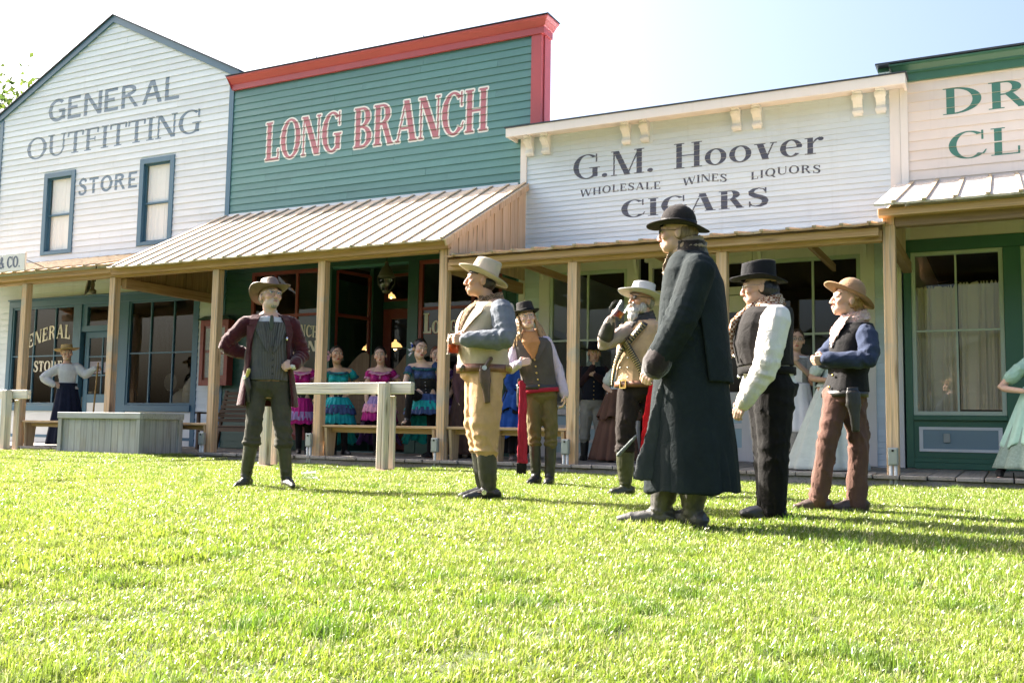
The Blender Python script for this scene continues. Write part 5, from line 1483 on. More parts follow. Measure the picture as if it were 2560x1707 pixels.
class Vol:
    """closed overlapping volumes, later fused into one skin"""
    def __init__(self): self.mb = MB()
    def loft(self, rings, n=22, cap=True):
        """rings: (centre, xaxis, yaxis, rx, ry[, power])"""
        b = len(self.mb.v)
        for r in rings:
            c, X, Y, rx, ry = r[:5]; pw = r[5] if len(r) > 5 else 2.0
            for k in range(n):
                a = 2 * math.pi * k / n; ca, sa = math.cos(a), math.sin(a)
                e = 2.0 / pw
                self.mb.v.append(tuple(c + X * (rx * math.copysign(abs(ca) ** e, ca)) + Y * (ry * math.copysign(abs(sa) ** e, sa))))
        m_ = len(rings); F = []
        for i in range(m_ - 1):
            for k in range(n):
                k2 = (k + 1) % n; F.append((b + i*n + k, b + i*n + k2, b + (i+1)*n + k2, b + (i+1)*n + k))
        F.append(tuple(b + k for k in range(n))[::-1]); F.append(tuple(b + (m_-1)*n + k for k in range(n)))
        self.mb.f += F; self.mb.m += [0] * len(F); self.mb.s += [True] * len(F)
        return self
    def limb(self, pts, rads, n=14, flat=None):
        """smooth tapered limb through points, rounded ends"""
        P = [Vector(p) for p in pts]
        if len(P) == 2:
            Q = [P[0].lerp(P[1], t) for t in (0, .33, .67, 1)]; Rr = [rads[0] + (rads[-1] - rads[0]) * t for t in (0, .33, .67, 1)]
        else:
            Q, Rr = [], []
            for i in range(len(P) - 1):
                p0, p1, p2, p3 = P[max(i-1, 0)], P[i], P[i+1], P[min(i+2, len(P)-1)]
                for t in (0, .2, .4, .6, .8):
                    # mostly straight with a softened joint
                    cr = 0.5 * ((2*p1) + (p2 - p0)*t + (2*p0 - 5*p1 + 4*p2 - p3)*t*t + (3*p1 - p0 - 3*p2 + p3)*t**3)
                    Q.append(cr.lerp(p1.lerp(p2, t), 0.65)); Rr.append(rads[i] + (rads[i+1] - rads[i]) * t)
            Q.append(P[-1]); Rr.append(rads[-1])
        d0 = (Q[0] - Q[1]).normalized(); d1 = (Q[-1] - Q[-2]).normalized()
        Q = [Q[0] + d0 * Rr[0] * 0.95, Q[0] + d0 * Rr[0] * 0.7] + Q + [Q[-1] + d1 * Rr[-1] * 0.7, Q[-1] + d1 * Rr[-1] * 0.95]
        Rr = [Rr[0] * 0.3, Rr[0] * 0.72] + Rr + [Rr[-1] * 0.72, Rr[-1] * 0.3]
        self.mb.sm = True; self.mb.tube(Q, Rr, n); return self
    def ball(self, c, r, M=None, n=14):
        c = Vector(c); r = Vector(r) if hasattr(r, '__len__') else Vector((r, r, r)); b = len(self.mb.v); m_ = 8
        for i in range(m_ + 1):
            ph = -math.pi/2 + math.pi * (i + 0.04 if i == 0 else (i - 0.04 if i == m_ else i)) / m_
            for k in range(n):
                a = 2*math.pi*k/n; p = Vector((math.cos(a)*math.cos(ph)*r.x, math.sin(a)*math.cos(ph)*r.y, math.sin(ph)*r.z))
                self.mb.v.append(tuple(c + (M @ p if M is not None else p)))
        F = [(b+i*n+k, b+i*n+(k+1) % n, b+(i+1)*n+(k+1) % n, b+(i+1)*n+k) for i in range(m_) for k in range(n)]
        F += [tuple(b+k for k in range(n))[::-1], tuple(b+m_*n+k for k in range(n))]
        self.mb.f += F; self.mb.m += [0]*len(F); self.mb.s += [True]*len(F); return self
    def shell(self, rings, a0, a1, th, n=36):
        """open garment: rings (centre, X, Y, rx, ry[, a0, a1]); closed slab of thickness th between angles a0..a1 (degrees, 0 = +X, 90 = +Y)"""
        b = len(self.mb.v); m_ = len(rings)
        for r in rings:
            c, X, Y, rx, ry = r[:5]; A0, A1 = (r[5], r[6]) if len(r) > 6 else (a0, a1)
            for lay in (0, 1):
                for k in range(n + 1):
                    a = R(A0 + (A1 - A0) * k / n); q = th * lay
                    self.mb.v.append(tuple(c + X * ((rx - q) * math.cos(a)) + Y * ((ry - q) * math.sin(a))))
        w = n + 1; S_ = 2 * w; F = []
        for i in range(m_ - 1):
            o, p = b + i*S_, b + (i+1)*S_
            for k in range(n):
                F += [(o+k, o+k+1, p+k+1, p+k), (o+w+k, p+w+k, p+w+k+1, o+w+k+1)]
            F += [(o, p, p+w, o+w), (o+n, o+w+n, p+w+n, p+n)]
        for o, fl in ((b, 0), (b + (m_-1)*S_, 1)):
            for k in range(n):
                q = (o+k, o+w+k, o+w+k+1, o+k+1); F.append(q if not fl else q[::-1])
        self.mb.f += F; self.mb.m += [0]*len(F); self.mb.s += [True]*len(F); return self

def wrinkle(Pv, amp, lam, seed, stretch=(1, 1, 1), ridge=False):
    g = np.random.default_rng(seed); d = np.zeros(len(Pv)); X = Pv * np.array(stretch)
    for i in range(8):
        k = g.normal(0, 1, 3); k /= np.linalg.norm(k); e = g.normal(0, 1, 3); e /= np.linalg.norm(e)
        l = lam * g.uniform(0.7, 1.5)
        s = np.sin(2*np.pi/l * (X @ k) + g.uniform(0, 6.28) + 1.3*np.sin(2*np.pi/(l*2.1) * (X @ e) + g.uniform(0, 6.28)))
        d += (1 - 2*np.abs(s)) if ridge else s
    return amp * d / 3.0

def limb_folds(Pv, pts, amp, lam, joints=(1,), width=0.13, seed=0):
    """rings of folds round the joints of a limb"""
    out = np.zeros(len(Pv)); g = np.random.default_rng(seed)
    P = [np.array(p[:]) for p in pts]
    best = np.full(len(Pv), 9.0); s_at = np.zeros(len(Pv)); acc = 0.0; js = []; ang = np.zeros(len(Pv))
    for i in range(len(P) - 1):
        a, b = P[i], P[i+1]; L = np.linalg.norm(b - a); u = (b - a) / L
        t = np.clip((Pv - a) @ u, 0, L); q = Pv - (a + t[:, None]*u); dist = np.linalg.norm(q, axis=1)
        m_ = dist < best; best[m_] = dist[m_]; s_at[m_] = acc + t[m_]
        v1 = np.cross(u, [0.3, 0.9, 0.2]); v1 /= np.linalg.norm(v1); v2 = np.cross(u, v1)
        ang[m_] = np.arctan2(q[m_] @ v2, q[m_] @ v1)
        js.append(acc); acc += L
    js.append(acc)
    near = best < 0.17
    for j in joints:
        ph = g.uniform(0, 6.28)
        win = np.exp(-((s_at - js[j]) / width) ** 2)
        jit = wrinkle(Pv, 1.0, .16, seed + 3 + j)
        f = np.sin(2*np.pi*s_at/lam + 2.0*np.sin(ang + ph) + 1.4*jit)
        f = np.where(f > 0, f, f * .5) * (.30 + .70*(.5 + .5*np.cos(ang - ph + .8*jit)))
        out += near * win * amp * f
    jit = wrinkle(Pv, 1.0, .45, seed + 11)
    lng = np.exp(-(np.sin(1.5*ang + 2*np.pi*s_at/.42 + 1.3*jit + seed) / .30) ** 2) * np.clip(.5 + jit, 0, 1)
    out += near * amp * .6 * (lng - .25)
    return out

WORK = bpy.data.scenes.new("work")
def fuse(vol, voxel, name, mat, parent=None, smooth=2, dec=None, disp=None, colfn=None, origin=None, sharp=0.5):
    me = bpy.data.meshes.new("tmp"); me.from_pydata(vol.mb.v, [], vol.mb.f)
    ob = bpy.data.objects.new("tmp", me); WORK.collection.objects.link(ob)
    md = ob.modifiers.new("r", 'REMESH'); md.mode = 'VOXEL'; md.voxel_size = voxel; md.use_smooth_shade = True
    if smooth:
        ms = ob.modifiers.new("s", 'SMOOTH'); ms.factor = sharp; ms.iterations = smooth
    if dec:
        mdd = ob.modifiers.new("d", 'DECIMATE'); mdd.ratio = dec
    WORK.view_layers[0].update(); dg_ = WORK.view_layers[0].depsgraph
    new = bpy.data.meshes.new_from_object(ob.evaluated_get(dg_))
    bpy.data.objects.remove(ob); bpy.data.meshes.remove(me)
    nv = len(new.vertices); co = np.empty(nv * 3); new.vertices.foreach_get("co", co); co = co.reshape(-1, 3)
    if disp is not None:
        no = np.empty(nv * 3); new.vertex_normals.foreach_get("vector", no); no = no.reshape(-1, 3)
        d = disp(co, no); co = co + (no * d[:, None] if d.ndim == 1 else d)
    if colfn is not None:
        at_ = new.color_attributes.new("skin", 'FLOAT_COLOR', 'POINT'); rgba = np.ones((nv, 4)); rgba[:, :3] = colfn(co); at_.data.foreach_set("color", rgba.reshape(-1))
    if origin is not None: co = co - np.array(origin[:])
    new.vertices.foreach_set("co", co.reshape(-1)); new.polygons.foreach_set("use_smooth", [True] * len(new.polygons))
    new.materials.clear(); new.materials.append(mat); new.update(); new.name = name
    o = bpy.data.objects.new(name, new)
    return link(o, parent)

UP = Vector((0, 0, 1))
def rotz(v, deg):
    a = R(deg); return Vector((v.x*math.cos(a) - v.y*math.sin(a), v.x*math.sin(a) + v.y*math.cos(a), v.z))

class Person:
    """frame: pixel of the ground point; joints are given as (pixel x, pixel y, metres towards the camera)"""
    def __init__(s, px_, py_, label, z=None, Y=None, yaw=0, group=None, detail=1, skin=(0.52, 0.30, 0.21), k=1.0):
        s.B = on_y(px_, py_, Y) if Y is not None else on_z(px_, py_, z or 0.0)
        if Y is not None: s.B.z = z if z is not None else ZB
        elif z is None: s.B.z = ground_h(s.B.x, s.B.y)
        h = Vector((s.B.x, s.B.y, 0)); s.D = h.length; s.hv = h / s.D; s.u = Vector((s.hv.y, -s.hv.x, 0))
        s.root = tag(empty("person", s.B[:]), label, "person", group)
        s.det = detail; s.vox = 0.0055 if detail else 0.0085; s.cv = 0.0085 if detail else 0.012
        s.skin = skin; s.k = k; s.seed = int(px_)
        s.face(yaw)
    def face(s, yaw):
        s.yaw = yaw; s.f = rotz(-s.hv, yaw); s.X = rotz(s.f, 90); s.Yb = -s.f      # X: the person's left, seen at right when facing the viewer
    def J(s, x, y, v=0.0):
        d = ray(x, y); dist = s.D - v; return CC + d * (dist / (d.x*s.hv.x + d.y*s.hv.y))
    def add(s, o): 
        return o
    # ---- skeleton
    def pose(s, head, neck, pelvis, arms, legs, hyaw=None, hpitch=0, hroll=0, hs=1.0, cyaw=None, pyaw=None, toes=None, bulge=0.0):
        s.head = s.J(*head); s.neck = s.J(*neck); s.pel = s.J(*pelvis)
        s.arms = [[s.J(*p) for p in a] for a in arms]; s.legs = [[s.J(*p) for p in a] for a in legs]
        s.hs = hs * (1.09 if s.det else 1.17); hy = s.yaw if hyaw is None else hyaw
        f = rotz(-s.hv, hy); X = rotz(f, 90); M3 = Matrix((X, -f, UP)).transposed()
        s.HM = M3 @ Matrix.Rotation(R(-hpitch), 3, 'X') @ Matrix.Rotation(R(hroll), 3, 'Y')
        cy, py = (s.yaw if cyaw is None else cyaw), (s.yaw if pyaw is None else pyaw)
        s.cyaw, s.pyaw = cy, py
        s.toes = toes or [py, py]
        s.bulge = bulge
    def H(s, x, y, z): return s.head + s.HM @ (Vector((x, y, z)) * s.hs)
    def spine(s, t):
        p = s.pel.lerp(s.neck, t)
        yw = s.pyaw + (s.cyaw - s.pyaw) * min(1, max(0, t / 0.7)); f = rotz(-s.hv, yw); X = rotz(f, 90)
        ax = (s.neck - s.pel).normalized()
        p = p + f * (s.bulge * math.sin(math.pi * min(1, max(0, t))))
        return p, X, -f
    TOR_M = [(-0.26, .085, .08), (-0.14, .160, .120), (0.0, .172, .128), (0.22, .158, .120), (0.5, .172, .130), (0.74, .186, .122), (0.87, .178, .110), (0.95, .142, .094), (1.02, .092, .080)]
    TOR_F = [(-0.26, .085, .08), (-0.14, .160, .120), (0.0, .172, .125), (0.25, .126, .10), (0.5, .142, .125), (0.68, .15, .13), (0.84, .148, .10), (0.94, .108, .08), (1.02, .066, .062)]
    def rings(s, tab, dr=0.0, t0=-9, t1=9, sx=1.0, sy=1.0, mod=None):
        out = []
        for (t, rx, ry) in tab:
            if t < t0 - 1e-6 or t > t1 + 1e-6: continue
            p, X, Y = s.spine(t); k = s.k
            ax, ay = rx * k * sx + dr, ry * k * sy + dr
            if mod: ax, ay = mod(t, ax, ay)
            out.append((p, X, Y, ax, ay, 2.3))
        return out
    # ---- body
    def hand(s, V, w, d, n, curl=0.5, thumb=1, sz=1.0, spread=0.0, tcurl=0.4):
        d = d.normalized(); n = (n - d * n.dot(d)).normalized(); t = n.cross(d).normalized()
        L = [0.064, 0.073, 0.069, 0.055]
        for i in range(4):
            off = (1.5 - i) * 0.0195 * thumb * sz
            kn = w + d * (0.088 - 0.004 * abs(i - 1.2)) * sz + t * off
            V.limb([w + t * off * 0.55, kn], [0.014*sz, 0.0125*sz], 8)
            dd = (d + t * spread * off / 0.02).normalized(); p = kn; ang = 0
            for j, fr in enumerate((0.46, 0.30, 0.24)):
                ang += R(curl * (58, 78, 45)[j]); q = p + (dd * math.cos(ang) + n * math.sin(ang)) * L[i] * 1.12 * fr * sz
                V.limb([p, q], [0.0098*sz - 0.0007*j, 0.0092*sz - 0.0008*j], 8); p = q
        a = w + d * 0.024*sz + t * 0.026 * thumb*sz; b_ = a + (d * 0.6 + t * 0.7 * thumb + n * 0.35).normalized() * 0.040*sz
        c = b_ + (d * (0.9 - tcurl*0.5) + n * tcurl - t * 0.2 * thumb).normalized() * 0.032*sz
        V.limb([w + d*0.012, a, b_, c], [0.015*sz, 0.015*sz, 0.0115*sz, 0.009*sz], 8)
    def head_vol(s, V, fem=False, nose=1.0, jaw=1.0):
        Hh, M = s.H, s.HM; k = s.hs
        B_ = lambda c, r: V.ball(Hh(*c), Vector(r) * k, M)
        B_((0, .018, .032), (.076, .096, .092)); B_((0, -.030, .018), (.066, .060, .080))
        B_((0, -.020, -.045), (.060 * jaw, .068, .062)); B_((0, -.055, -.088), (.027 * jaw, .026, .021)); B_((0, -.045, -.070), (.046 * jaw, .045, .034))
        for sx in (-1, 1):
            B_((sx * .040, -.060, -.018), (.026, .026, .024)); B_((sx * .078, .014, -.006), (.008, .018, .028)); B_((sx*.081, .020, .008), (.007, .013, .015))
            V.limb([Hh(sx * .010, -.088, .037), Hh(sx * .050, -.070, .034)], [.0105 * k, .009 * k], 8)
            B_((sx * .011, -.099, -.034), (.0095, .010, .008))
            B_((sx * .031, -.079, .014), (.0165, .0115, .010))
        V.limb([Hh(0, -.085, .024), Hh(0, -.100, -.006), Hh(0, -.1075 - .006*(nose-1), -.030)], [.0085*k, .0095*k, .0115 * nose*k], 8)
        B_((0, -.0885, -.0560), (.021, .011, .0065)); B_((0, -.0865, -.0675), (.019, .011, .0075))
        nb = s.neck + (s.neck - s.pel).normalized() * 0.0
        V.limb([Hh(0, .020, -.055), Hh(0, .022, -.10).lerp(nb, .5), nb + Vector((0, 0, -.03))], [.056 * (0.86 if fem else 1) * k, .054 * (0.84 if fem else 1) * k, .066 * (0.85 if fem else 1) * k], 14)
    def skin_col(s, fem=False, hair=(0.04, 0.03, 0.02), lips=None, beard=None, blush=0.2, brow=True):
        c0 = np.array(s.hd()); M = np.array(s.HM.transposed()); base = np.array(s.skin); k = s.hs
        lip = np.array(lips if lips is not None else (s.skin[0] * 0.82, s.skin[1] * 0.55, s.skin[2] * 0.52)); hb = np.array(hair)
        def fn(co):
            q = (co - c0) @ M.T / k; x, y, z = q[:, 0], q[:, 1], q[:, 2]; ax = np.abs(x)
            col = np.tile(base, (len(co), 1))
            def mixin(w, c):
                nonlocal col
                w = np.clip(w, 0, 1)[:, None]; col = col * (1 - w) + np.asarray(c) * w
            onh = (np.abs(z) < .13) & (np.abs(y) < .14) & (ax < .10); fr = (y < -.045) & onh
            mixin(onh * np.exp(-((ax - .045)**2 / .0006 + (z + .026)**2 / .0005)) * blush * (y < -.03), base * np.array([1.12, .62, .60]))
            mixin(onh * np.exp(-((ax)**2 / .0004 + (z + .030)**2 / .0003)) * 0.25 * (y < -.08), base * np.array([1.1, .7, .66]))
            mixin(fr * np.exp(-((ax - .031)**2 / .00042 + (z - .016)**2 / .00012)) * 0.55, base * np.array([.55, .42, .40]))
            if brow: mixin(fr * ((ax > .010) & (ax < .054) & (np.abs(z - (.0355 + .006*(1 - ((ax-.03)/.024)**2))) < .0052)) * 0.85, hb)
            mixin(fr * (np.exp(-((ax)**2 / .00032 + (z + .0615)**2 / .00009)) > .33) * (y < -.072) * 0.9, lip)
            mixin(fr * ((ax < .019) & (np.abs(z + .0615) < .0022) & (y < -.072)) * 0.8, lip * .35)
            mixin(fr * np.exp(-(((ax - .010))**2 / .00003 + (z + .040)**2 / .00002)) * 0.6 * (y < -.09), base * .3)
            if beard is not None:
                low = onh & (z < -.032 - .25*np.maximum(0, .05 - ax)*0) & (z > -.125) & (y < .02)
                bz = np.clip((-.036 - z) / .012, 0, 1) * low; bz = np.where((ax < .03) & (z > -.054) & (z < -.040) & (y < -.06), 0.8, bz)
                bz = np.where((np.exp(-((ax)**2 / .00032 + (z + .0615)**2 / .00006)) > .4) & (y < -.07), 0, bz)
                mixin(bz * beard[3], beard[:3])
            return col
        return fn
    def hd(s): return s.head[:]
    def body(s, fem=False, hands=(), ar=(.048, .041, .029), lr=(.080, .056, .040), tab=None, dr=-0.012, lips=None, beard=None, hair=(0.04, 0.03, 0.02), nose=1.0, jaw=1.0, blush=0.2, legs=True, eyes=True, mouth=None):
        V = Vol(); tab = tab or (s.TOR_F if fem else s.TOR_M); k = s.k
        V.loft(s.rings(tab, dr))
        for a in s.arms:
            V.limb([s.spine(.93)[0].lerp(a[0], .35), a[0]], [.05*k, .052*k]); V.limb(a, [ar[0]*k, ar[1]*k, ar[2]*k])
        if legs:
            for l_, ty in zip(s.legs, s.toes):
                V.limb(l_, [lr[0]*k, lr[1]*k, lr[2]*k]); f = rotz(-s.hv, ty); V.limb([l_[2] + Vector((0, 0, -.035)), l_[2] + f * .13 + Vector((0, 0, -.055))], [.036, .026])
        for hnd in hands:
            i, d, n, cu, th = hnd[:5]; w = s.arms[i][2]
            s.hand(V, w, d, n, cu, th, sz=hnd[5] if len(hnd) > 5 else 1.0, spread=hnd[6] if len(hnd) > 6 else 0.0)
        s.head_vol(V, fem, nose, jaw)
        o = fuse(V, s.vox, "body", M_SKIN, s.root, smooth=2, dec=0.45 if s.det else 0.5, colfn=s.skin_col(fem, hair, lips, beard, blush), origin=s.B)
        if eyes:
            for sx in (-1, 1):
                mb = MB(); mb.sm = True; c = s.H(sx * .031, -.0815, .0135) - s.B; r = .0115 * s.hs
                v = Vol().ball(c, r, s.HM, 10); e = MB(); e.v, e.f, e.m, e.s = v.mb.v, v.mb.f, v.mb.m, v.mb.s
                eo = e.build("eye", M_EYE, o)
                v = Vol().ball(s.H(sx * .031, -.0885, .0125) - s.B, Vector((.0062, .0058, .0062)) * s.hs, s.HM, 8); e = MB(); e.v, e.f, e.m, e.s = v.mb.v, v.mb.f, v.mb.m, v.mb.s
                e.build("iris", M_IRIS, o)
        s.bodyo = o
        return o
    # ---- clothes
    def cl(s, V, name, mat, amp=0.004, lam=0.09, folds=(), parent=None, vox=None, smooth=2, stretch=(1, 1, 1), extra=None, dec=0.55, ridge=False, crease=None):
        crease = amp * 1.0 if crease is None else crease
        sd = s.seed + len(name) * 7
        def disp(co, no):
            d = wrinkle(co, amp * .6, lam, sd, stretch, ridge) + wrinkle(co, amp * 0.25, lam * 0.42, sd + 1, stretch)
            if crease:
                w1 = wrinkle(co, 1.0, lam * 1.7, sd + 5, stretch); w2 = wrinkle(co, 1.0, lam * 1.1, sd + 9, stretch)
                d = d + crease * (np.exp(-(w1 / .16) ** 2) * np.clip(w2 + .3, 0, 1) - .25)
            for (pts, a, l, js, w) in folds: d = d + limb_folds(co, pts, a, l, js, w, sd)
            if extra is not None: d = d + extra(co, no)
            return d
        return fuse(V, vox or s.cv, name, mat, parent or s.root, smooth=smooth, dec=dec, disp=disp, origin=s.B)
    def shirt(s, mat, tab=None, dr=.010, sr=(.066, .058, .046), t0=-.05, t1=.97, amp=.004, name="shirt", fem=False, sx=1, sy=1, cuffs=True, armset=None, upto=2, parent=None):
        V = Vol(); tab = tab or (s.TOR_F if fem else s.TOR_M); V.loft(s.rings(tab, dr, t0, t1, sx, sy)); k = s.k; fo = []
        for i, a in enumerate(s.arms):
            if armset is not None and i not in armset: continue
            V.limb([s.spine(.92)[0].lerp(a[0], .4), a[0]], [.054*k, sr[0]*.94*k])
            pts = a[:upto + 1]; V.limb(pts, [r * k for r in sr[:len(pts)]])
            if cuffs and upto == 2:
                d = (a[2] - a[1]).normalized(); V.limb([a[2] - d * .045, a[2] - d * .012], [(sr[2] + .004)*k, (sr[2] + .004)*k])
            fo.append((pts, .008, .075, (1,) if upto == 2 else (0,), .12))
        return s.cl(V, name, mat, amp, .15, fo, parent=parent, stretch=(1, 1, .4))
    def vest(s, mat, tab=None, dr=.024, t0=-.12, t1=.95, amp=.003, name="vest", fem=False, sx=1, sy=1, sh=.62):
        V = Vol(); tab = tab or (s.TOR_F if fem else s.TOR_M)
        rs = s.rings(tab, dr, t0, t1, sx, sy)
        V.loft(rs)
        for a in s.arms: V.limb([s.spine(.92)[0].lerp(a[0], .2), s.spine(.92)[0].lerp(a[0], sh)], [.056*s.k, .054*s.k])
        return s.cl(V, name, mat, amp, .16, stretch=(1, 1, .35))
    def trousers(s, mat, lr=(.105, .078, .062), dr=.012, amp=.005, upto=None, blouse=0.0, t1=.12, sx=1, sy=1, name="trousers", tab=None, foldamp=.010):
        V = Vol(); k = s.k; tab = tab or s.TOR_M
        V.loft(s.rings(tab, dr, -.26, t1, sx, sy)); fo = []
        for l_ in s.legs:
            hip, kn, an = l_
            en = an if upto is None else kn.lerp(an, upto)
            V.limb([hip, hip.lerp(kn, .5), kn, en], [lr[0]*k, (lr[0]*.55 + lr[1]*.45)*k, lr[1]*k, (lr[2] if upto is None else lr[2])*k])
            if blouse:
                V.ball(en + Vector((0, 0, .012)), (lr[2]*k + blouse, lr[2]*k + blouse, .045)); V.ball(en.lerp(kn, .3) + Vector((0, 0, .0)), (lr[2]*k + blouse*.8, lr[2]*k + blouse*.8, .06))
            fo.append(((hip, kn, en), foldamp, .095, (1,), .14)); fo.append(((hip, kn, en), foldamp*.9, .06, (2,), .09)); fo.append(((hip, kn), foldamp * .6, .10, (0,), .14))
        return s.cl(V, name, mat, amp, .15, fo, stretch=(1, 1, .25))
    def boots(s, mat, top=.0, shaft=.062, toe=.17, foot=.047, heel=.035, fold=.006):
        """one object per boot; top = fraction from knee to ankle where the shaft ends"""
        for l_, ty in zip(s.legs, s.toes):
            V = Vol(); hip, kn, an = l_; f = rotz(-s.hv, ty); tp = kn.lerp(an, top); gz = max(s.B.z, an.z - .10)
            V.limb([tp, tp.lerp(an, .5), an], [shaft*s.k, shaft*.92*s.k, .050*s.k], 16)
            fl = Vector((an.x, an.y, gz))
            V.limb([fl - f * .055 + UP * .055, fl + f * .05 + UP * .052, fl + f * toe * .72 + UP * .036, fl + f * toe + UP * .030], [foot, foot * .98, foot * .80, foot * .52], 14)
            V.loft([(fl - f * .06 + UP * z, rotz(f, 90), f, .034, .034) for z in (0.0, heel)])
            V.loft([(fl + f * .055 + UP * z, rotz(f, 90), f, .042, toe * .66, 2.4) for z in (0.006, .022)])
            s.cl(V, "boot", mat, .0016, .06, [((tp, an), fold, .05, (1,), .12)], vox=.007 if s.det else .010, smooth=2)
    def belt(s, mat, t, w=.045, dr=.03, name="belt", tab=None, sx=1, sy=1, tilt=0.0, th=.006):
        tab = tab or s.TOR_M; p, X, Y = s.spine(t)
        ts = [q[0] for q in tab]; rx = float(np.interp(t, ts, [q[1] for q in tab])) * s.k * sx + dr; ry = float(np.interp(t, ts, [q[2] for q in tab])) * s.k * sy + dr
        mb = MB(); n = 40; mb.sm = True; vs = []
        for (q, z) in ((0, -w/2), (th, -w/2), (th, w/2), (0, w/2)):
            for k in range(n):
                a = 2*math.pi*k/n; e = 2/2.3; ca, sa = math.cos(a), math.sin(a)
                ux, uy = math.copysign(abs(ca)**e, ca), math.copysign(abs(sa)**e, sa)
                vs.append(p - s.B + X*((rx+q)*ux) + Y*((ry+q)*uy) + UP*(z + tilt*ux))
        fs = [(j*n+k, j*n+(k+1) % n, ((j+1) % 4)*n+(k+1) % n, ((j+1) % 4)*n+k) for j in range(4) for k in range(n)]
        mb.add(vs, fs); o = mb.build(name, mat, s.root); s._bel = (p, X, Y, rx + th, ry + th); return o
    def on_torso(s, t, ang, dr=.03, tab=None, sx=1, sy=1):
        """point on the torso surface; ang 0 = person's front, + towards X"""
        tab = tab or s.TOR_M; p, X, Y = s.spine(t); ts = [q[0] for q in tab]
        rx = float(np.interp(t, ts, [q[1] for q in tab])) * s.k * sx + dr; ry = float(np.interp(t, ts, [q[2] for q in tab])) * s.k * sy + dr
        a = R(ang); sa, ca = math.sin(a), math.cos(a); e = 2/2.3
        n = (X * (sa / rx) - Y * (ca / ry)).normalized()
        return p + X*(rx*math.copysign(abs(sa)**e, sa)) - Y*(ry*math.copysign(abs(ca)**e, ca)), n
    def buttons(s, mat, ts, ang=0, dr=.034, r=.009, tab=None, parent=None, sx=1, sy=1):
        for t in ts:
            p, n = s.on_torso(t, ang, dr, tab, sx, sy); v = Vol().ball(p - s.B, Vector((r, r, r)), None, 8)
            v.mb.build("button", mat, parent or s.root)
    def lapels(s, mat, t_lo, t_hi, w=.055, dr=.034, tab=None, name="lapel", sx=1, sy=1, spread=14, ang0=3):
        for sd in (-1, 1):
            mb = MB(); n = 6; vs = []
            for i in range(n + 1):
                u = i / n; t = t_lo + (t_hi - t_lo) * u
                a_in = sd * (ang0 + spread * u); wid = (0.25 + 1.1 * u) * (1.0 if u < .85 else .8)
                pi, ni = s.on_torso(t, a_in, dr, tab, sx, sy); po, no = s.on_torso(t, a_in + sd * 22 * wid * w / .055, dr, tab, sx, sy)
                vs += [pi - s.B + ni*.006, po - s.B + no*.010, po - s.B + no*.001, pi - s.B]
            fs = []
            for i in range(n):
                a, b_ = 4*i, 4*i + 4
                fs += [(a, a+1, b_+1, b_), (a+1, a+2, b_+2, b_+1), (a+3, a, b_, b_+3)]
            fs += [(0, 3, 2, 1), (4*n, 4*n+1, 4*n+2, 4*n+3)]
            mb.sm = False; mb.add(vs, fs); mb.build(name, mat, s.root)
    def edge_lapel(s, mat, rows, dr, side, name="coat_lapel", sx=1, sy=1):
        mb = MB(); vs = []
        for (t, ai, ao) in rows:
            pi, ni = s.on_torso(t, side*ai, dr, None, sx, sy); po, no = s.on_torso(t, side*ao, dr, None, sx, sy)
            vs += [pi - s.B + ni*.008, po - s.B + no*.012, po - s.B + no*.002, pi - s.B]
        n = len(rows) - 1; fs = []
        for i in range(n):
            a, b_ = 4*i, 4*i + 4; fs += [(a, a+1, b_+1, b_), (a+1, a+2, b_+2, b_+1), (a+3, a, b_, b_+3)]
        fs += [(0, 3, 2, 1), (4*n, 4*n+1, 4*n+2, 4*n+3)]
        mb.add(vs, fs); return mb.build(name, mat, s.root)
    def scarf(s, mat, r=.082, thick=.026, drop=.16, w=.10, name="neckerchief", knot=True, low=0.0, amp=.006, side=0.0, sy=1.0):
        V = Vol(); p = s.neck + (s.head - s.neck) * .12 - UP * low; f = rotz(-s.hv, s.cyaw); X = rotz(f, 90)
        for j, (dz, rr, tt) in enumerate(((.030, r*.92, thick*.8), (.0, r, thick), (-.028, r*1.12, thick))):
            n = 22; pts = []
            for k in range(n + 1):
                a = 2*math.pi*k/n; pts.append(p + X*(rr*math.cos(a)) + f*(rr*1.05*math.sin(a)) + UP*(dz - .030*max(0, math.sin(a)) + .018*max(0, -math.sin(a))))
            V.mb.sm = True; V.mb.tube(pts, tt, 8, cap=True)
        if drop:
            tk = drop / max(.2, (s.neck - s.pel).length); c = p + f * r * 1.05 + X * side
            q = [c] + [s.on_torso(.96 - tk * w_, 0, .040, None, 1, sy)[0] for w_ in (.25, .6, 1.0)]
            V.loft([(q[0], X, f, w*.62, .020), (q[1], X, f, w*.80, .020), (q[2], X, f, w*.50, .018), (q[3], X, f, .012, .012)], 14)
            if knot: V.ball(q[0] + f*.012, (.026, .024, .024))
        return s.cl(V, name, mat, amp, .045, vox=.007 if s.det else .010, ridge=True)
    def hair(s, mat, balls, strands=(), amp=.006, name="hair"):
        V = Vol()
        for (c, r) in balls: V.ball(s.H(*c), Vector(r) * s.hs, s.HM)
        for (pts, rads) in strands: V.limb([s.H(*p) for p in pts], [q * s.hs for q in rads], 10)
        return s.cl(V, name, mat, amp, .035, vox=.006 if s.det else .009, smooth=1, stretch=(1.4, 1.4, .35), ridge=True)
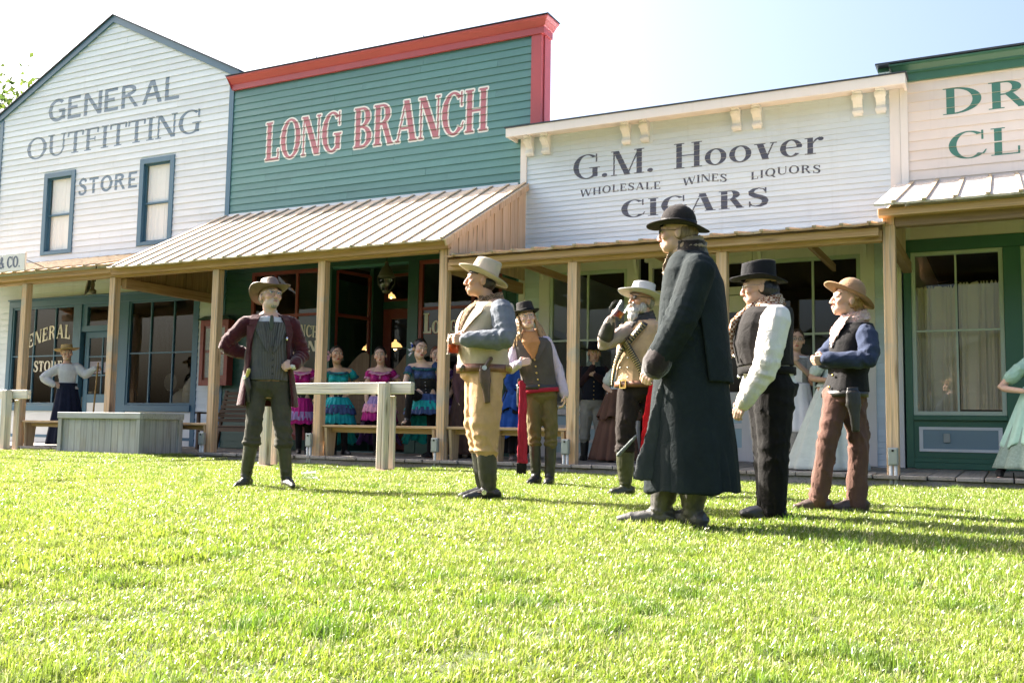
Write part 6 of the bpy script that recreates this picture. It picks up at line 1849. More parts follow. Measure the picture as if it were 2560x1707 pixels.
    def hat(s, mat, crown=.115, rx=.087, ry=.104, top=.80, brim=.085, side=.03, front=-.012, back=-.006, tilt=0.0, lift=.052, crease=.018, band=None, band_h=.022, dome=0.0, roll=0.0, bend=1.0, shift=0.0, edge=0.0, asym=0.0, mat_under=None):
        """felt hat: crown with creased top, brim whose edge rises by side at the sides"""
        T = s.HM @ Matrix.Rotation(R(-tilt), 3, 'X') @ Matrix.Rotation(R(roll), 3, 'Y'); o = s.head + s.HM @ (Vector((0, shift, lift)) * s.hs) - s.B
        n = 40; mb = MB(); mb.sm = True; k = s.hs
        def W(x, y, z): return o + T @ (Vector((x, y, z)) * k)
        prof = []
        for i in range(9):
            u = i / 8; r = 1 - (1 - top) * u ** 1.3 if not dome else (1 - u ** 2.6) ** .5 * .95 + .05 if u < 1 else .25
            prof.append((r, crown * u))
        if not dome: prof += [(top * .93, crown * 1.035), (top * .72, crown * 1.03 - crease * .35), (top * .4, crown * 1.02 - crease), (.02, crown * 1.01 - crease)]
        else: prof += [(.12, crown * 1.01), (.01, crown * 1.015)]
        rows = []
        for (r, z) in prof:
            row = []
            for q in range(n):
                a = 2*math.pi*q/n; x, y = rx*r*math.cos(a), ry*r*math.sin(a)
                pin = 1 - .10 * max(0, -math.sin(a)) ** 2 * (z / crown) * (0 if dome else 1)
                row.append(W(x * pin, y, z + .0015*math.sin(3*a + s.seed) + (.010 * math.sin(a) * (z / crown) * (0 if dome else 1))))
            rows.append(row)
        fs = [(j*n+q, j*n+(q+1) % n, (j+1)*n+(q+1) % n, (j+1)*n+q) for j in range(len(rows)-1) for q in range(n)]
        mb.add([p for r_ in rows for p in r_], fs); cro = mb.build("hat", mat, s.root)
        mb = MB(); mb.sm = True; m_ = 7; vs = []
        for lay, dz in ((0, .0025), (1, -.0025)):
            for j in range(m_ + 1):
                u = j / m_
                for q in range(n):
                    a = 2*math.pi*q/n; ca, sa = math.cos(a), math.sin(a)
                    x = (rx * .985 + brim*u) * ca; y = (ry * .985 + brim*u) * sa
                    z = (side * (abs(ca) ** 2.2) + front * max(0, -sa) ** 1.6 + back * max(0, sa) ** 1.6) * u ** 1.5 * bend + asym * ca * u**1.5 + .003*math.sin(4*a + s.seed)*u + edge * max(0, u - .7) / .3
                    vs.append(W(x, y, z + dz))
        fs = []
        for lay in (0, 1):
            for j in range(m_):
                for q in range(n):
                    a = lay*(m_+1)*n + j*n; f4 = (a+q, a+(q+1) % n, a+n+(q+1) % n, a+n+q); fs.append(f4 if lay == 0 else f4[::-1])
        e0, e1 = m_*n, (m_+1)*n + m_*n
        for q in range(n): fs.append((e0+q, e0+(q+1) % n, e1+(q+1) % n, e1+q))
        i0, i1 = 0, (m_+1)*n
        for q in range(n): fs.append((i0+(q+1) % n, i0+q, i1+q, i1+(q+1) % n))
        mb.add(vs, fs); mb.build("brim", mat, cro)
        if band is not None:
            mb = MB(); mb.sm = True; vs = []
            for (z, g) in ((.002, .0035), (band_h, .0035), (band_h, .0005), (.002, .0005)):
                u = z / crown; r = 1 - (1 - top) * u ** 1.3 if not dome else (1 - u**2.6)**.5*.95 + .05
                for q in range(n):
                    a = 2*math.pi*q/n; vs.append(W((rx*r + g)*math.cos(a), (ry*r + g)*math.sin(a), z))
            mb.add(vs, [(j*n+q, j*n+(q+1) % n, ((j+1) % 4)*n+(q+1) % n, ((j+1) % 4)*n+q) for j in range(4) for q in range(n)]); mb.build("hat_band", band, cro)
        return cro
    def glasses(s, mat, lens, rx=.019, rz=.014, dark=False):
        mb = MB(); mb.sm = True
        for sx in (-1, 1):
            pts = [s.H(sx*.032 + rx*math.cos(a), -.098, .012 + rz*math.sin(a)) - s.B for a in [2*math.pi*k/14 for k in range(15)]]
            mb.tube(pts, .0016*s.hs, 5); mb.tube([s.H(sx*.051, -.096, .016) - s.B, s.H(sx*.074, -.05, .016) - s.B, s.H(sx*.080, .01, .012) - s.B], .0017*s.hs, 5)
        mb.tube([s.H(-.013, -.099, .015) - s.B, s.H(0, -.105, .018) - s.B, s.H(.013, -.099, .015) - s.B], .0016*s.hs, 5)
        g = mb.build("spectacles", mat, s.root)
        for sx in (-1, 1):
            m2 = MB(); m2.add([s.H(sx*.032 + rx*math.cos(a), -.0985, .012 + rz*math.sin(a)) - s.B for a in [2*math.pi*k/14 for k in range(14)]], [list(range(14))]); m2.build("lens", lens, g)
    def part(s, V, name, mat, amp=.003, lam=.06, vox=None, smooth=2, parent=None, **kw):
        return s.cl(V, name, mat, amp, lam, vox=vox, smooth=smooth, parent=parent, **kw)
    def skirt(s, mat, top, hem, r0, r1, pleats=16, pamp=.018, name="skirt", ry=0.85, n=96, rows=22, thick=.0, off=(0, 0), wavy=0.012, hemamp=0.0, parent=None, bell=1.0, a0=0.0, a1=360.0, trim=None):
        """pleated tube from the waist centre down to the hem centre; can be a partial wrap"""
        g = random.Random(s.seed + int(r1 * 1000)); ph = [g.uniform(0, 6.28) for _ in range(8)]
        f = rotz(-s.hv, s.pyaw); X = rotz(f, 90); mb = MB(); mb.sm = True; full = abs(a1 - a0) >= 359.9; cols = n if full else n + 1; vs = []
        for j in range(rows + 1):
            u = j / rows; c = top.lerp(hem, u)
            r = r0 + (r1 - r0) * (u ** bell)
            for k in range(cols):
                a = R(a0 + (a1 - a0) * k / n)
                w_ = pamp * (u ** .8) * (math.sin(pleats*a + ph[0] + .8*math.sin(2*a + ph[1]) + .7*u*math.sin(3*a+ph[4])) + .4*math.sin(pleats*1.7*a + ph[2])) + wavy*math.sin(3*a + ph[3])*u
                q = c + X*((r + w_)*math.cos(a)) + (-f)*((r*ry + w_)*math.sin(a)) + UP*(hemamp*math.sin(pleats*a*.5 + ph[5])*u*u)
                vs.append(q - s.B)
        fs = []
        for j in range(rows):
            for k in range(n):
                k2 = (k + 1) % cols; fs.append((j*cols+k, j*cols+k2, (j+1)*cols+k2, (j+1)*cols+k))
        mb.add(vs, fs); o = mb.build(name, mat, parent or s.root)
        md = o.modifiers.new("thickness", 'SOLIDIFY'); md.thickness = .004
        return o
    def ruffle(s, mat, pts, w=.035, amp=.012, freq=55, name="ruffle", down=None, parent=None):
        """gathered strip along a closed or open line of points"""
        P = [Vector(p) for p in pts]; mb = MB(); vs = []; acc = 0
        Q = []
        for i in range(len(P) - 1):
            for t in (0, .25, .5, .75): Q.append(P[i].lerp(P[i+1], t))
        Q.append(P[-1]); c = sum(P, Vector()) / len(P)
        for i, p in enumerate(Q):
            if i: acc += (p - Q[i-1]).length
            o_ = p - c; o_.z = 0; o_ = o_.normalized() if o_.length > 1e-4 else Vector((0, 0, 0)); dn = down or (UP * -.6 + o_ * .8)
            dn = dn.normalized() if hasattr(dn, 'normalized') else dn
            for j in range(4):
                u = j / 3; vs.append(p - s.B + dn * (w*u) + o_ * (amp*u*math.sin(acc*freq*2.4)) + UP * (amp*.6*u*math.sin(acc*freq*2.4 + 1.3)))
        fs = [(i*4+j, i*4+j+1, (i+1)*4+j+1, (i+1)*4+j) for i in range(len(Q)-1) for j in range(3)]
        mb.sm = True; mb.add(vs, fs); o = mb.build(name, mat, parent or s.root); md = o.modifiers.new("thickness", 'SOLIDIFY'); md.thickness = .003
        return o
    def strip(s, mat, pts, w, th=.006, name="strap", nrm=None, parent=None):
        """flat band through world points; nrm gives the outward direction"""
        mb = MB(); P = [Vector(p) for p in pts]; vs = []
        for i, p in enumerate(P):
            d = (P[min(i+1, len(P)-1)] - P[max(i-1, 0)]).normalized(); nn = Vector(nrm[i] if isinstance(nrm, list) else nrm); sd = d.cross(nn).normalized(); nn = sd.cross(d).normalized()
            ww = w[i] if hasattr(w, '__len__') else w
            for a, b_ in ((-1, 0), (1, 0), (1, 1), (-1, 1)): vs.append(p - s.B + sd*(a*ww/2) + nn*(b_*th))
        fs = []
        for i in range(len(P) - 1):
            for k in range(4): fs.append((4*i+k, 4*i+(k+1) % 4, 4*i+4+(k+1) % 4, 4*i+4+k))
        fs += [(3, 2, 1, 0), tuple(4*(len(P)-1)+k for k in range(4))]
        mb.sm = True; mb.add(vs, fs); return mb.build(name, mat, parent or s.root)
    def holster(s, top, down, out, mat, L=.24, gun=None, w=.045, name="holster"):
        down = down.normalized(); out = (out - down*out.dot(down)).normalized(); sd = out.cross(down).normalized(); V = Vol()
        V.loft([(top - down*.03, sd, out, w, .022), (top + down*L*.25, sd, out, w*1.0, .024), (top + down*L*.55, sd, out, w*.72, .021), (top + down*L, sd, out, w*.52, .017)], 16)
        V.loft([(top - down*.06 + out*-.012, sd, out, w*.8, .012), (top + down*.08 + out*-.012, sd, out, w*1.15, .012)], 12)
        h = s.part(V, name, mat, .001, .05, vox=.007, smooth=2)
        if gun is not None:
            V = Vol(); V.limb([top - down*.02, top - down*.055 + sd*.02, top - down*.10 + sd*.055], [.016, .018, .020], 10); s.part(V, "revolver_grip", gun, .0005, .05, vox=.006, parent=h)
            mb = MB(); mb.sm = True; q = top - down*.035 + out*.004 - s.B; mb.tube([q - out*.02, q + out*.02], .019, 12); mb.build("revolver_cylinder", M_SILVER, h)
        return h

def beer_mug(loc, axis, label, r=.042, h=.145, fill=.62, handle=(1, 0, 0)):
    """glass mug with facets, handle and beer"""
    t = tag(empty("beer_mug", loc[:]), label, "mug", "glass mugs of beer"); z = Vector(axis).normalized(); hx = Vector(handle); hx = (hx - z*hx.dot(z)).normalized(); M3 = Matrix((hx, z.cross(hx), z)).transposed()
    def tr(o): o.matrix_local = M3.to_4x4(); return o
    mb = MB(); mb.sm = False; mb.lathe([(r*.2, -h/2), (r*1.04, -h/2), (r*1.06, -h/2 + .012), (r, -h/2 + .02), (r, h/2), (r*.93, h/2), (r*.92, -h/2 + .022), (.001, -h/2 + .02)], 14); tr(mb.build("glass", M_CLEAR, t))
    mb = MB(); mb.sm = True; mb.tube([(r*.97, 0, h*.32), (r*1.5, 0, h*.36), (r*1.85, 0, h*.15), (r*1.8, 0, -h*.15), (r*1.4, 0, -h*.32), (r*.97, 0, -h*.30)], .0075, 10); tr(mb.build("handle", M_CLEAR, t))
    mb = MB(); mb.sm = True; top = -h/2 + h*fill; mb.lathe([(.001, -h/2 + .024), (r*.9, -h/2 + .024), (r*.91, top), (.001, top)], 20); tr(mb.build("beer", M_BEER, t))
    return t
def clearmat(name, tint, lo=.03, hi=.5):
    m = bpy.data.materials.new(name); m.use_nodes = True; nt = m.node_tree; nt.nodes.remove(nt.nodes["Principled BSDF"])
    tr = N(nt, "ShaderNodeBsdfTransparent"); tr.inputs[0].default_value = (*tint, 1); gl = N(nt, "ShaderNodeBsdfGlossy"); gl.inputs["Roughness"].default_value = 0.03
    lw = N(nt, "ShaderNodeLayerWeight"); lw.inputs["Blend"].default_value = 0.35; mr = N(nt, "ShaderNodeMapRange"); mr.inputs["To Min"].default_value = lo; mr.inputs["To Max"].default_value = hi
    nt.links.new(lw.outputs["Facing"], mr.inputs["Value"]); mx = N(nt, "ShaderNodeMixShader"); nt.links.new(mr.outputs[0], mx.inputs[0]); nt.links.new(tr.outputs[0], mx.inputs[1]); nt.links.new(gl.outputs[0], mx.inputs[2]); nt.links.new(mx.outputs[0], nt.nodes["Material Output"].inputs["Surface"])
    return m
M_CLEAR = clearmat("mug_glass", (0.93, 0.95, 0.95), .02, .28)
m_ = bpy.data.materials.new("amber_beer"); m_.use_nodes = True; nt = m_.node_tree; nt.nodes.remove(nt.nodes["Principled BSDF"])
_t = N(nt, "ShaderNodeBsdfTransparent"); _t.inputs[0].default_value = (0.55, 0.17, 0.02, 1); _d = N(nt, "ShaderNodeBsdfTranslucent"); _d.inputs[0].default_value = (0.42, 0.13, 0.02, 1); _e = N(nt, "ShaderNodeBsdfDiffuse"); _e.inputs[0].default_value = (0.20, 0.06, 0.012, 1)
_m1 = N(nt, "ShaderNodeMixShader"); _m1.inputs[0].default_value = 0.5; nt.links.new(_d.outputs[0], _m1.inputs[1]); nt.links.new(_e.outputs[0], _m1.inputs[2])
_m2 = N(nt, "ShaderNodeMixShader"); _m2.inputs[0].default_value = 0.62; nt.links.new(_t.outputs[0], _m2.inputs[1]); nt.links.new(_m1.outputs[0], _m2.inputs[2]); nt.links.new(_m2.outputs[0], nt.nodes["Material Output"].inputs["Surface"])
M_BEER = m_
for o_ in tg.children: o_.data.materials[0] = M_CLEAR

# ================================================================ people: the cast
FAIR, TAN, PALE = (0.57, 0.37, 0.285), (0.46, 0.275, 0.185), (0.63, 0.43, 0.345)
M_GOLDB = plain("gold_button", (0.60, 0.42, 0.14), rough=0.3, metal=1.0)
M_DKBTN = plain("dark_button", (0.02, 0.018, 0.016), rough=0.35)

def coat(s, mat, spec, sr, th=.020, name="coat", amp=.004, lam=.13, parent=None, arms=(0, 1), stretch=(1, 1, .5), folds=.008, extra=None):
    V = Vol(); rings = []
    for (t, rx, ry, a0, a1) in spec:
        p, X, Y = s.spine(t); rings.append((p, X, Y, rx, ry, a0, a1))
    V.shell(rings, 0, 0, th); fo = []
    for i in arms:
        a = s.arms[i]; V.limb([s.spine(.93)[0].lerp(a[0], .45), a[0]], [sr[0]*.86, sr[0]]); V.limb(a, list(sr))
        d = (a[2] - a[1]).normalized(); V.limb([a[2] - d*.05, a[2] - d*.005], [sr[2]*1.06, sr[2]*1.08])
        fo.append((a, folds, .06, (1,), .16))
    return s.cl(V, name, mat, amp, lam, fo, stretch=stretch, parent=parent, extra=extra)

# ---------------------------------------------------------------- man in the maroon coat
def man_maroon():
    s = Person(660, 1214, "man in open maroon frock coat, grey vest and brown brimmed hat standing on the lawn", yaw=6, skin=FAIR)
    s.pose((676, 744, .04), (675, 785, 0), (671, 952, 0),
           [[(613, 811, .0), (562, 866, -.06), (626, 888, -.08)], [(730, 812, .0), (757, 884, -.04), (738, 911, .14)]],
           [[(645, 958, 0), (634, 1062, .05), (614, 1196, .0)], [(698, 958, 0), (706, 1066, .05), (717, 1201, .02)]],
           hyaw=26, hpitch=14, hroll=3, hs=1.06, toes=[-28, 18])
    tc = -s.hv
    s.body(hands=[(1, -s.u*.9 - UP*.15 + tc*.25, -UP*.3 - tc*.6, .95, 1, 1.08)], beard=(.46, .40, .35, .6), hair=(.25, .22, .20))
    s.shirt(cloth("white_shirt_cotton", (.62, .62, .66)), sr=(.058, .052, .040), t0=.2, armset=())
    vm = cloth("grey_pinstripe_vest_wool", (.060, .064, .080), stripe=((.11, .11, .12), 26.0), col2=(.095, .085, .075))
    v = s.vest(vm, dr=.022, t0=-.02, t1=.93)
    s.lapels(vm, .42, .86, dr=.030); s.buttons(M_DKBTN, (.50, .40, .30, .20, .10, .02), 4, dr=.036, parent=v)
    s.trousers(cloth("grey_brown_trouser_wool", (.065, .062, .050)), lr=(.102, .084, .072), upto=.36, blouse=.020, foldamp=.010)
    s.boots(leather("dark_olive_boot_leather", (.022, .023, .017), .36), top=.34, shaft=.066, toe=.175)
    cm = cloth("maroon_coat_wool", (.052, .0080, .0145), var=.18, sheen=.3)
    c = coat(s, cm, [(.99, .115, .09, -56, 236), (.94, .185, .108, -60, 238), (.86, .215, .125, -58, 238), (.70, .212, .150, -52, 228), (.50, .216, .158, -46, 216), (.22, .226, .165, -40, 212), (0, .250, .175, -40, 212), (-.20, .272, .182, -40, 214), (-.38, .288, .188, -42, 216)],
             (.080, .072, .060), folds=.012)
    s.edge_lapel(cm, [(.36, 47, 49), (.52, 42, 54), (.68, 37, 62), (.80, 33, 66), (.81, 33, 58), (.90, 30, 60), (.97, 32, 70)], .038, 1)
    s.edge_lapel(cm, [(.36, 66, 68), (.52, 56, 66), (.68, 43, 66), (.80, 34, 68), (.81, 34, 58), (.90, 31, 60), (.97, 32, 70)], .038, -1)
    for i, sx in ((1, 1),):
        a = s.arms[i]; d = (a[2] - a[1]).normalized(); V = Vol(); V.limb([a[2] - d*.01, a[2] + d*.022], [.044, .043]); s.part(V, "shirt_cuff", MATS["white_shirt_cotton"], .001, .05)
    V = Vol(); f = rotz(-s.hv, s.cyaw); X = rotz(f, 90); p = s.neck + UP*.02
    V.loft([(p - UP*.03 + f*.005, X, f, .072, .074), (p + UP*.018, X, f, .066, .068)], 20); col = s.part(V, "collar", MATS["white_shirt_cotton"], .001, .05, vox=.006)
    V = Vol(); q = s.on_torso(.86, 0, .03)[0]; V.loft([(q + UP*.045 + f*.008, X, f, .018, .012), (q - UP*.01 + f*.008, X, f, .026, .010), (q - UP*.08 + f*.006, X, f, .012, .008)], 14); V.ball(q + UP*.05 + f*.010, (.020, .015, .016)); s.part(V, "cravat", cloth("grey_green_cravat_silk", (.07, .085, .082)), .003, .03, vox=.006)
    V = Vol(); q, n = s.on_torso(.62, 36, .052); V.ball(q, Vector((.012, .012, .02))); V.mb.build("badge", M_SILVER, c); c.children[-1].location = tuple(-x for x in s.B)
    s.hat(leather("worn_brown_hat_leather", (.085, .055, .038), .55), crown=.112, top=.74, brim=.080, side=.050, front=-.014, back=-.03, tilt=6, lift=.048, crease=.03, band=leather("hat_band_leather", (.03, .02, .014)), bend=1.1, asym=.016)
    s.hair(hairmat("grey_hair", (.24, .22, .20)), [((0, .045, .005), (.080, .072, .062)), ((.0, -.056, -.093), (.030, .026, .022)), ((0, -.091, -.0465), (.024, .007, .005))], amp=.003)
    s.glasses(M_SILVER, M_LENS)
    hp, n = s.on_torso(-.02, -68, .05); s.holster(hp, -UP*1.0 + s.u*.12, n, M_BLKLEA, L=.20, gun=plain("brass_pistol_grip", (.45, .40, .16), rough=.35, metal=.4))
man_maroon()

# ---------------------------------------------------------------- man in tan trousers holding a mug
def man_tan():
    s = Person(1216, 1250, "man in cream hat, tan vest and mustard trousers holding a beer mug in both hands", yaw=-58, skin=TAN, k=1.10)
    s.pose((1201, 705, 0), (1233, 752, -.01), (1210, 918, 0),
           [[(1222, 782, -.20), (1190, 855, -.24), (1146, 868, -.02)], [(1254, 778, .20), (1262, 846, .30), (1166, 849, .26)]],
           [[(1203, 925, -.08), (1198, 1058, -.05), (1212, 1232, -.06)], [(1216, 925, .08), (1212, 1058, .10), (1222, 1232, .07)]],
           hyaw=-84, hpitch=7, hs=1.05, toes=[-82, -70], bulge=.055)
    tc = -s.hv
    s.body(hands=[(0, -s.u*.55 + UP*.45 + tc*.25, tc*.6 + s.u*.35, .62, -1, 1.05), (1, -s.u*1.0 + UP*.10 - tc*.25, -tc*.9 - s.u*.1, .80, 1, 1.08)], hair=(.015, .012, .01), jaw=1.10)
    sm = cloth("blue_grey_shirt_cotton", (.150, .163, .190)); s.shirt(sm, sr=(.090, .084, .056), dr=.012, sy=1.16)
    v = s.vest(cloth("tan_canvas_vest", (.47, .385, .28), var=.12), dr=.030, t0=-.08, sy=1.22, sh=.40)
    s.lapels(MATS["tan_canvas_vest"], .45, .84, dr=.038, sy=1.22)
    s.trousers(cloth("mustard_canvas_trousers", (.46, .295, .160), var=.16), lr=(.130, .112, .084), upto=.42, blouse=.012, sy=1.24, foldamp=.009)
    s.boots(M_BOOT, top=.40, shaft=.076, toe=.19, foot=.05)
    s.belt(M_BELT, -.03, w=.062, dr=.030, sy=1.24, name="gun_belt"); hp, n = s.on_torso(-.10, 62, .055, sy=1.24); s.holster(hp, -UP + s.u*.10, n, M_HOLST, L=.24, gun=M_HOLST)
    for i in range(7):
        q, n = s.on_torso(-.025, 108 + i*5.2, .039, sy=1.24); mb = MB(); mb.sm = True; c = q - s.B; mb.tube([c - UP*.022, c + UP*.018, c + UP*.026], [.0055, .0055, .002], 8); mb.build("cartridge", M_BRASS, s.root)
    q, n = s.on_torso(-.03, 4, .038, sy=1.24); V = Vol(); V.ball(q, (.03, .03, .03)); s.part(V, "buckle", plain("dull_buckle_metal", (.16, .13, .10), rough=.35, metal=.9), .001, .05, vox=.007)
    s.scarf(cloth("tan_check_neckerchief", (.30, .20, .12), plaid=((.07, .045, .03), 90.0)), r=.084, thick=.017, drop=.24, w=.08, sy=1.2)
    s.hat(cloth("cream_felt", (.43, .375, .295), var=.08, weave=.1), crown=.125, top=.86, brim=.088, side=.018, front=.012, back=.004, tilt=16, lift=.040, crease=.006, band=cloth("tan_hat_ribbon", (.25, .13, .07)), band_h=.036, shift=.012)
    s.hair(hairmat("black_hair", (.014, .011, .010)), [((0, .042, .0), (.081, .074, .062)), ((0, -.02, .055), (.072, .07, .03))], amp=.003)
    beer_mug(s.J(1133, 862, .10), UP + s.u*.02, "straight glass mug half full of dark beer held at waist height", handle=tuple(s.u*.4 - tc), r=.050, h=.175, fill=.5)
    for i in (1,):
        an = s.legs[i][2]; f = rotz(-s.hv, s.toes[i]); c = Vector((an.x, an.y, s.B.z + .07)); mb = MB(); mb.sm = True
        mb.tube([c + rotz(f, 90)*.058*math.cos(a) + f*(.02 + .09*math.sin(a)) - s.B + UP*.0 for a in [2*math.pi*k/16 for k in range(17)]], .006, 6); mb.build("spur_strap", M_HOLST, s.root)
        mb = MB(); mb.sm = True; q = c + tc*.062 + f*.04 - s.B; mb.tube([q, q + tc*.008], .020, 12); mb.build("spur_buckle", M_SILVER, s.root)
man_tan()

# ---------------------------------------------------------------- young man with long fair hair
def man_longhair():
    s = Person(1356, 1209, "young man with long fair hair, black hat, copper neckerchief and hanging red sash", yaw=-6, skin=PALE)
    s.pose((1317, 797, .04), (1328, 838, 0), (1350, 972, 0),
           [[(1293, 858, .0), (1274, 922, .04), (1296, 910, .26)], [(1367, 855, .0), (1394, 922, -.02), (1411, 986, .05)]],
           [[(1333, 976, 0), (1336, 1080, .03), (1340, 1190, .0)], [(1369, 976, 0), (1378, 1078, .03), (1374, 1196, .02)]],
           hyaw=10, hpitch=8, hroll=-9, hs=1.02, toes=[-25, -12])
    tc = -s.hv
    s.body(hands=[(0, s.u*.75 + UP*.25 - tc*.1, -tc*.8 - UP*.1, .45, -1, 1.05), (1, -UP - s.u*.0 + tc*.1, -s.u*.9, .45, 1, 1.05)], hair=(.22, .14, .07), lips=(.50, .20, .17))
    s.shirt(cloth("lilac_shirt_cotton", (.50, .43, .52), var=.12), sr=(.062, .056, .045), dr=.010)
    vm = cloth("taupe_vest_wool", (.085, .074, .066), var=.18); v = s.vest(vm, dr=.024, t0=-.05); s.lapels(vm, .50, .88, dr=.032); s.buttons(M_GOLDB, (.52, .40, .28, .16, .05), 2, dr=.04, r=.011, parent=v)
    s.trousers(cloth("olive_trousers_twill", (.135, .108, .050), var=.2), lr=(.098, .076, .066), upto=.30, blouse=.012, foldamp=.009)
    s.boots(M_BOOT, top=.28, shaft=.064, toe=.18)
    s.belt(M_BLKLEA, .02, w=.05, dr=.022)
    rm = cloth("crimson_sash_cotton", (.33, .022, .042), var=.2); s.belt(rm, -.04, w=.045, dr=.020, name="sash", tilt=.02, th=.010)
    k0 = s.J(1303, 957, .16); V = Vol()
    for j, (dx, L) in enumerate(((0, 0), (.045, 0))):
        a, m1, b_ = s.J(1303 + j*7, 958, .17), s.J(1301 + j*10, 1055, .19), s.J(1300 + j*12, 1158, .18)
        V.loft([(a, s.u, tc, .022, .012), (m1, s.u, tc, .030, .010), (b_, s.u, tc, .036, .009)], 12)
    V.ball(k0, (.034, .028, .030)); s.part(V, "sash_tail", rm, .007, .05, vox=.008, stretch=(1, 1, .25))
    V = Vol(); 
    for j in range(5):
        p = s.J(1293 + j*5.5, 1158, .18); V.limb([p, p - UP*.11], [.011, .006], 8)
    s.part(V, "sash_fringe", cloth("black_fringe", (.015, .014, .014)), .003, .03, vox=.007)
    s.scarf(cloth("copper_silk_neckerchief", (.42, .20, .075), var=.2, rough=.55), r=.080, thick=.022, drop=.25, w=.13, knot=False, amp=.0035)
    hm = hairmat("dark_blond_hair", (.36, .215, .095))
    s.hair(hm, [((0, .04, .0), (.083, .078, .075))], [([(sx*.076, -.005 + .02*j, .03), (sx*(.084 + .012*j), -.012 + .022*j, -.07), (sx*(.092 + .022*j), -.024 + .03*j, -.16 - .01*j), (sx*(.10 + .035*j), -.018 + .03*j, -.23 - .02*j)], (.014, .019, .017, .006)) for sx in (-1, 1) for j in range(5)])
    s.hat(cloth("black_felt", (.022, .019, .019), var=.15, weave=.1), crown=.108, top=.86, brim=.046, side=.026, front=-.008, back=.0, tilt=2, lift=.052, crease=.012, band=cloth("black_hat_ribbon", (.01, .01, .01)), band_h=.03)
    hp, n = s.on_torso(-.02, -80, .055); s.holster(hp, -UP, n, M_BLKLEA, L=.18, gun=M_HOLST)
man_longhair()

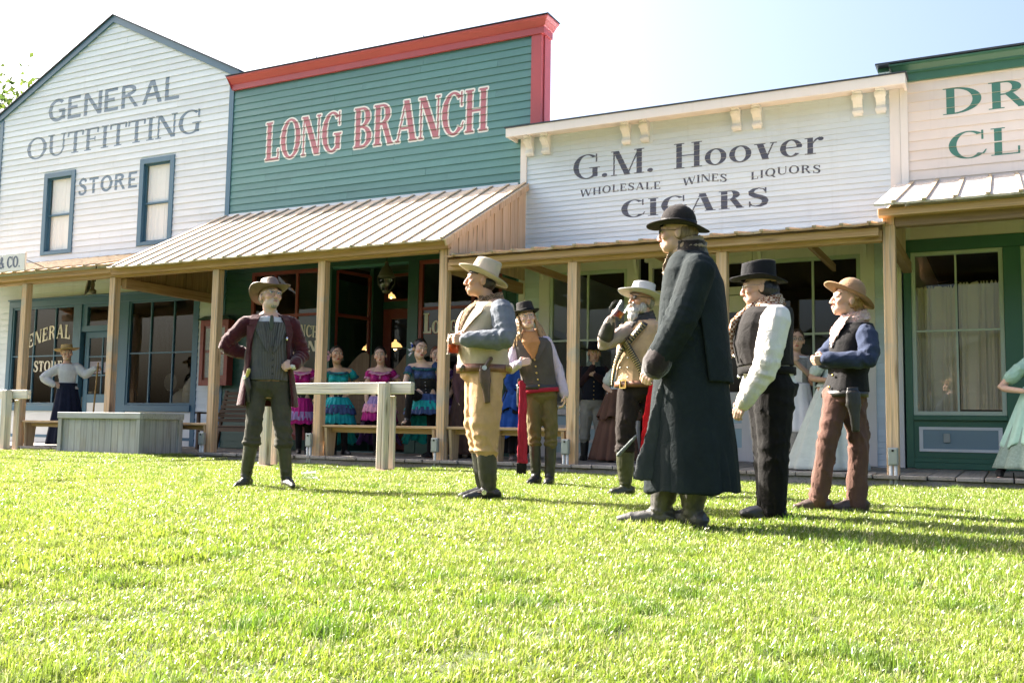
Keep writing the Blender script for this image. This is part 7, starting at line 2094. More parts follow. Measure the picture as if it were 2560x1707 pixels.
# ---------------------------------------------------------------- bearded man drinking
def man_beard():
    s = Person(1606, 1236, "bearded man with eye patch, grey hat and crossed bandoliers drinking from a mug", yaw=-42, skin=TAN, k=1.03)
    s.pose((1603, 754, .03), (1610, 796, 0), (1592, 962, 0),
           [[(1570, 826, .10), (1509, 858, .20), (1526, 802, .30)], [(1648, 824, -.08), (1668, 915, -.10), (1660, 985, .0)]],
           [[(1574, 968, .03), (1562, 1082, .08), (1564, 1214, .05)], [(1616, 968, -.03), (1645, 1090, .0), (1684, 1225, -.05)]],
           hyaw=-52, hpitch=8, hs=1.05, toes=[-50, -30], bulge=.03)
    tc = -s.hv
    s.body(hands=[(0, UP*.85 + s.u*.25 - tc*.1, s.u*.9 - tc*.1, .85, -1, 1.08)], hair=(.3, .28, .26), beard=(.45, .43, .42, .9), nose=1.15)
    s.shirt(cloth("pale_stripe_shirt_cotton", (.44, .35, .30), stripe=((.26, .20, .17), 40.0)), sr=(.070, .064, .046), dr=.010)
    v = s.vest(cloth("tan_leather_vest", (.50, .335, .20), var=.2, rough=.7), dr=.026, t0=-.06, sy=1.08); s.lapels(MATS["tan_leather_vest"], .5, .86, dr=.034, sy=1.08)
    s.buttons(M_SILVER, (.38, .24, .10), -9, dr=.042, parent=v, sy=1.08); s.buttons(M_SILVER, (.38, .24, .10), 11, dr=.042, parent=v, sy=1.08)
    s.trousers(cloth("black_brown_trousers_wool", (.026, .020, .018), var=.3), lr=(.108, .088, .076), upto=.36, blouse=.02)
    s.boots(leather("olive_boot_leather", (.030, .030, .018), .38), top=.30, shaft=.082, toe=.18)
    s.belt(M_BELT, .0, w=.052, dr=.028, sy=1.08); q, n = s.on_torso(.0, 0, .036, sy=1.08)
    mb = MB(); X = UP.cross(n).normalized(); c = q - s.B + n*.004
    for a, b_ in (((-1, -1), (1, -1)), ((1, -1), (1, 1)), ((1, 1), (-1, 1)), ((-1, 1), (-1, -1))): mb.bar(c + X*.034*a[0] + UP*.034*a[1], c + X*.034*b_[0] + UP*.034*b_[1], .010, .010, up=n[:])
    mb.build("buckle", M_GOLDB, s.root)
    # red sash down the thigh
    a, m1, b_ = s.J(1638, 958, .19), s.J(1622, 1050, .20), s.J(1606, 1140, .20); V = Vol(); V.loft([(a, s.u, tc, .055, .016), (m1, s.u, tc, .052, .013), (b_, s.u, tc, .034, .010)], 14); s.part(V, "sash_tail", cloth("scarlet_sash_cotton", (.50, .012, .018)), .006, .06, stretch=(1, 1, .3))
    # bandoliers
    for (A, B_, sd) in ((( .90, 40), (-.02, -62), 1), ((.90, -30), (.10, 60), 2)):
        pts, nn = [], []
        for i in range(15):
            u = i/14; p, n = s.on_torso(A[0] + (B_[0]-A[0])*u, A[1] + (B_[1]-A[1])*u, .040 + .004*sd, sy=1.08); pts.append(p); nn.append(n)
        st = s.strip(M_BLKLEA, pts, .055, .008, "bandolier", nn)
        for i in range(1, 27):
            u = i/27*14; j = min(13, int(u)); p = pts[j].lerp(pts[j+1], u - j); n = nn[j]; d = (pts[j+1]-pts[j]).normalized(); sdv = d.cross(n).normalized(); c = p - s.B + n*.013
            mb = MB(); mb.sm = True; mb.tube([c - sdv*.024, c + sdv*.018, c + sdv*.027], [.0062, .0062, .002], 7); mb.build("cartridge", M_BRASS, st)
    s.scarf(cloth("dark_grey_neckerchief", (.07, .065, .065)), r=.085, thick=.02, drop=.12, w=.08)
    # wrist guard
    a = s.arms[0]; V = Vol(); V.limb([a[1].lerp(a[2], .30), a[1].lerp(a[2], .86)], [.074, .058]); s.part(V, "leather_cuff", M_BLKLEA, .001, .05)
    hm = hairmat("grey_white_beard_hair", (.52, .48, .44))
    s.hair(hm, [((0, -.062, -.092), (.058, .046, .044)), ((0, -.066, -.135), (.052, .040, .050)), ((0, -.060, -.19), (.036, .030, .045)), ((-.056, -.022, -.06), (.024, .036, .045)), ((.056, -.022, -.06), (.024, .036, .045)), ((-.018, -.098, -.049), (.022, .012, .009)), ((.018, -.098, -.049), (.022, .012, .009))], amp=.008, name="beard")
    s.hair(hairmat("grey_hair_side", (.22, .2, .19)), [((0, .045, .0), (.081, .072, .062))], amp=.003)
    s.hat(cloth("pale_grey_felt", (.42, .415, .41), var=.08, weave=.1), crown=.105, top=.90, brim=.098, side=.012, front=-.004, back=.0, tilt=7, lift=.046, crease=.004, dome=0)
    # eye patch
    V = Vol(); V.ball(s.H(.033, -.092, .012), Vector((.026, .008, .021)), s.HM); pt_ = s.part(V, "eye_patch", M_BLKLEA, 0.0, .05, vox=.005, smooth=1)
    mb = MB(); mb.sm = True; mb.tube([s.H(-.02, -.096, .045) - s.B, s.H(.01, -.100, .030) - s.B, s.H(.055, -.078, .018) - s.B, s.H(.082, -.02, .022) - s.B, s.H(.08, .04, .03) - s.B], .003, 6); mb.build("patch_cord", M_BLKLEA, pt_)
    beer_mug(s.J(1550, 777, .34), (UP*.82 + s.u*.50), "glass mug of pale beer tipped to the bearded man's mouth", handle=tuple(-s.u), r=.050, h=.165, fill=.48)
    kb = s.J(1546, 1137, .20); ke = s.J(1590, 1090, .20); V = Vol(); V.limb([kb, kb.lerp(ke, .5), ke], [.020, .017, .015], 10); s.part(V, "knife_handle", cloth("grey_cord_wrap", (.20, .22, .22), stripe=((.05, .055, .055), 60.0)), .002, .02, vox=.006)
man_beard()

# ---------------------------------------------------------------- man in the long black duster
def man_duster():
    s = Person(1722, 1314, "tall man seen from behind in long black duster coat and black hat", yaw=-118, skin=FAIR, k=1.04)
    s.pose((1694, 587, 0), (1728, 628, 0), (1728, 965, 0),
           [[(1698, 672, -.19), (1690, 790, -.22), (1660, 890, -.16)], [(1748, 676, .20), (1700, 806, .27), (1638, 915, .25)]],
           [[(1700, 975, -.08), (1680, 1130, -.06), (1648, 1288, -.02)], [(1748, 975, .06), (1740, 1130, .05), (1730, 1292, .02)]],
           hyaw=-98, hpitch=3, hs=1.0, toes=[-92, -120])
    tc = -s.hv
    s.body(hands=[(1, -UP*.75 - s.u*.6, s.u*.3 - tc*.6, .75, 1, 1.05)], hair=(.05, .035, .025))
    s.trousers(cloth("black_trousers_wool", (.015, .015, .016)), lr=(.105, .085, .070), upto=.3)
    s.boots(leather("grey_worn_boot_leather", (.045, .042, .039), .42), top=.40, shaft=.085, toe=.24, foot=.052, fold=.010)
    cm = cloth("black_green_oilcloth", (.0135, .0190, .0212), var=.25, rough=.88, weave=.2, sheen=.0, spec=.15)
    def vert(co, no):   # long vertical drape folds in the skirt of the coat
        z = co[:, 2] - s.B.z; th = np.arctan2((co - np.array(s.pel))[:, 1], (co - np.array(s.pel))[:, 0])
        w = np.clip((1.05 - z) / .75, 0, 1); return w * (.010*np.sin(5*th + .6) + .006*np.sin(9*th + 2 + z*2))
    c = coat(s, cm, [(.985, .12, .10, -62, 242), (.93, .175, .12, -64, 244), (.84, .222, .145, -66, 246), (.66, .234, .172, -68, 248), (.40, .246, .188, -68, 248), (.15, .260, .202, -66, 246), (-.08, .278, .222, -64, 244), (-.35, .298, .248, -62, 242), (-.62, .314, .274, -62, 242), (-.765, .322, .286, -62, 242)],
             (.104, .102, .076), th=.019, folds=.007, amp=.004, lam=.26, extra=vert)
    # shoulder cape over the back
    V = Vol(); rr = []
    for (t, rx, ry, a0, a1) in ((.96, .150, .120, 40, 195), (.90, .205, .145, 40, 200), (.78, .252, .178, 42, 206), (.55, .262, .206, 46, 196), (.30, .274, .226, 52, 186), (.02, .292, .246, 58, 178)):
        p, X, Y = s.spine(t); rr.append((p, X, Y, rx, ry, a0, a1))
    V.shell(rr, 0, 0, .018); s.part(V, "shoulder_cape", cm, .004, .24, stretch=(1, 1, .4))
    # coat lining flap turned out at the front edge
    a, b_ = s.J(1648, 950, .20), s.J(1592, 1200, .22); V = Vol(); V.loft([(a + s.u*.03, s.u, tc, .022, .009), (a.lerp(b_, .5) + s.u*.03, s.u, tc, .046, .010), (b_ + s.u*.03, s.u, tc, .066, .010)], 12); s.part(V, "coat_facing", cloth("grey_coat_lining", (.035, .040, .043), var=.2), .006, .10, stretch=(1, 1, .3))
    am = s.arms[1]; d = (am[2]-am[1]).normalized(); V = Vol(); V.limb([am[2] - d*.075, am[2] - d*.005], [.084, .087]); s.part(V, "cuff", cloth("dark_brown_velvet_cuff", (.020, .012, .012), sheen=.5), .002, .05)
    V = Vol(); p, X, Y = s.spine(1.0); V.shell([(p - UP*.04, X, Y, .125, .105, -50, 230), (p + UP*.03, X, Y, .098, .092, -40, 220), (p + UP*.055, X, Y, .104, .102, -30, 210)], 0, 0, .018); s.part(V, "collar", MATS["dark_brown_velvet_cuff"], .003, .06)
    s.scarf(cloth("beige_neck_scarf", (.36, .27, .19), var=.3), r=.080, thick=.018, drop=.22, w=.12, low=-.02, amp=.008)
    s.hair(hairmat("shaved_brown_hair", (.20, .13, .09)), [((0, .034, .012), (.0785, .086, .072))], amp=.0006)
    s.hat(cloth("black_felt_tall", (.024, .020, .020), var=.15, weave=.08), crown=.128, top=.93, brim=.078, side=.012, front=-.012, back=-.020, tilt=2, lift=.046, crease=.0, dome=1, band=cloth("black_ribbon_band", (.012, .011, .012), rough=.4), band_h=.036)
    s.glasses(M_DKBTN, plain("dark_lens", (.01, .01, .01), rough=.1), rx=.022, rz=.016)
man_duster()

# ---------------------------------------------------------------- man in white shirt and black vest
def man_white():
    s = Person(1930, 1294, "man in flat black hat, white shirt sleeves and black vest facing the duster coat", yaw=-82, skin=FAIR, k=1.08)
    s.pose((1897, 722, 0), (1925, 762, 0), (1926, 960, 0),
           [[(1922, 800, -.20), (1900, 905, -.22), (1868, 975, -.16)], [(1938, 800, .21), (1914, 918, .28), (1861, 1003, .26)]],
           [[(1918, 970, -.08), (1922, 1118, -.06), (1928, 1272, -.06)], [(1934, 970, .08), (1934, 1118, .09), (1930, 1278, .05)]],
           hyaw=-88, hpitch=-2, hs=.99, toes=[-80, -76], bulge=.05)
    tc = -s.hv
    s.body(hands=[(1, -UP*.85 - s.u*.5, -tc*.6 + s.u*.3, .5, 1, 1.0)], hair=(.012, .01, .01), lips=(.45, .2, .18))
    s.shirt(cloth("white_muslin_shirt", (.74, .70, .66), var=.08), sr=(.098, .080, .054), dr=.012, sy=1.12, amp=.005)
    vm = cloth("black_denim_vest", (.020, .018, .018), var=.3); v = s.vest(vm, dr=.030, t0=.10, sy=1.20, sh=.40)
    q, n = s.on_torso(.38, 18, .05, sy=1.2); s.buttons(M_SILVER, (.34, .08), 16, dr=.052, r=.012, parent=v, sy=1.2)
    s.trousers(cloth("black_wool_trousers", (.011, .010, .010), var=.3), lr=(.136, .100, .088), sy=1.24, foldamp=.008, t1=.2)
    s.boots(M_BOOT, top=.75, shaft=.06, toe=.19)
    s.belt(cloth("black_vest_band", (.012, .011, .011)), .16, w=.05, dr=.028, sy=1.2)
    a = s.arms[1]; d = (a[2]-a[1]).normalized(); V = Vol(); V.limb([a[2] - d*.075, a[2] + d*.005], [.062, .060]); s.part(V, "shirt_cuff", cloth("cream_cuff", (.72, .67, .56), var=.06), .002, .05)
    pm = cloth("brown_check_scarf", (.52, .42, .33), plaid=((.17, .065, .03), 62.0), var=.15); s.scarf(pm, r=.086, thick=.020, drop=.0)
    f = rotz(-s.hv, s.cyaw); V = Vol(); P0 = s.neck + f*.09 + UP*.01
    V.limb([P0, s.on_torso(.78, 4, .05, sy=1.2)[0], s.on_torso(.58, 2, .06, sy=1.2)[0], s.on_torso(.36, 2, .055, sy=1.2)[0]], [.036, .034, .030, .024], 12); s.part(V, "scarf_tail", pm, .008, .04, ridge=True)
    s.hair(hairmat("wavy_black_hair", (.012, .010, .010)), [((0, .04, .005), (.084, .082, .075)), ((0, .075, -.05), (.075, .055, .055)), ((0, .085, -.085), (.068, .05, .04)), ((0, .06, -.01), (.086, .07, .07))], amp=.005)
    s.hat(cloth("flat_black_felt", (.016, .016, .018), var=.15, weave=.08), crown=.115, top=.93, brim=.070, side=.018, front=.004, back=-.014, tilt=3, lift=.054, crease=.004, rx=.092, ry=.112, band=cloth("black_felt_band", (.02, .02, .022)), band_h=.02)
    s.glasses(M_SILVER, M_LENS, rx=.022, rz=.018)
man_white()

# ---------------------------------------------------------------- woman with crossed arms
def woman_brown():
    s = Person(2098, 1279, "woman in tan hat and blue shirt with folded arms and brown trousers", yaw=-62, skin=FAIR, k=.98)
    T = [(t, rx, ry*1.05) for (t, rx, ry) in s.TOR_F]
    s.pose((2117, 753, 0), (2142, 798, 0), (2112, 980, 0),
           [[(2116, 832, -.15), (2056, 900, -.02), (2120, 900, .18)], [(2166, 836, .15), (2172, 898, .23), (2068, 898, .27)]],
           [[(2094, 985, .04), (2070, 1092, .12), (2046, 1250, .10)], [(2130, 985, -.04), (2148, 1118, .02), (2140, 1266, .02)]],
           hyaw=-74, hpitch=10, hs=.98, toes=[-78, -70])
    tc = -s.hv
    s.body(fem=True, hands=[(1, -s.u*.9 - UP*.1 + tc*.0, -tc*.8 + UP*.2, .7, 1, .95)], hair=(.3, .18, .09), lips=(.55, .2, .18), tab=T)
    s.shirt(cloth("blue_denim_shirt", (.036, .047, .085), var=.25), sr=(.080, .072, .056), dr=.012, fem=True, tab=T)
    v = s.vest(cloth("black_vest_cotton", (.018, .017, .018), var=.3), dr=.026, t0=-.05, fem=True, tab=T, sh=.45); s.buttons(M_GOLDB, (.22, .06), 14, dr=.04, r=.010, tab=T, parent=v)
    s.trousers(cloth("brown_canvas_trousers", (.125, .068, .054), var=.15), lr=(.102, .078, .074), dr=.012, tab=T, foldamp=.009)
    s.boots(leather("brown_shoe_leather", (.05, .03, .022)), top=.80, shaft=.052, toe=.16)
    s.belt(M_BLKLEA, -.03, dr=.018, tab=T); hp, n = s.on_torso(-.06, 78, .06, tab=T); s.holster(hp, -UP + s.u*.05, n, M_BLKLEA, L=.26, gun=None, w=.052)
    s.scarf(cloth("pink_paisley_neckerchief", (.52, .30, .24), col2=(.62, .48, .44), mott=40.0), r=.082, thick=.019, drop=.20, w=.12, amp=.008)
    hm = hairmat("honey_blond_hair", (.36, .20, .09)); s.hair(hm, [((0, .038, .0), (.081, .078, .072)), ((0, .07, -.06), (.055, .045, .06))], [([(.0, .085, -.04), (.01, .135, -.15), (.02, .165, -.28), (.02, .17, -.42)], (.050, .050, .042, .014))], amp=.006)
    s.hat(cloth("tan_felt", (.285, .175, .10), var=.08, weave=.08), crown=.122, top=.9, brim=.086, side=.004, front=.004, back=-.012, tilt=17, lift=.046, crease=.0, dome=1, shift=.010)
woman_brown()

# ---------------------------------------------------------------- store woman with broom
def bodice(s, mat, tab, t0=-.05, t1=.90, dr=.010, name="bodice", amp=.003):
    V = Vol(); V.loft(s.rings(tab, dr, t0, t1)); return s.cl(V, name, mat, amp, .09)

def puff(s, mat, i, r=.085, at=.22, name="puff_sleeve", L=.5):
    a = s.arms[i]; V = Vol(); c = a[0].lerp(a[1], at); V.limb([a[0], a[0].lerp(a[1], L)], [r*.8, r], 16); V.ball(c, (r*1.05, r*1.05, r*.95)); return s.cl(V, name, mat, .007, .04, ridge=True)

def shoes(s, mat, toe=.15): s.boots(mat, top=.84, shaft=.040, toe=toe, foot=.038, heel=.05, fold=.002)

def woman_store():
    s = Person(166, 1103, "woman in straw hat, white blouse and navy skirt with a broom outside the store", z=ZB, Y=12.95, yaw=8, skin=FAIR, detail=0, k=1.06)
    s.pose((167, 883, .03), (168, 906, 0), (169, 972, 0), [[(145, 920, 0), (110, 944, 0), (133, 961, .10)], [(194, 918, 0), (214, 936, .08), (236, 922, .22)]],
           [[(157, 975, 0), (152, 1040, 0), (148, 1094, 0)], [(181, 975, 0), (184, 1040, 0), (184, 1094, 0)]], hyaw=10, hs=1.08)
    tc = -s.hv
    s.body(fem=True, hands=[(0, s.u*.8 - UP*.2, -tc*.5 + s.u*.2, .4, -1, 1.1), (1, s.u*.7 + UP*.2, -UP*.3 - tc*.5, .85, 1, 1.1)], hair=(.2, .1, .06), legs=True)
    s.shirt(cloth("white_lace_blouse", (.62, .64, .68), var=.12), sr=(.085, .085, .056), dr=.012, fem=True, name="blouse")
    s.skirt(cloth("navy_wool_skirt", (.016, .020, .042), var=.2), s.spine(.22)[0], Vector((s.B.x, s.B.y, ZB + .03)), .160, .36, pleats=11, pamp=.022)
    s.belt(cloth("navy_waistband", (.014, .017, .034)), .17, w=.05, dr=.020, tab=s.TOR_F)
    s.hair(hairmat("auburn_hair", (.12, .055, .03)), [((0, .04, .0), (.080, .074, .07))], amp=.004)
    s.hat(cloth("woven_straw", (.48, .34, .16), var=.25, weave=.8, ws=160), crown=.085, top=.93, brim=.095, side=.014, front=.010, back=-.004, tilt=4, lift=.052, crease=.0, band=cloth("straw_band", (.42, .29, .13)), roll=-6)
    shoes(s, M_BLKLEA)
    a, b_ = s.J(245, 912, .26), s.J(228, 1092, .30); b_.z = ZB + .05
    br = tag(empty("broom", b_[:]), "wooden broom with pale worn handle held by the woman outside the store", "broom"); d = (a - b_).normalized(); mb = MB(); mb.sm = True; mb.tube([Vector((0, 0, .25)), a - b_ + d*.05], [.016, .016], 8); mb.build("handle", wood("broom_handle_wood", (.42, .26, .09), (.3, .17, .05), 'Z', knots=0), br)
    V = Vol(); V.loft([(Vector((0, 0, .30)), s.u, tc, .03, .02), (Vector((0, 0, .2)), s.u, tc, .10, .03), (Vector((0, 0, 0)), s.u, tc, .17, .04)], 14); V.mb.build("bristles", cloth("straw_bristles", (.42, .30, .13), var=.4), br)
woman_store()

# ---------------------------------------------------------------- saloon dancers
M_CORSET = cloth("black_corset_satin", (.016, .015, .018), rough=.5)
M_STOCK = cloth("black_stockings", (.010, .009, .010), var=.2, weave=.05)
M_TEALD = cloth("turquoise_satin", (.012, .30, .33), var=.3, rough=.45); M_NAVYD = cloth("dark_blue_satin", (.045, .075, .19), var=.35, rough=.45)
M_MAG = cloth("magenta_satin", (.36, .012, .17), var=.3, rough=.45); M_PINK = cloth("pink_ruffle_satin", (.55, .24, .36), var=.25, rough=.5); M_LILAC = cloth("lilac_ruffle_satin", (.30, .20, .42), var=.3, rough=.5)
M_PURPLE = cloth("purple_satin", (.075, .028, .13), var=.35, rough=.45); M_DKTEAL = cloth("dark_teal_ruffle", (.02, .10, .13), var=.3, rough=.5)
M_DKHAIR = hairmat("dark_brown_hair", (.020, .013, .011)); M_PLUME = cloth("pink_feather", (.60, .34, .44), var=.2); M_PLUMEW = cloth("white_feather", (.68, .70, .78), var=.15); M_PLUMEB = cloth("blue_feather", (.03, .06, .40), var=.2)

def dancer(px_, py_, label, top, ruff, tiers, pose, Y=12.85, yaw=0, hyaw=0, hpitch=0, hroll=0, hs=1.03, hands=(), plume=None, legs_on=True, skin=FAIR, hair=None, toes=None, bow=None, k=1.0, bustle=None, skirt_t=.06, hem=None, tail=True):
    s = Person(px_, py_, label, z=ZB, Y=Y, yaw=yaw, skin=skin, detail=0, group="saloon dancers in ruffled dresses", k=k)
    s.pose(*pose, hyaw=hyaw, hpitch=hpitch, hroll=hroll, hs=hs, toes=toes)
    T = s.TOR_F; tc = -s.hv
    s.body(fem=True, hands=[h(s) for h in hands], lips=(.36, .02, .035), hair=(.015, .01, .01), blush=.45, tab=T)
    b_ = bodice(s, top, T, .46, .87, dr=.014, name="bodice", amp=.005)
    V = Vol(); 
    for sx in (-1, 1): p, n = s.on_torso(.60, sx*30, .002, T); V.ball(p, (.068, .064, .060))
    s.part(V, "bust", top, .005, .04, parent=b_, ridge=True)
    V = Vol(); V.loft(s.rings(T, .016, .02, .5)); V.loft([(s.spine(t)[0], s.spine(t)[1], s.spine(t)[2], rx, ry) for t, rx, ry in ((.02, .15*k, .115*k), (.22, .122*k, .10*k), (.48, .142*k, .125*k))]); c = s.cl(V, "corset", M_CORSET, .0015, .07); s.buttons(M_SILVER, (.10, .2, .3, .4), 0, dr=.024, r=.009, tab=T, parent=c)
    pts = [s.on_torso(.90 - .10*max(0, math.cos(R(a)))**2, a, .018, T)[0] for a in range(0, 361, 20)]; s.ruffle(ruff, pts, .05, .014, 40, "neck_ruffle")
    for i in (0, 1):
        puff(s, top, i, .070*k, .16, L=.30); a = s.arms[i]; e = a[0].lerp(a[1], .40); d = (a[1]-a[0]).normalized(); x1 = d.cross(UP).normalized(); x2 = d.cross(x1)
        s.ruffle(ruff, [e + x1*.062*math.cos(R(q)) + x2*.062*math.sin(R(q)) for q in range(0, 361, 24)], .04, .012, 45, "sleeve_ruffle", down=d)
    if bow is not None:
        q, n = s.on_torso(.74, 0, .05, T); V = Vol(); V.limb([q, q - UP*.06 + s.u*.008], [.008, .006], 8); V.limb([q, q - UP*.07 - s.u*.012], [.008, .006], 8); V.ball(q - s.u*.02, (.022, .012, .012)); V.ball(q + s.u*.02, (.022, .012, .012)); s.part(V, "bow", bow, .001, .03, vox=.006)
    w0 = s.spine(skirt_t)[0]; r0 = .155*k
    for j, (mt, d0, d1, ra, rb) in enumerate(tiers):
        s.skirt(mt, w0 - UP*d0, w0 - UP*d1, ra*k, rb*k, pleats=19 + 3*j, pamp=.016, name="skirt_tier", rows=8, hemamp=.010, ry=.86)
    if tail:
        for j, mt in enumerate(tiers[0][:1] if bustle is None else bustle):
            s.skirt(mt, w0 - UP*(.05 + .14*j) + s.hv*.06, w0 - UP*(.42 + .16*j) + s.hv*.14, .19*k, (.30 + .02*j)*k, pleats=15, pamp=.022, name="back_skirt", rows=10, hemamp=.03, a0=8, a1=172, ry=.8)
    # stockings and shoes
    V = Vol()
    for l_ in s.legs: V.limb([l_[0] - UP*.03, l_[1], l_[2]], [.088*k, .060*k, .043*k])
    V.loft(s.rings(T, .004, -.26, .05)); s.cl(V, "stockings", M_STOCK, .001, .1)
    s.hair(hair or M_DKHAIR, [((0, .030, .040), (.0850, .104, .0980)), ((0, .11, .02), (.05, .045, .05))], amp=.002)
    if plume:
        V = Vol(); rr = random.Random(px_)
        for q in range(15):
            z = rr.uniform(-.12, .07); b0 = (plume[1], .03, z*.6); V.limb([s.H(*b0), s.H(plume[1]*1.35 + rr.uniform(-.015, .025)*math.copysign(1, plume[1]), .02 + rr.uniform(-.03, .04), z)], [.014, .006], 6)
        pl = s.part(V, "feather", plume[0], .005, .02, vox=.008, smooth=1, ridge=True)
        if len(plume) > 2:
            V = Vol()
            for q in range(5): V.limb([s.H(plume[1], .02, .02), s.H(plume[1]*1.3, rr.uniform(-.03, .02), rr.uniform(-.01, .05))], [.014, .008], 6)
            s.part(V, "feather", plume[2], .004, .02, vox=.008, smooth=1)
    for sx in (-1, 1):
        V = Vol(); V.ball(s.H(sx*.082, .0, -.05) - s.B, (.008,)*3); V.mb.build("earring", M_SILVER, s.root)
    shoes(s, M_BLKLEA)
    return s

hipl = lambda s: (0, s.u*.7 - UP*.35, -UP*.2 - (-s.hv)*.5, .4, -1, .95)
hipr = lambda s: (1, -s.u*.7 - UP*.35, -UP*.2 - (-s.hv)*.5, .4, 1, .95)
downl = lambda s: (0, -UP, s.u, .35, -1, .95)
downr = lambda s: (1, -UP, -s.u, .35, 1, .95)
dancer(756, 1143, "dancer in magenta bodice half hidden between the maroon coat and porch post", M_MAG, M_PINK,
       [(M_MAG, .0, .30, .16, .23), (M_LILAC, .22, .36, .225, .27), (M_MAG, .32, .42, .25, .28)],
       ((748, 886, .03), (751, 917, 0), (752, 1000, 0), [[(724, 928, 0), (716, 965, -.05), (735, 990, .10)], [(779, 928, 0), (792, 968, .05), (789, 992, .42)]], [[(742, 1003, 0), (747, 1072, .03), (746, 1134, 0)], [(766, 1003, 0), (770, 1072, .03), (768, 1134, 0)]]),
       Y=12.72, hyaw=12, hroll=7, hpitch=-4, hands=[hipl, lambda s: (1, -UP*.8 + s.u*.2, -s.u*.3 + s.hv, .4, 1, .95)], bow=M_PINK, hs=1.08, bustle=(M_LILAC, M_PINK))
dancer(846, 1145, "dancer in turquoise bodice with hands on hips beside the porch post", M_TEALD, M_DKTEAL,
       [(M_TEALD, .0, .17, .16, .25), (M_NAVYD, .12, .27, .24, .28), (M_TEALD, .24, .42, .25, .28)],
       ((842, 889, .03), (846, 918, 0), (846, 998, 0), [[(818, 929, 0), (800, 962, -.05), (822, 980, .06)], [(876, 929, 0), (898, 962, -.05), (874, 982, .06)]], [[(836, 1000, 0), (836, 1072, .04), (834, 1136, .02)], [(860, 1000, 0), (860, 1072, .03), (862, 1136, 0)]]),
       Y=12.72, hyaw=14, hpitch=8, hroll=5, hands=[hipl, hipr], plume=(M_PLUME, -.085), skin=TAN, hs=1.10, toes=[-10, 35], bustle=(M_TEALD, M_NAVYD, M_TEALD))
dancer(948, 1140, "dancer in magenta with pink ruffles and purple skirt behind the hitching rail", M_MAG, M_PINK,
       [(M_LILAC, .0, .16, .16, .25), (M_PINK, .12, .25, .24, .27), (M_MAG, .22, .38, .25, .27)],
       ((951, 890, .03), (950, 918, 0), (950, 996, 0), [[(925, 928, 0), (917, 964, .0), (916, 1002, .04)], [(977, 928, 0), (999, 958, -.05), (982, 980, .04)]], [[(941, 998, 0), (940, 1070, .03), (940, 1132, 0)], [(963, 998, 0), (964, 1070, .03), (964, 1132, 0)]]),
       Y=12.85, hyaw=-6, hroll=-6, hpitch=3, hands=[downl, hipr], bow=M_PINK, hs=1.02, bustle=(M_PURPLE, M_LILAC, M_PURPLE))
dancer(1066, 1148, "dancer in blue bodice with one foot raised on the bench and white feathers", M_NAVYD, M_DKTEAL,
       [(M_NAVYD, .0, .14, .16, .24), (M_TEALD, .10, .24, .23, .29), (M_NAVYD, .20, .31, .27, .31)],
       ((1050, 874, .06), (1058, 906, 0), (1066, 990, 0), [[(1026, 918, .02), (1014, 952, .06), (1022, 978, .26)], [(1086, 912, 0), (1100, 936, .05), (1105, 905, .16)]], [[(1052, 993, .02), (1026, 982, .36), (1018, 1048, .36)], [(1078, 994, 0), (1078, 1072, .0), (1074, 1140, 0)]]),
       Y=12.75, hyaw=22, hpitch=-4, hroll=10, hands=[lambda s: (0, -s.u*.2 + s.f*.5 - UP*.7, -UP, .5, -1, .95), lambda s: (1, UP*.8 + s.u*.3, s.u, .6, 1, .95)], plume=(M_PLUMEW, -.085, M_PLUMEB), hs=1.14, toes=[-25, -50], k=1.06, skin=PALE, bustle=(M_TEALD, M_NAVYD, M_TEALD))
dancer(1100, 1140, "red-haired dancer in purple peering out behind the porch post", M_PURPLE, M_LILAC,
       [(M_PURPLE, .0, .18, .16, .26), (M_LILAC, .14, .27, .25, .29), (M_MAG, .24, .40, .26, .28)],
       ((1092, 890, .0), (1098, 918, 0), (1100, 996, 0), [[(1076, 928, 0), (1068, 964, 0), (1078, 1000, .05)], [(1124, 928, 0), (1136, 960, .0), (1124, 990, .1)]], [[(1090, 998, 0), (1090, 1070, .03), (1090, 1132, 0)], [(1112, 998, 0), (1112, 1070, .03), (1112, 1132, 0)]]),
       Y=13.25, hyaw=6, hands=[downl, hipr], hair=hairmat("red_hair", (.14, .05, .03)), skin=PALE, bow=M_MAG, hs=1.02, bustle=(M_PURPLE, M_LILAC))

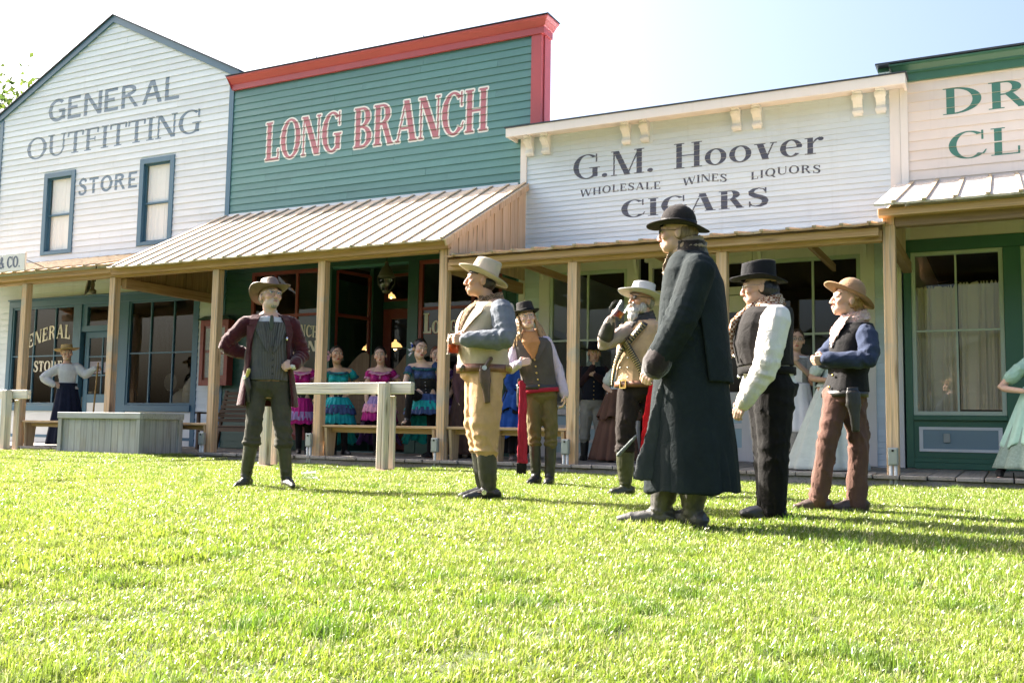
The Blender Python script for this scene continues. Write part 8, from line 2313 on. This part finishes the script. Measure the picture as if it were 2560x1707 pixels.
# ---------------------------------------------------------------- other people on the boardwalk
def plain_woman(px_, py_, label, Y, pose, blouse, skirt, yaw=0, hyaw=0, hroll=0, hs=1.04, hands=(), hem_r=.36, apron=None, sleeves='long', skin=FAIR, hair=(.05, .03, .02), k=1.0, hem_z=.03, specs=False, tiers=(), lips=None, collar=None, headless=False, shoe=None):
    s = Person(px_, py_, label, z=ZB, Y=Y, yaw=yaw, skin=skin, detail=0, k=k); s.pose(*pose, hyaw=hyaw, hroll=hroll, hs=hs); T = s.TOR_F
    s.body(fem=True, hands=[h(s) for h in hands], hair=hair, tab=T, lips=lips)
    if sleeves == 'long': s.shirt(blouse, sr=(.074, .066, .046), dr=.012, fem=True, name="blouse")
    else:
        s.shirt(blouse, sr=(.066, .062, .05), dr=.012, fem=True, name="blouse", upto=1, cuffs=False, armset=()); 
        for i in (0, 1): puff(s, blouse, i, .085*k, .30, L=.62)
    w0 = s.spine(.16)[0]; s.skirt(skirt, w0, Vector((s.B.x, s.B.y, ZB + hem_z)), .15*k, hem_r, pleats=13, pamp=.022)
    for (mt, d0, d1, ra, rb, a0, a1) in tiers: s.skirt(mt, w0 - UP*d0, w0 - UP*d1, ra, rb, pleats=14, pamp=.02, name="overskirt", a0=a0, a1=a1, hemamp=.03)
    if apron is not None:
        s.skirt(apron, w0 + UP*.01, w0 - UP*.62, .162*k, .285, pleats=9, pamp=.012, name="apron", a0=-170, a1=-10); bodice(s, apron, T, .2, .62, .016, "apron_bib") if False else None
        q = [s.on_torso(t, a, .022, T)[0] for t, a in ((.2, -20), (.2, 20), (.66, 18), (.66, -18))]; mb = MB(); mb.add([p - s.B for p in q], [(0, 1, 2, 3)]); mb.build("apron_bib", apron, s.root).modifiers.new("t", 'SOLIDIFY').thickness = .004
    if collar is not None:
        pts = [s.on_torso(.93, a, .012, T)[0] for a in range(0, 361, 20)]; s.ruffle(collar, pts, .045, .003, 20, "collar")
    s.hair(hairmat("hair_%d" % px_, hair), [((0, .030, .040), (.0850, .104, .0980)), ((0, .105, .0), (.05, .05, .06))], amp=.004)
    if specs: s.glasses(M_DKBTN, M_LENS, rx=.024, rz=.018)
    V = Vol()
    for l_ in s.legs: V.limb([l_[0], l_[1], l_[2]], [.085*k, .058*k, .042*k])
    s.cl(V, "stockings", M_STOCK, .001, .1); shoes(s, shoe or M_BLKLEA)
    return s
plain_woman(1158, 1140, "woman in mauve jacket and brown skirt behind the man in tan trousers", 13.1,
            ((1170, 872, 0), (1168, 906, 0), (1162, 990, 0), [[(1146, 918, 0), (1140, 960, .05), (1147, 1004, .10)], [(1192, 918, 0), (1200, 960, 0), (1195, 1000, .05)]], [[(1152, 992, 0), (1150, 1070, 0), (1150, 1130, 0)], [(1174, 992, 0), (1174, 1070, 0), (1174, 1130, 0)]]),
            cloth("mauve_knit", (.15, .075, .085), stripe=((.10, .05, .06), 60.)), cloth("brown_skirt_wool", (.085, .050, .040), var=.2), hands=[downl, downr], hem_r=.34, hem_z=.06)
plain_woman(1292, 1146, "woman in bright blue ruffled dress mostly hidden behind the long-haired man", 12.95,
            ((1318, 880, -.1), (1312, 912, -.05), (1292, 985, 0), [[(1286, 922, 0), (1270, 955, .05), (1284, 985, .12)], [(1334, 922, 0), (1342, 958, 0), (1334, 985, .05)]], [[(1281, 988, 0), (1281, 1068, 0), (1280, 1136, 0)], [(1304, 988, 0), (1308, 1068, 0), (1314, 1136, 0)]]),
            cloth("cobalt_bodice", (.022, .065, .27), var=.25), cloth("black_underskirt", (.014, .013, .016)), hands=[hipl, downr], hem_r=.25, hem_z=.10,
            tiers=[(cloth("black_lace_trim", (.012, .012, .016)), .0, .34, .17, .29, 0, 360), (cloth("cobalt_skirt_cotton", (.022, .075, .30), var=.25), .02, .30, .175, .30, 0, 360), (cloth("cobalt_skirt_lower", (.020, .070, .28), var=.25), .28, .70, .26, .33, 0, 360)], shoe=cloth("pale_pink_shoe", (.50, .38, .38)))
plain_woman(1536, 1160, "woman in pale puff-sleeved blouse and draped brown skirt behind the bearded man", 13.35,
            ((1566, 880, 0), (1560, 912, 0), (1545, 985, 0), [[(1534, 930, .05), (1512, 965, .05), (1538, 985, .12)], [(1586, 925, 0), (1600, 960, 0), (1590, 990, .05)]], [[(1532, 988, 0), (1530, 1080, 0), (1528, 1150, 0)], [(1556, 988, 0), (1556, 1080, 0), (1556, 1150, 0)]]),
            cloth("pale_mint_blouse", (.58, .62, .60), var=.12), cloth("brown_twill_skirt", (.125, .068, .050), var=.15), hands=[hipl], hem_r=.35, sleeves='puff',
            tiers=[(cloth("brown_overskirt", (.115, .062, .046), var=.15), .0, .42, .165, .31, 0, 360)])
def boy():
    s = Person(1482, 1157, "youth in wide black hat, dark vest and pale trousers by the shop window", z=ZB, Y=13.7, yaw=4, skin=TAN, detail=0, k=.97)
    s.pose((1486, 884, .03), (1484, 912, 0), (1482, 1000, 0), [[(1455, 926, 0), (1452, 962, .05), (1482, 918, .20)], [(1512, 926, 0), (1522, 962, .04), (1490, 938, .20)]], [[(1467, 1003, 0), (1462, 1088, .03), (1460, 1148, 0)], [(1495, 1003, 0), (1500, 1088, .03), (1502, 1148, 0)]], hyaw=8, hs=1.02, toes=[-15, 15])
    tc = -s.hv
    s.body(hands=[(0, UP*.6 + s.u*.1, s.u*.6 - tc*.2, .7, -1, 1.0), (1, -s.u*.8 + UP*.3, -tc, .7, 1, 1.0)], hair=(.012, .01, .01))
    s.shirt(cloth("wine_brown_sleeves", (.032, .016, .018)), sr=(.070, .062, .050)); v = s.vest(cloth("midnight_vest", (.014, .015, .022)), dr=.024, t0=-.10); s.buttons(M_GOLDB, (.5, .38, .26, .14, .02), 0, dr=.038, r=.010, parent=v); s.buttons(M_SILVER, (.62,), 8, dr=.038, r=.011, parent=v)
    s.trousers(cloth("pale_khaki_trousers", (.30, .28, .235), var=.15), lr=(.105, .086, .080), upto=.18, blouse=.014); s.boots(M_BOOT, top=.10, shaft=.070)
    s.scarf(cloth("grey_green_check_scarf", (.25, .28, .23), plaid=((.10, .13, .11), 70.)), r=.082, thick=.026, drop=.0)
    s.hat(cloth("soft_black_felt", (.012, .011, .012)), crown=.10, top=.85, brim=.105, side=.02, front=-.008, back=-.005, lift=.048, tilt=0); s.hair(M_DKHAIR, [((0, .03, .01), (.080, .088, .075))], amp=.003)
boy()
plain_woman(1990, 1178, "woman in spectacles, grey dress and white apron smiling by the shop window", 13.1,
            ((1992, 852, .03), (1990, 884, 0), (1992, 975, 0), [[(1962, 900, 0), (1956, 945, .0), (1976, 902, .22)], [(2020, 900, 0), (2028, 940, .04), (1984, 900, .2)]], [[(1980, 980, 0), (1980, 1090, 0), (1980, 1170, 0)], [(2006, 980, 0), (2002, 1090, 0), (1998, 1170, 0)]]),
            cloth("grey_calico", (.33, .32, .30), var=.3, mott=60.), cloth("grey_calico_skirt", (.27, .26, .235), var=.3, mott=60.), yaw=4, hyaw=4, hroll=3, hands=[lambda s: (0, s.u*.7 + UP*.4, s.hv, .5, -1, .95), lambda s: (1, -s.u*.8 + UP*.3, s.hv, .5, 1, .95)], apron=cloth("white_apron_cotton", (.74, .72, .76), var=.06), sleeves='puff', specs=True, hem_r=.30, hem_z=.22, lips=(.5, .12, .12), collar=cloth("white_collar_cotton", (.72, .72, .76), var=.05))
plain_woman(2065, 1176, "woman in pale mint dress mostly hidden behind the woman in the tan hat", 12.8,
            ((2112, 850, -.15), (2104, 884, -.1), (2076, 968, 0), [[(2058, 902, .0), (2028, 945, .05), (2066, 950, .18)], [(2120, 902, 0), (2130, 945, 0), (2080, 948, .18)]], [[(2060, 972, 0), (2056, 1085, 0), (2052, 1168, 0)], [(2090, 972, 0), (2090, 1085, 0), (2092, 1168, 0)]]),
            cloth("pale_mint_bodice", (.50, .56, .53), var=.1), cloth("pale_mint_skirt", (.56, .60, .56), var=.1), hands=[], hem_r=.50, sleeves='puff', hem_z=.015, skin=TAN, k=1.02)
plain_woman(2600, 1205, "woman in mint green dress with folded arms cut off at the right edge", 12.45,
            ((2606, 838, 0), (2606, 875, 0), (2600, 985, 0), [[(2570, 905, .0), (2502, 968, .06), (2560, 978, .20)], [(2645, 905, 0), (2690, 960, .05), (2600, 968, .25)]], [[(2580, 990, 0), (2552, 1095, .06), (2500, 1180, .10)], [(2618, 990, 0), (2610, 1095, 0), (2585, 1192, 0)]]),
            cloth("mint_green_bodice", (.34, .50, .43), var=.1), cloth("grey_green_skirt", (.26, .33, .29), var=.2, mott=40.), hands=[], hem_r=.46, sleeves='puff', hem_z=.10, k=1.02,
            tiers=[(cloth("mint_overskirt", (.40, .58, .50), var=.1), .0, .66, .17, .40, 0, 360)])

bpy.data.scenes.remove(WORK)
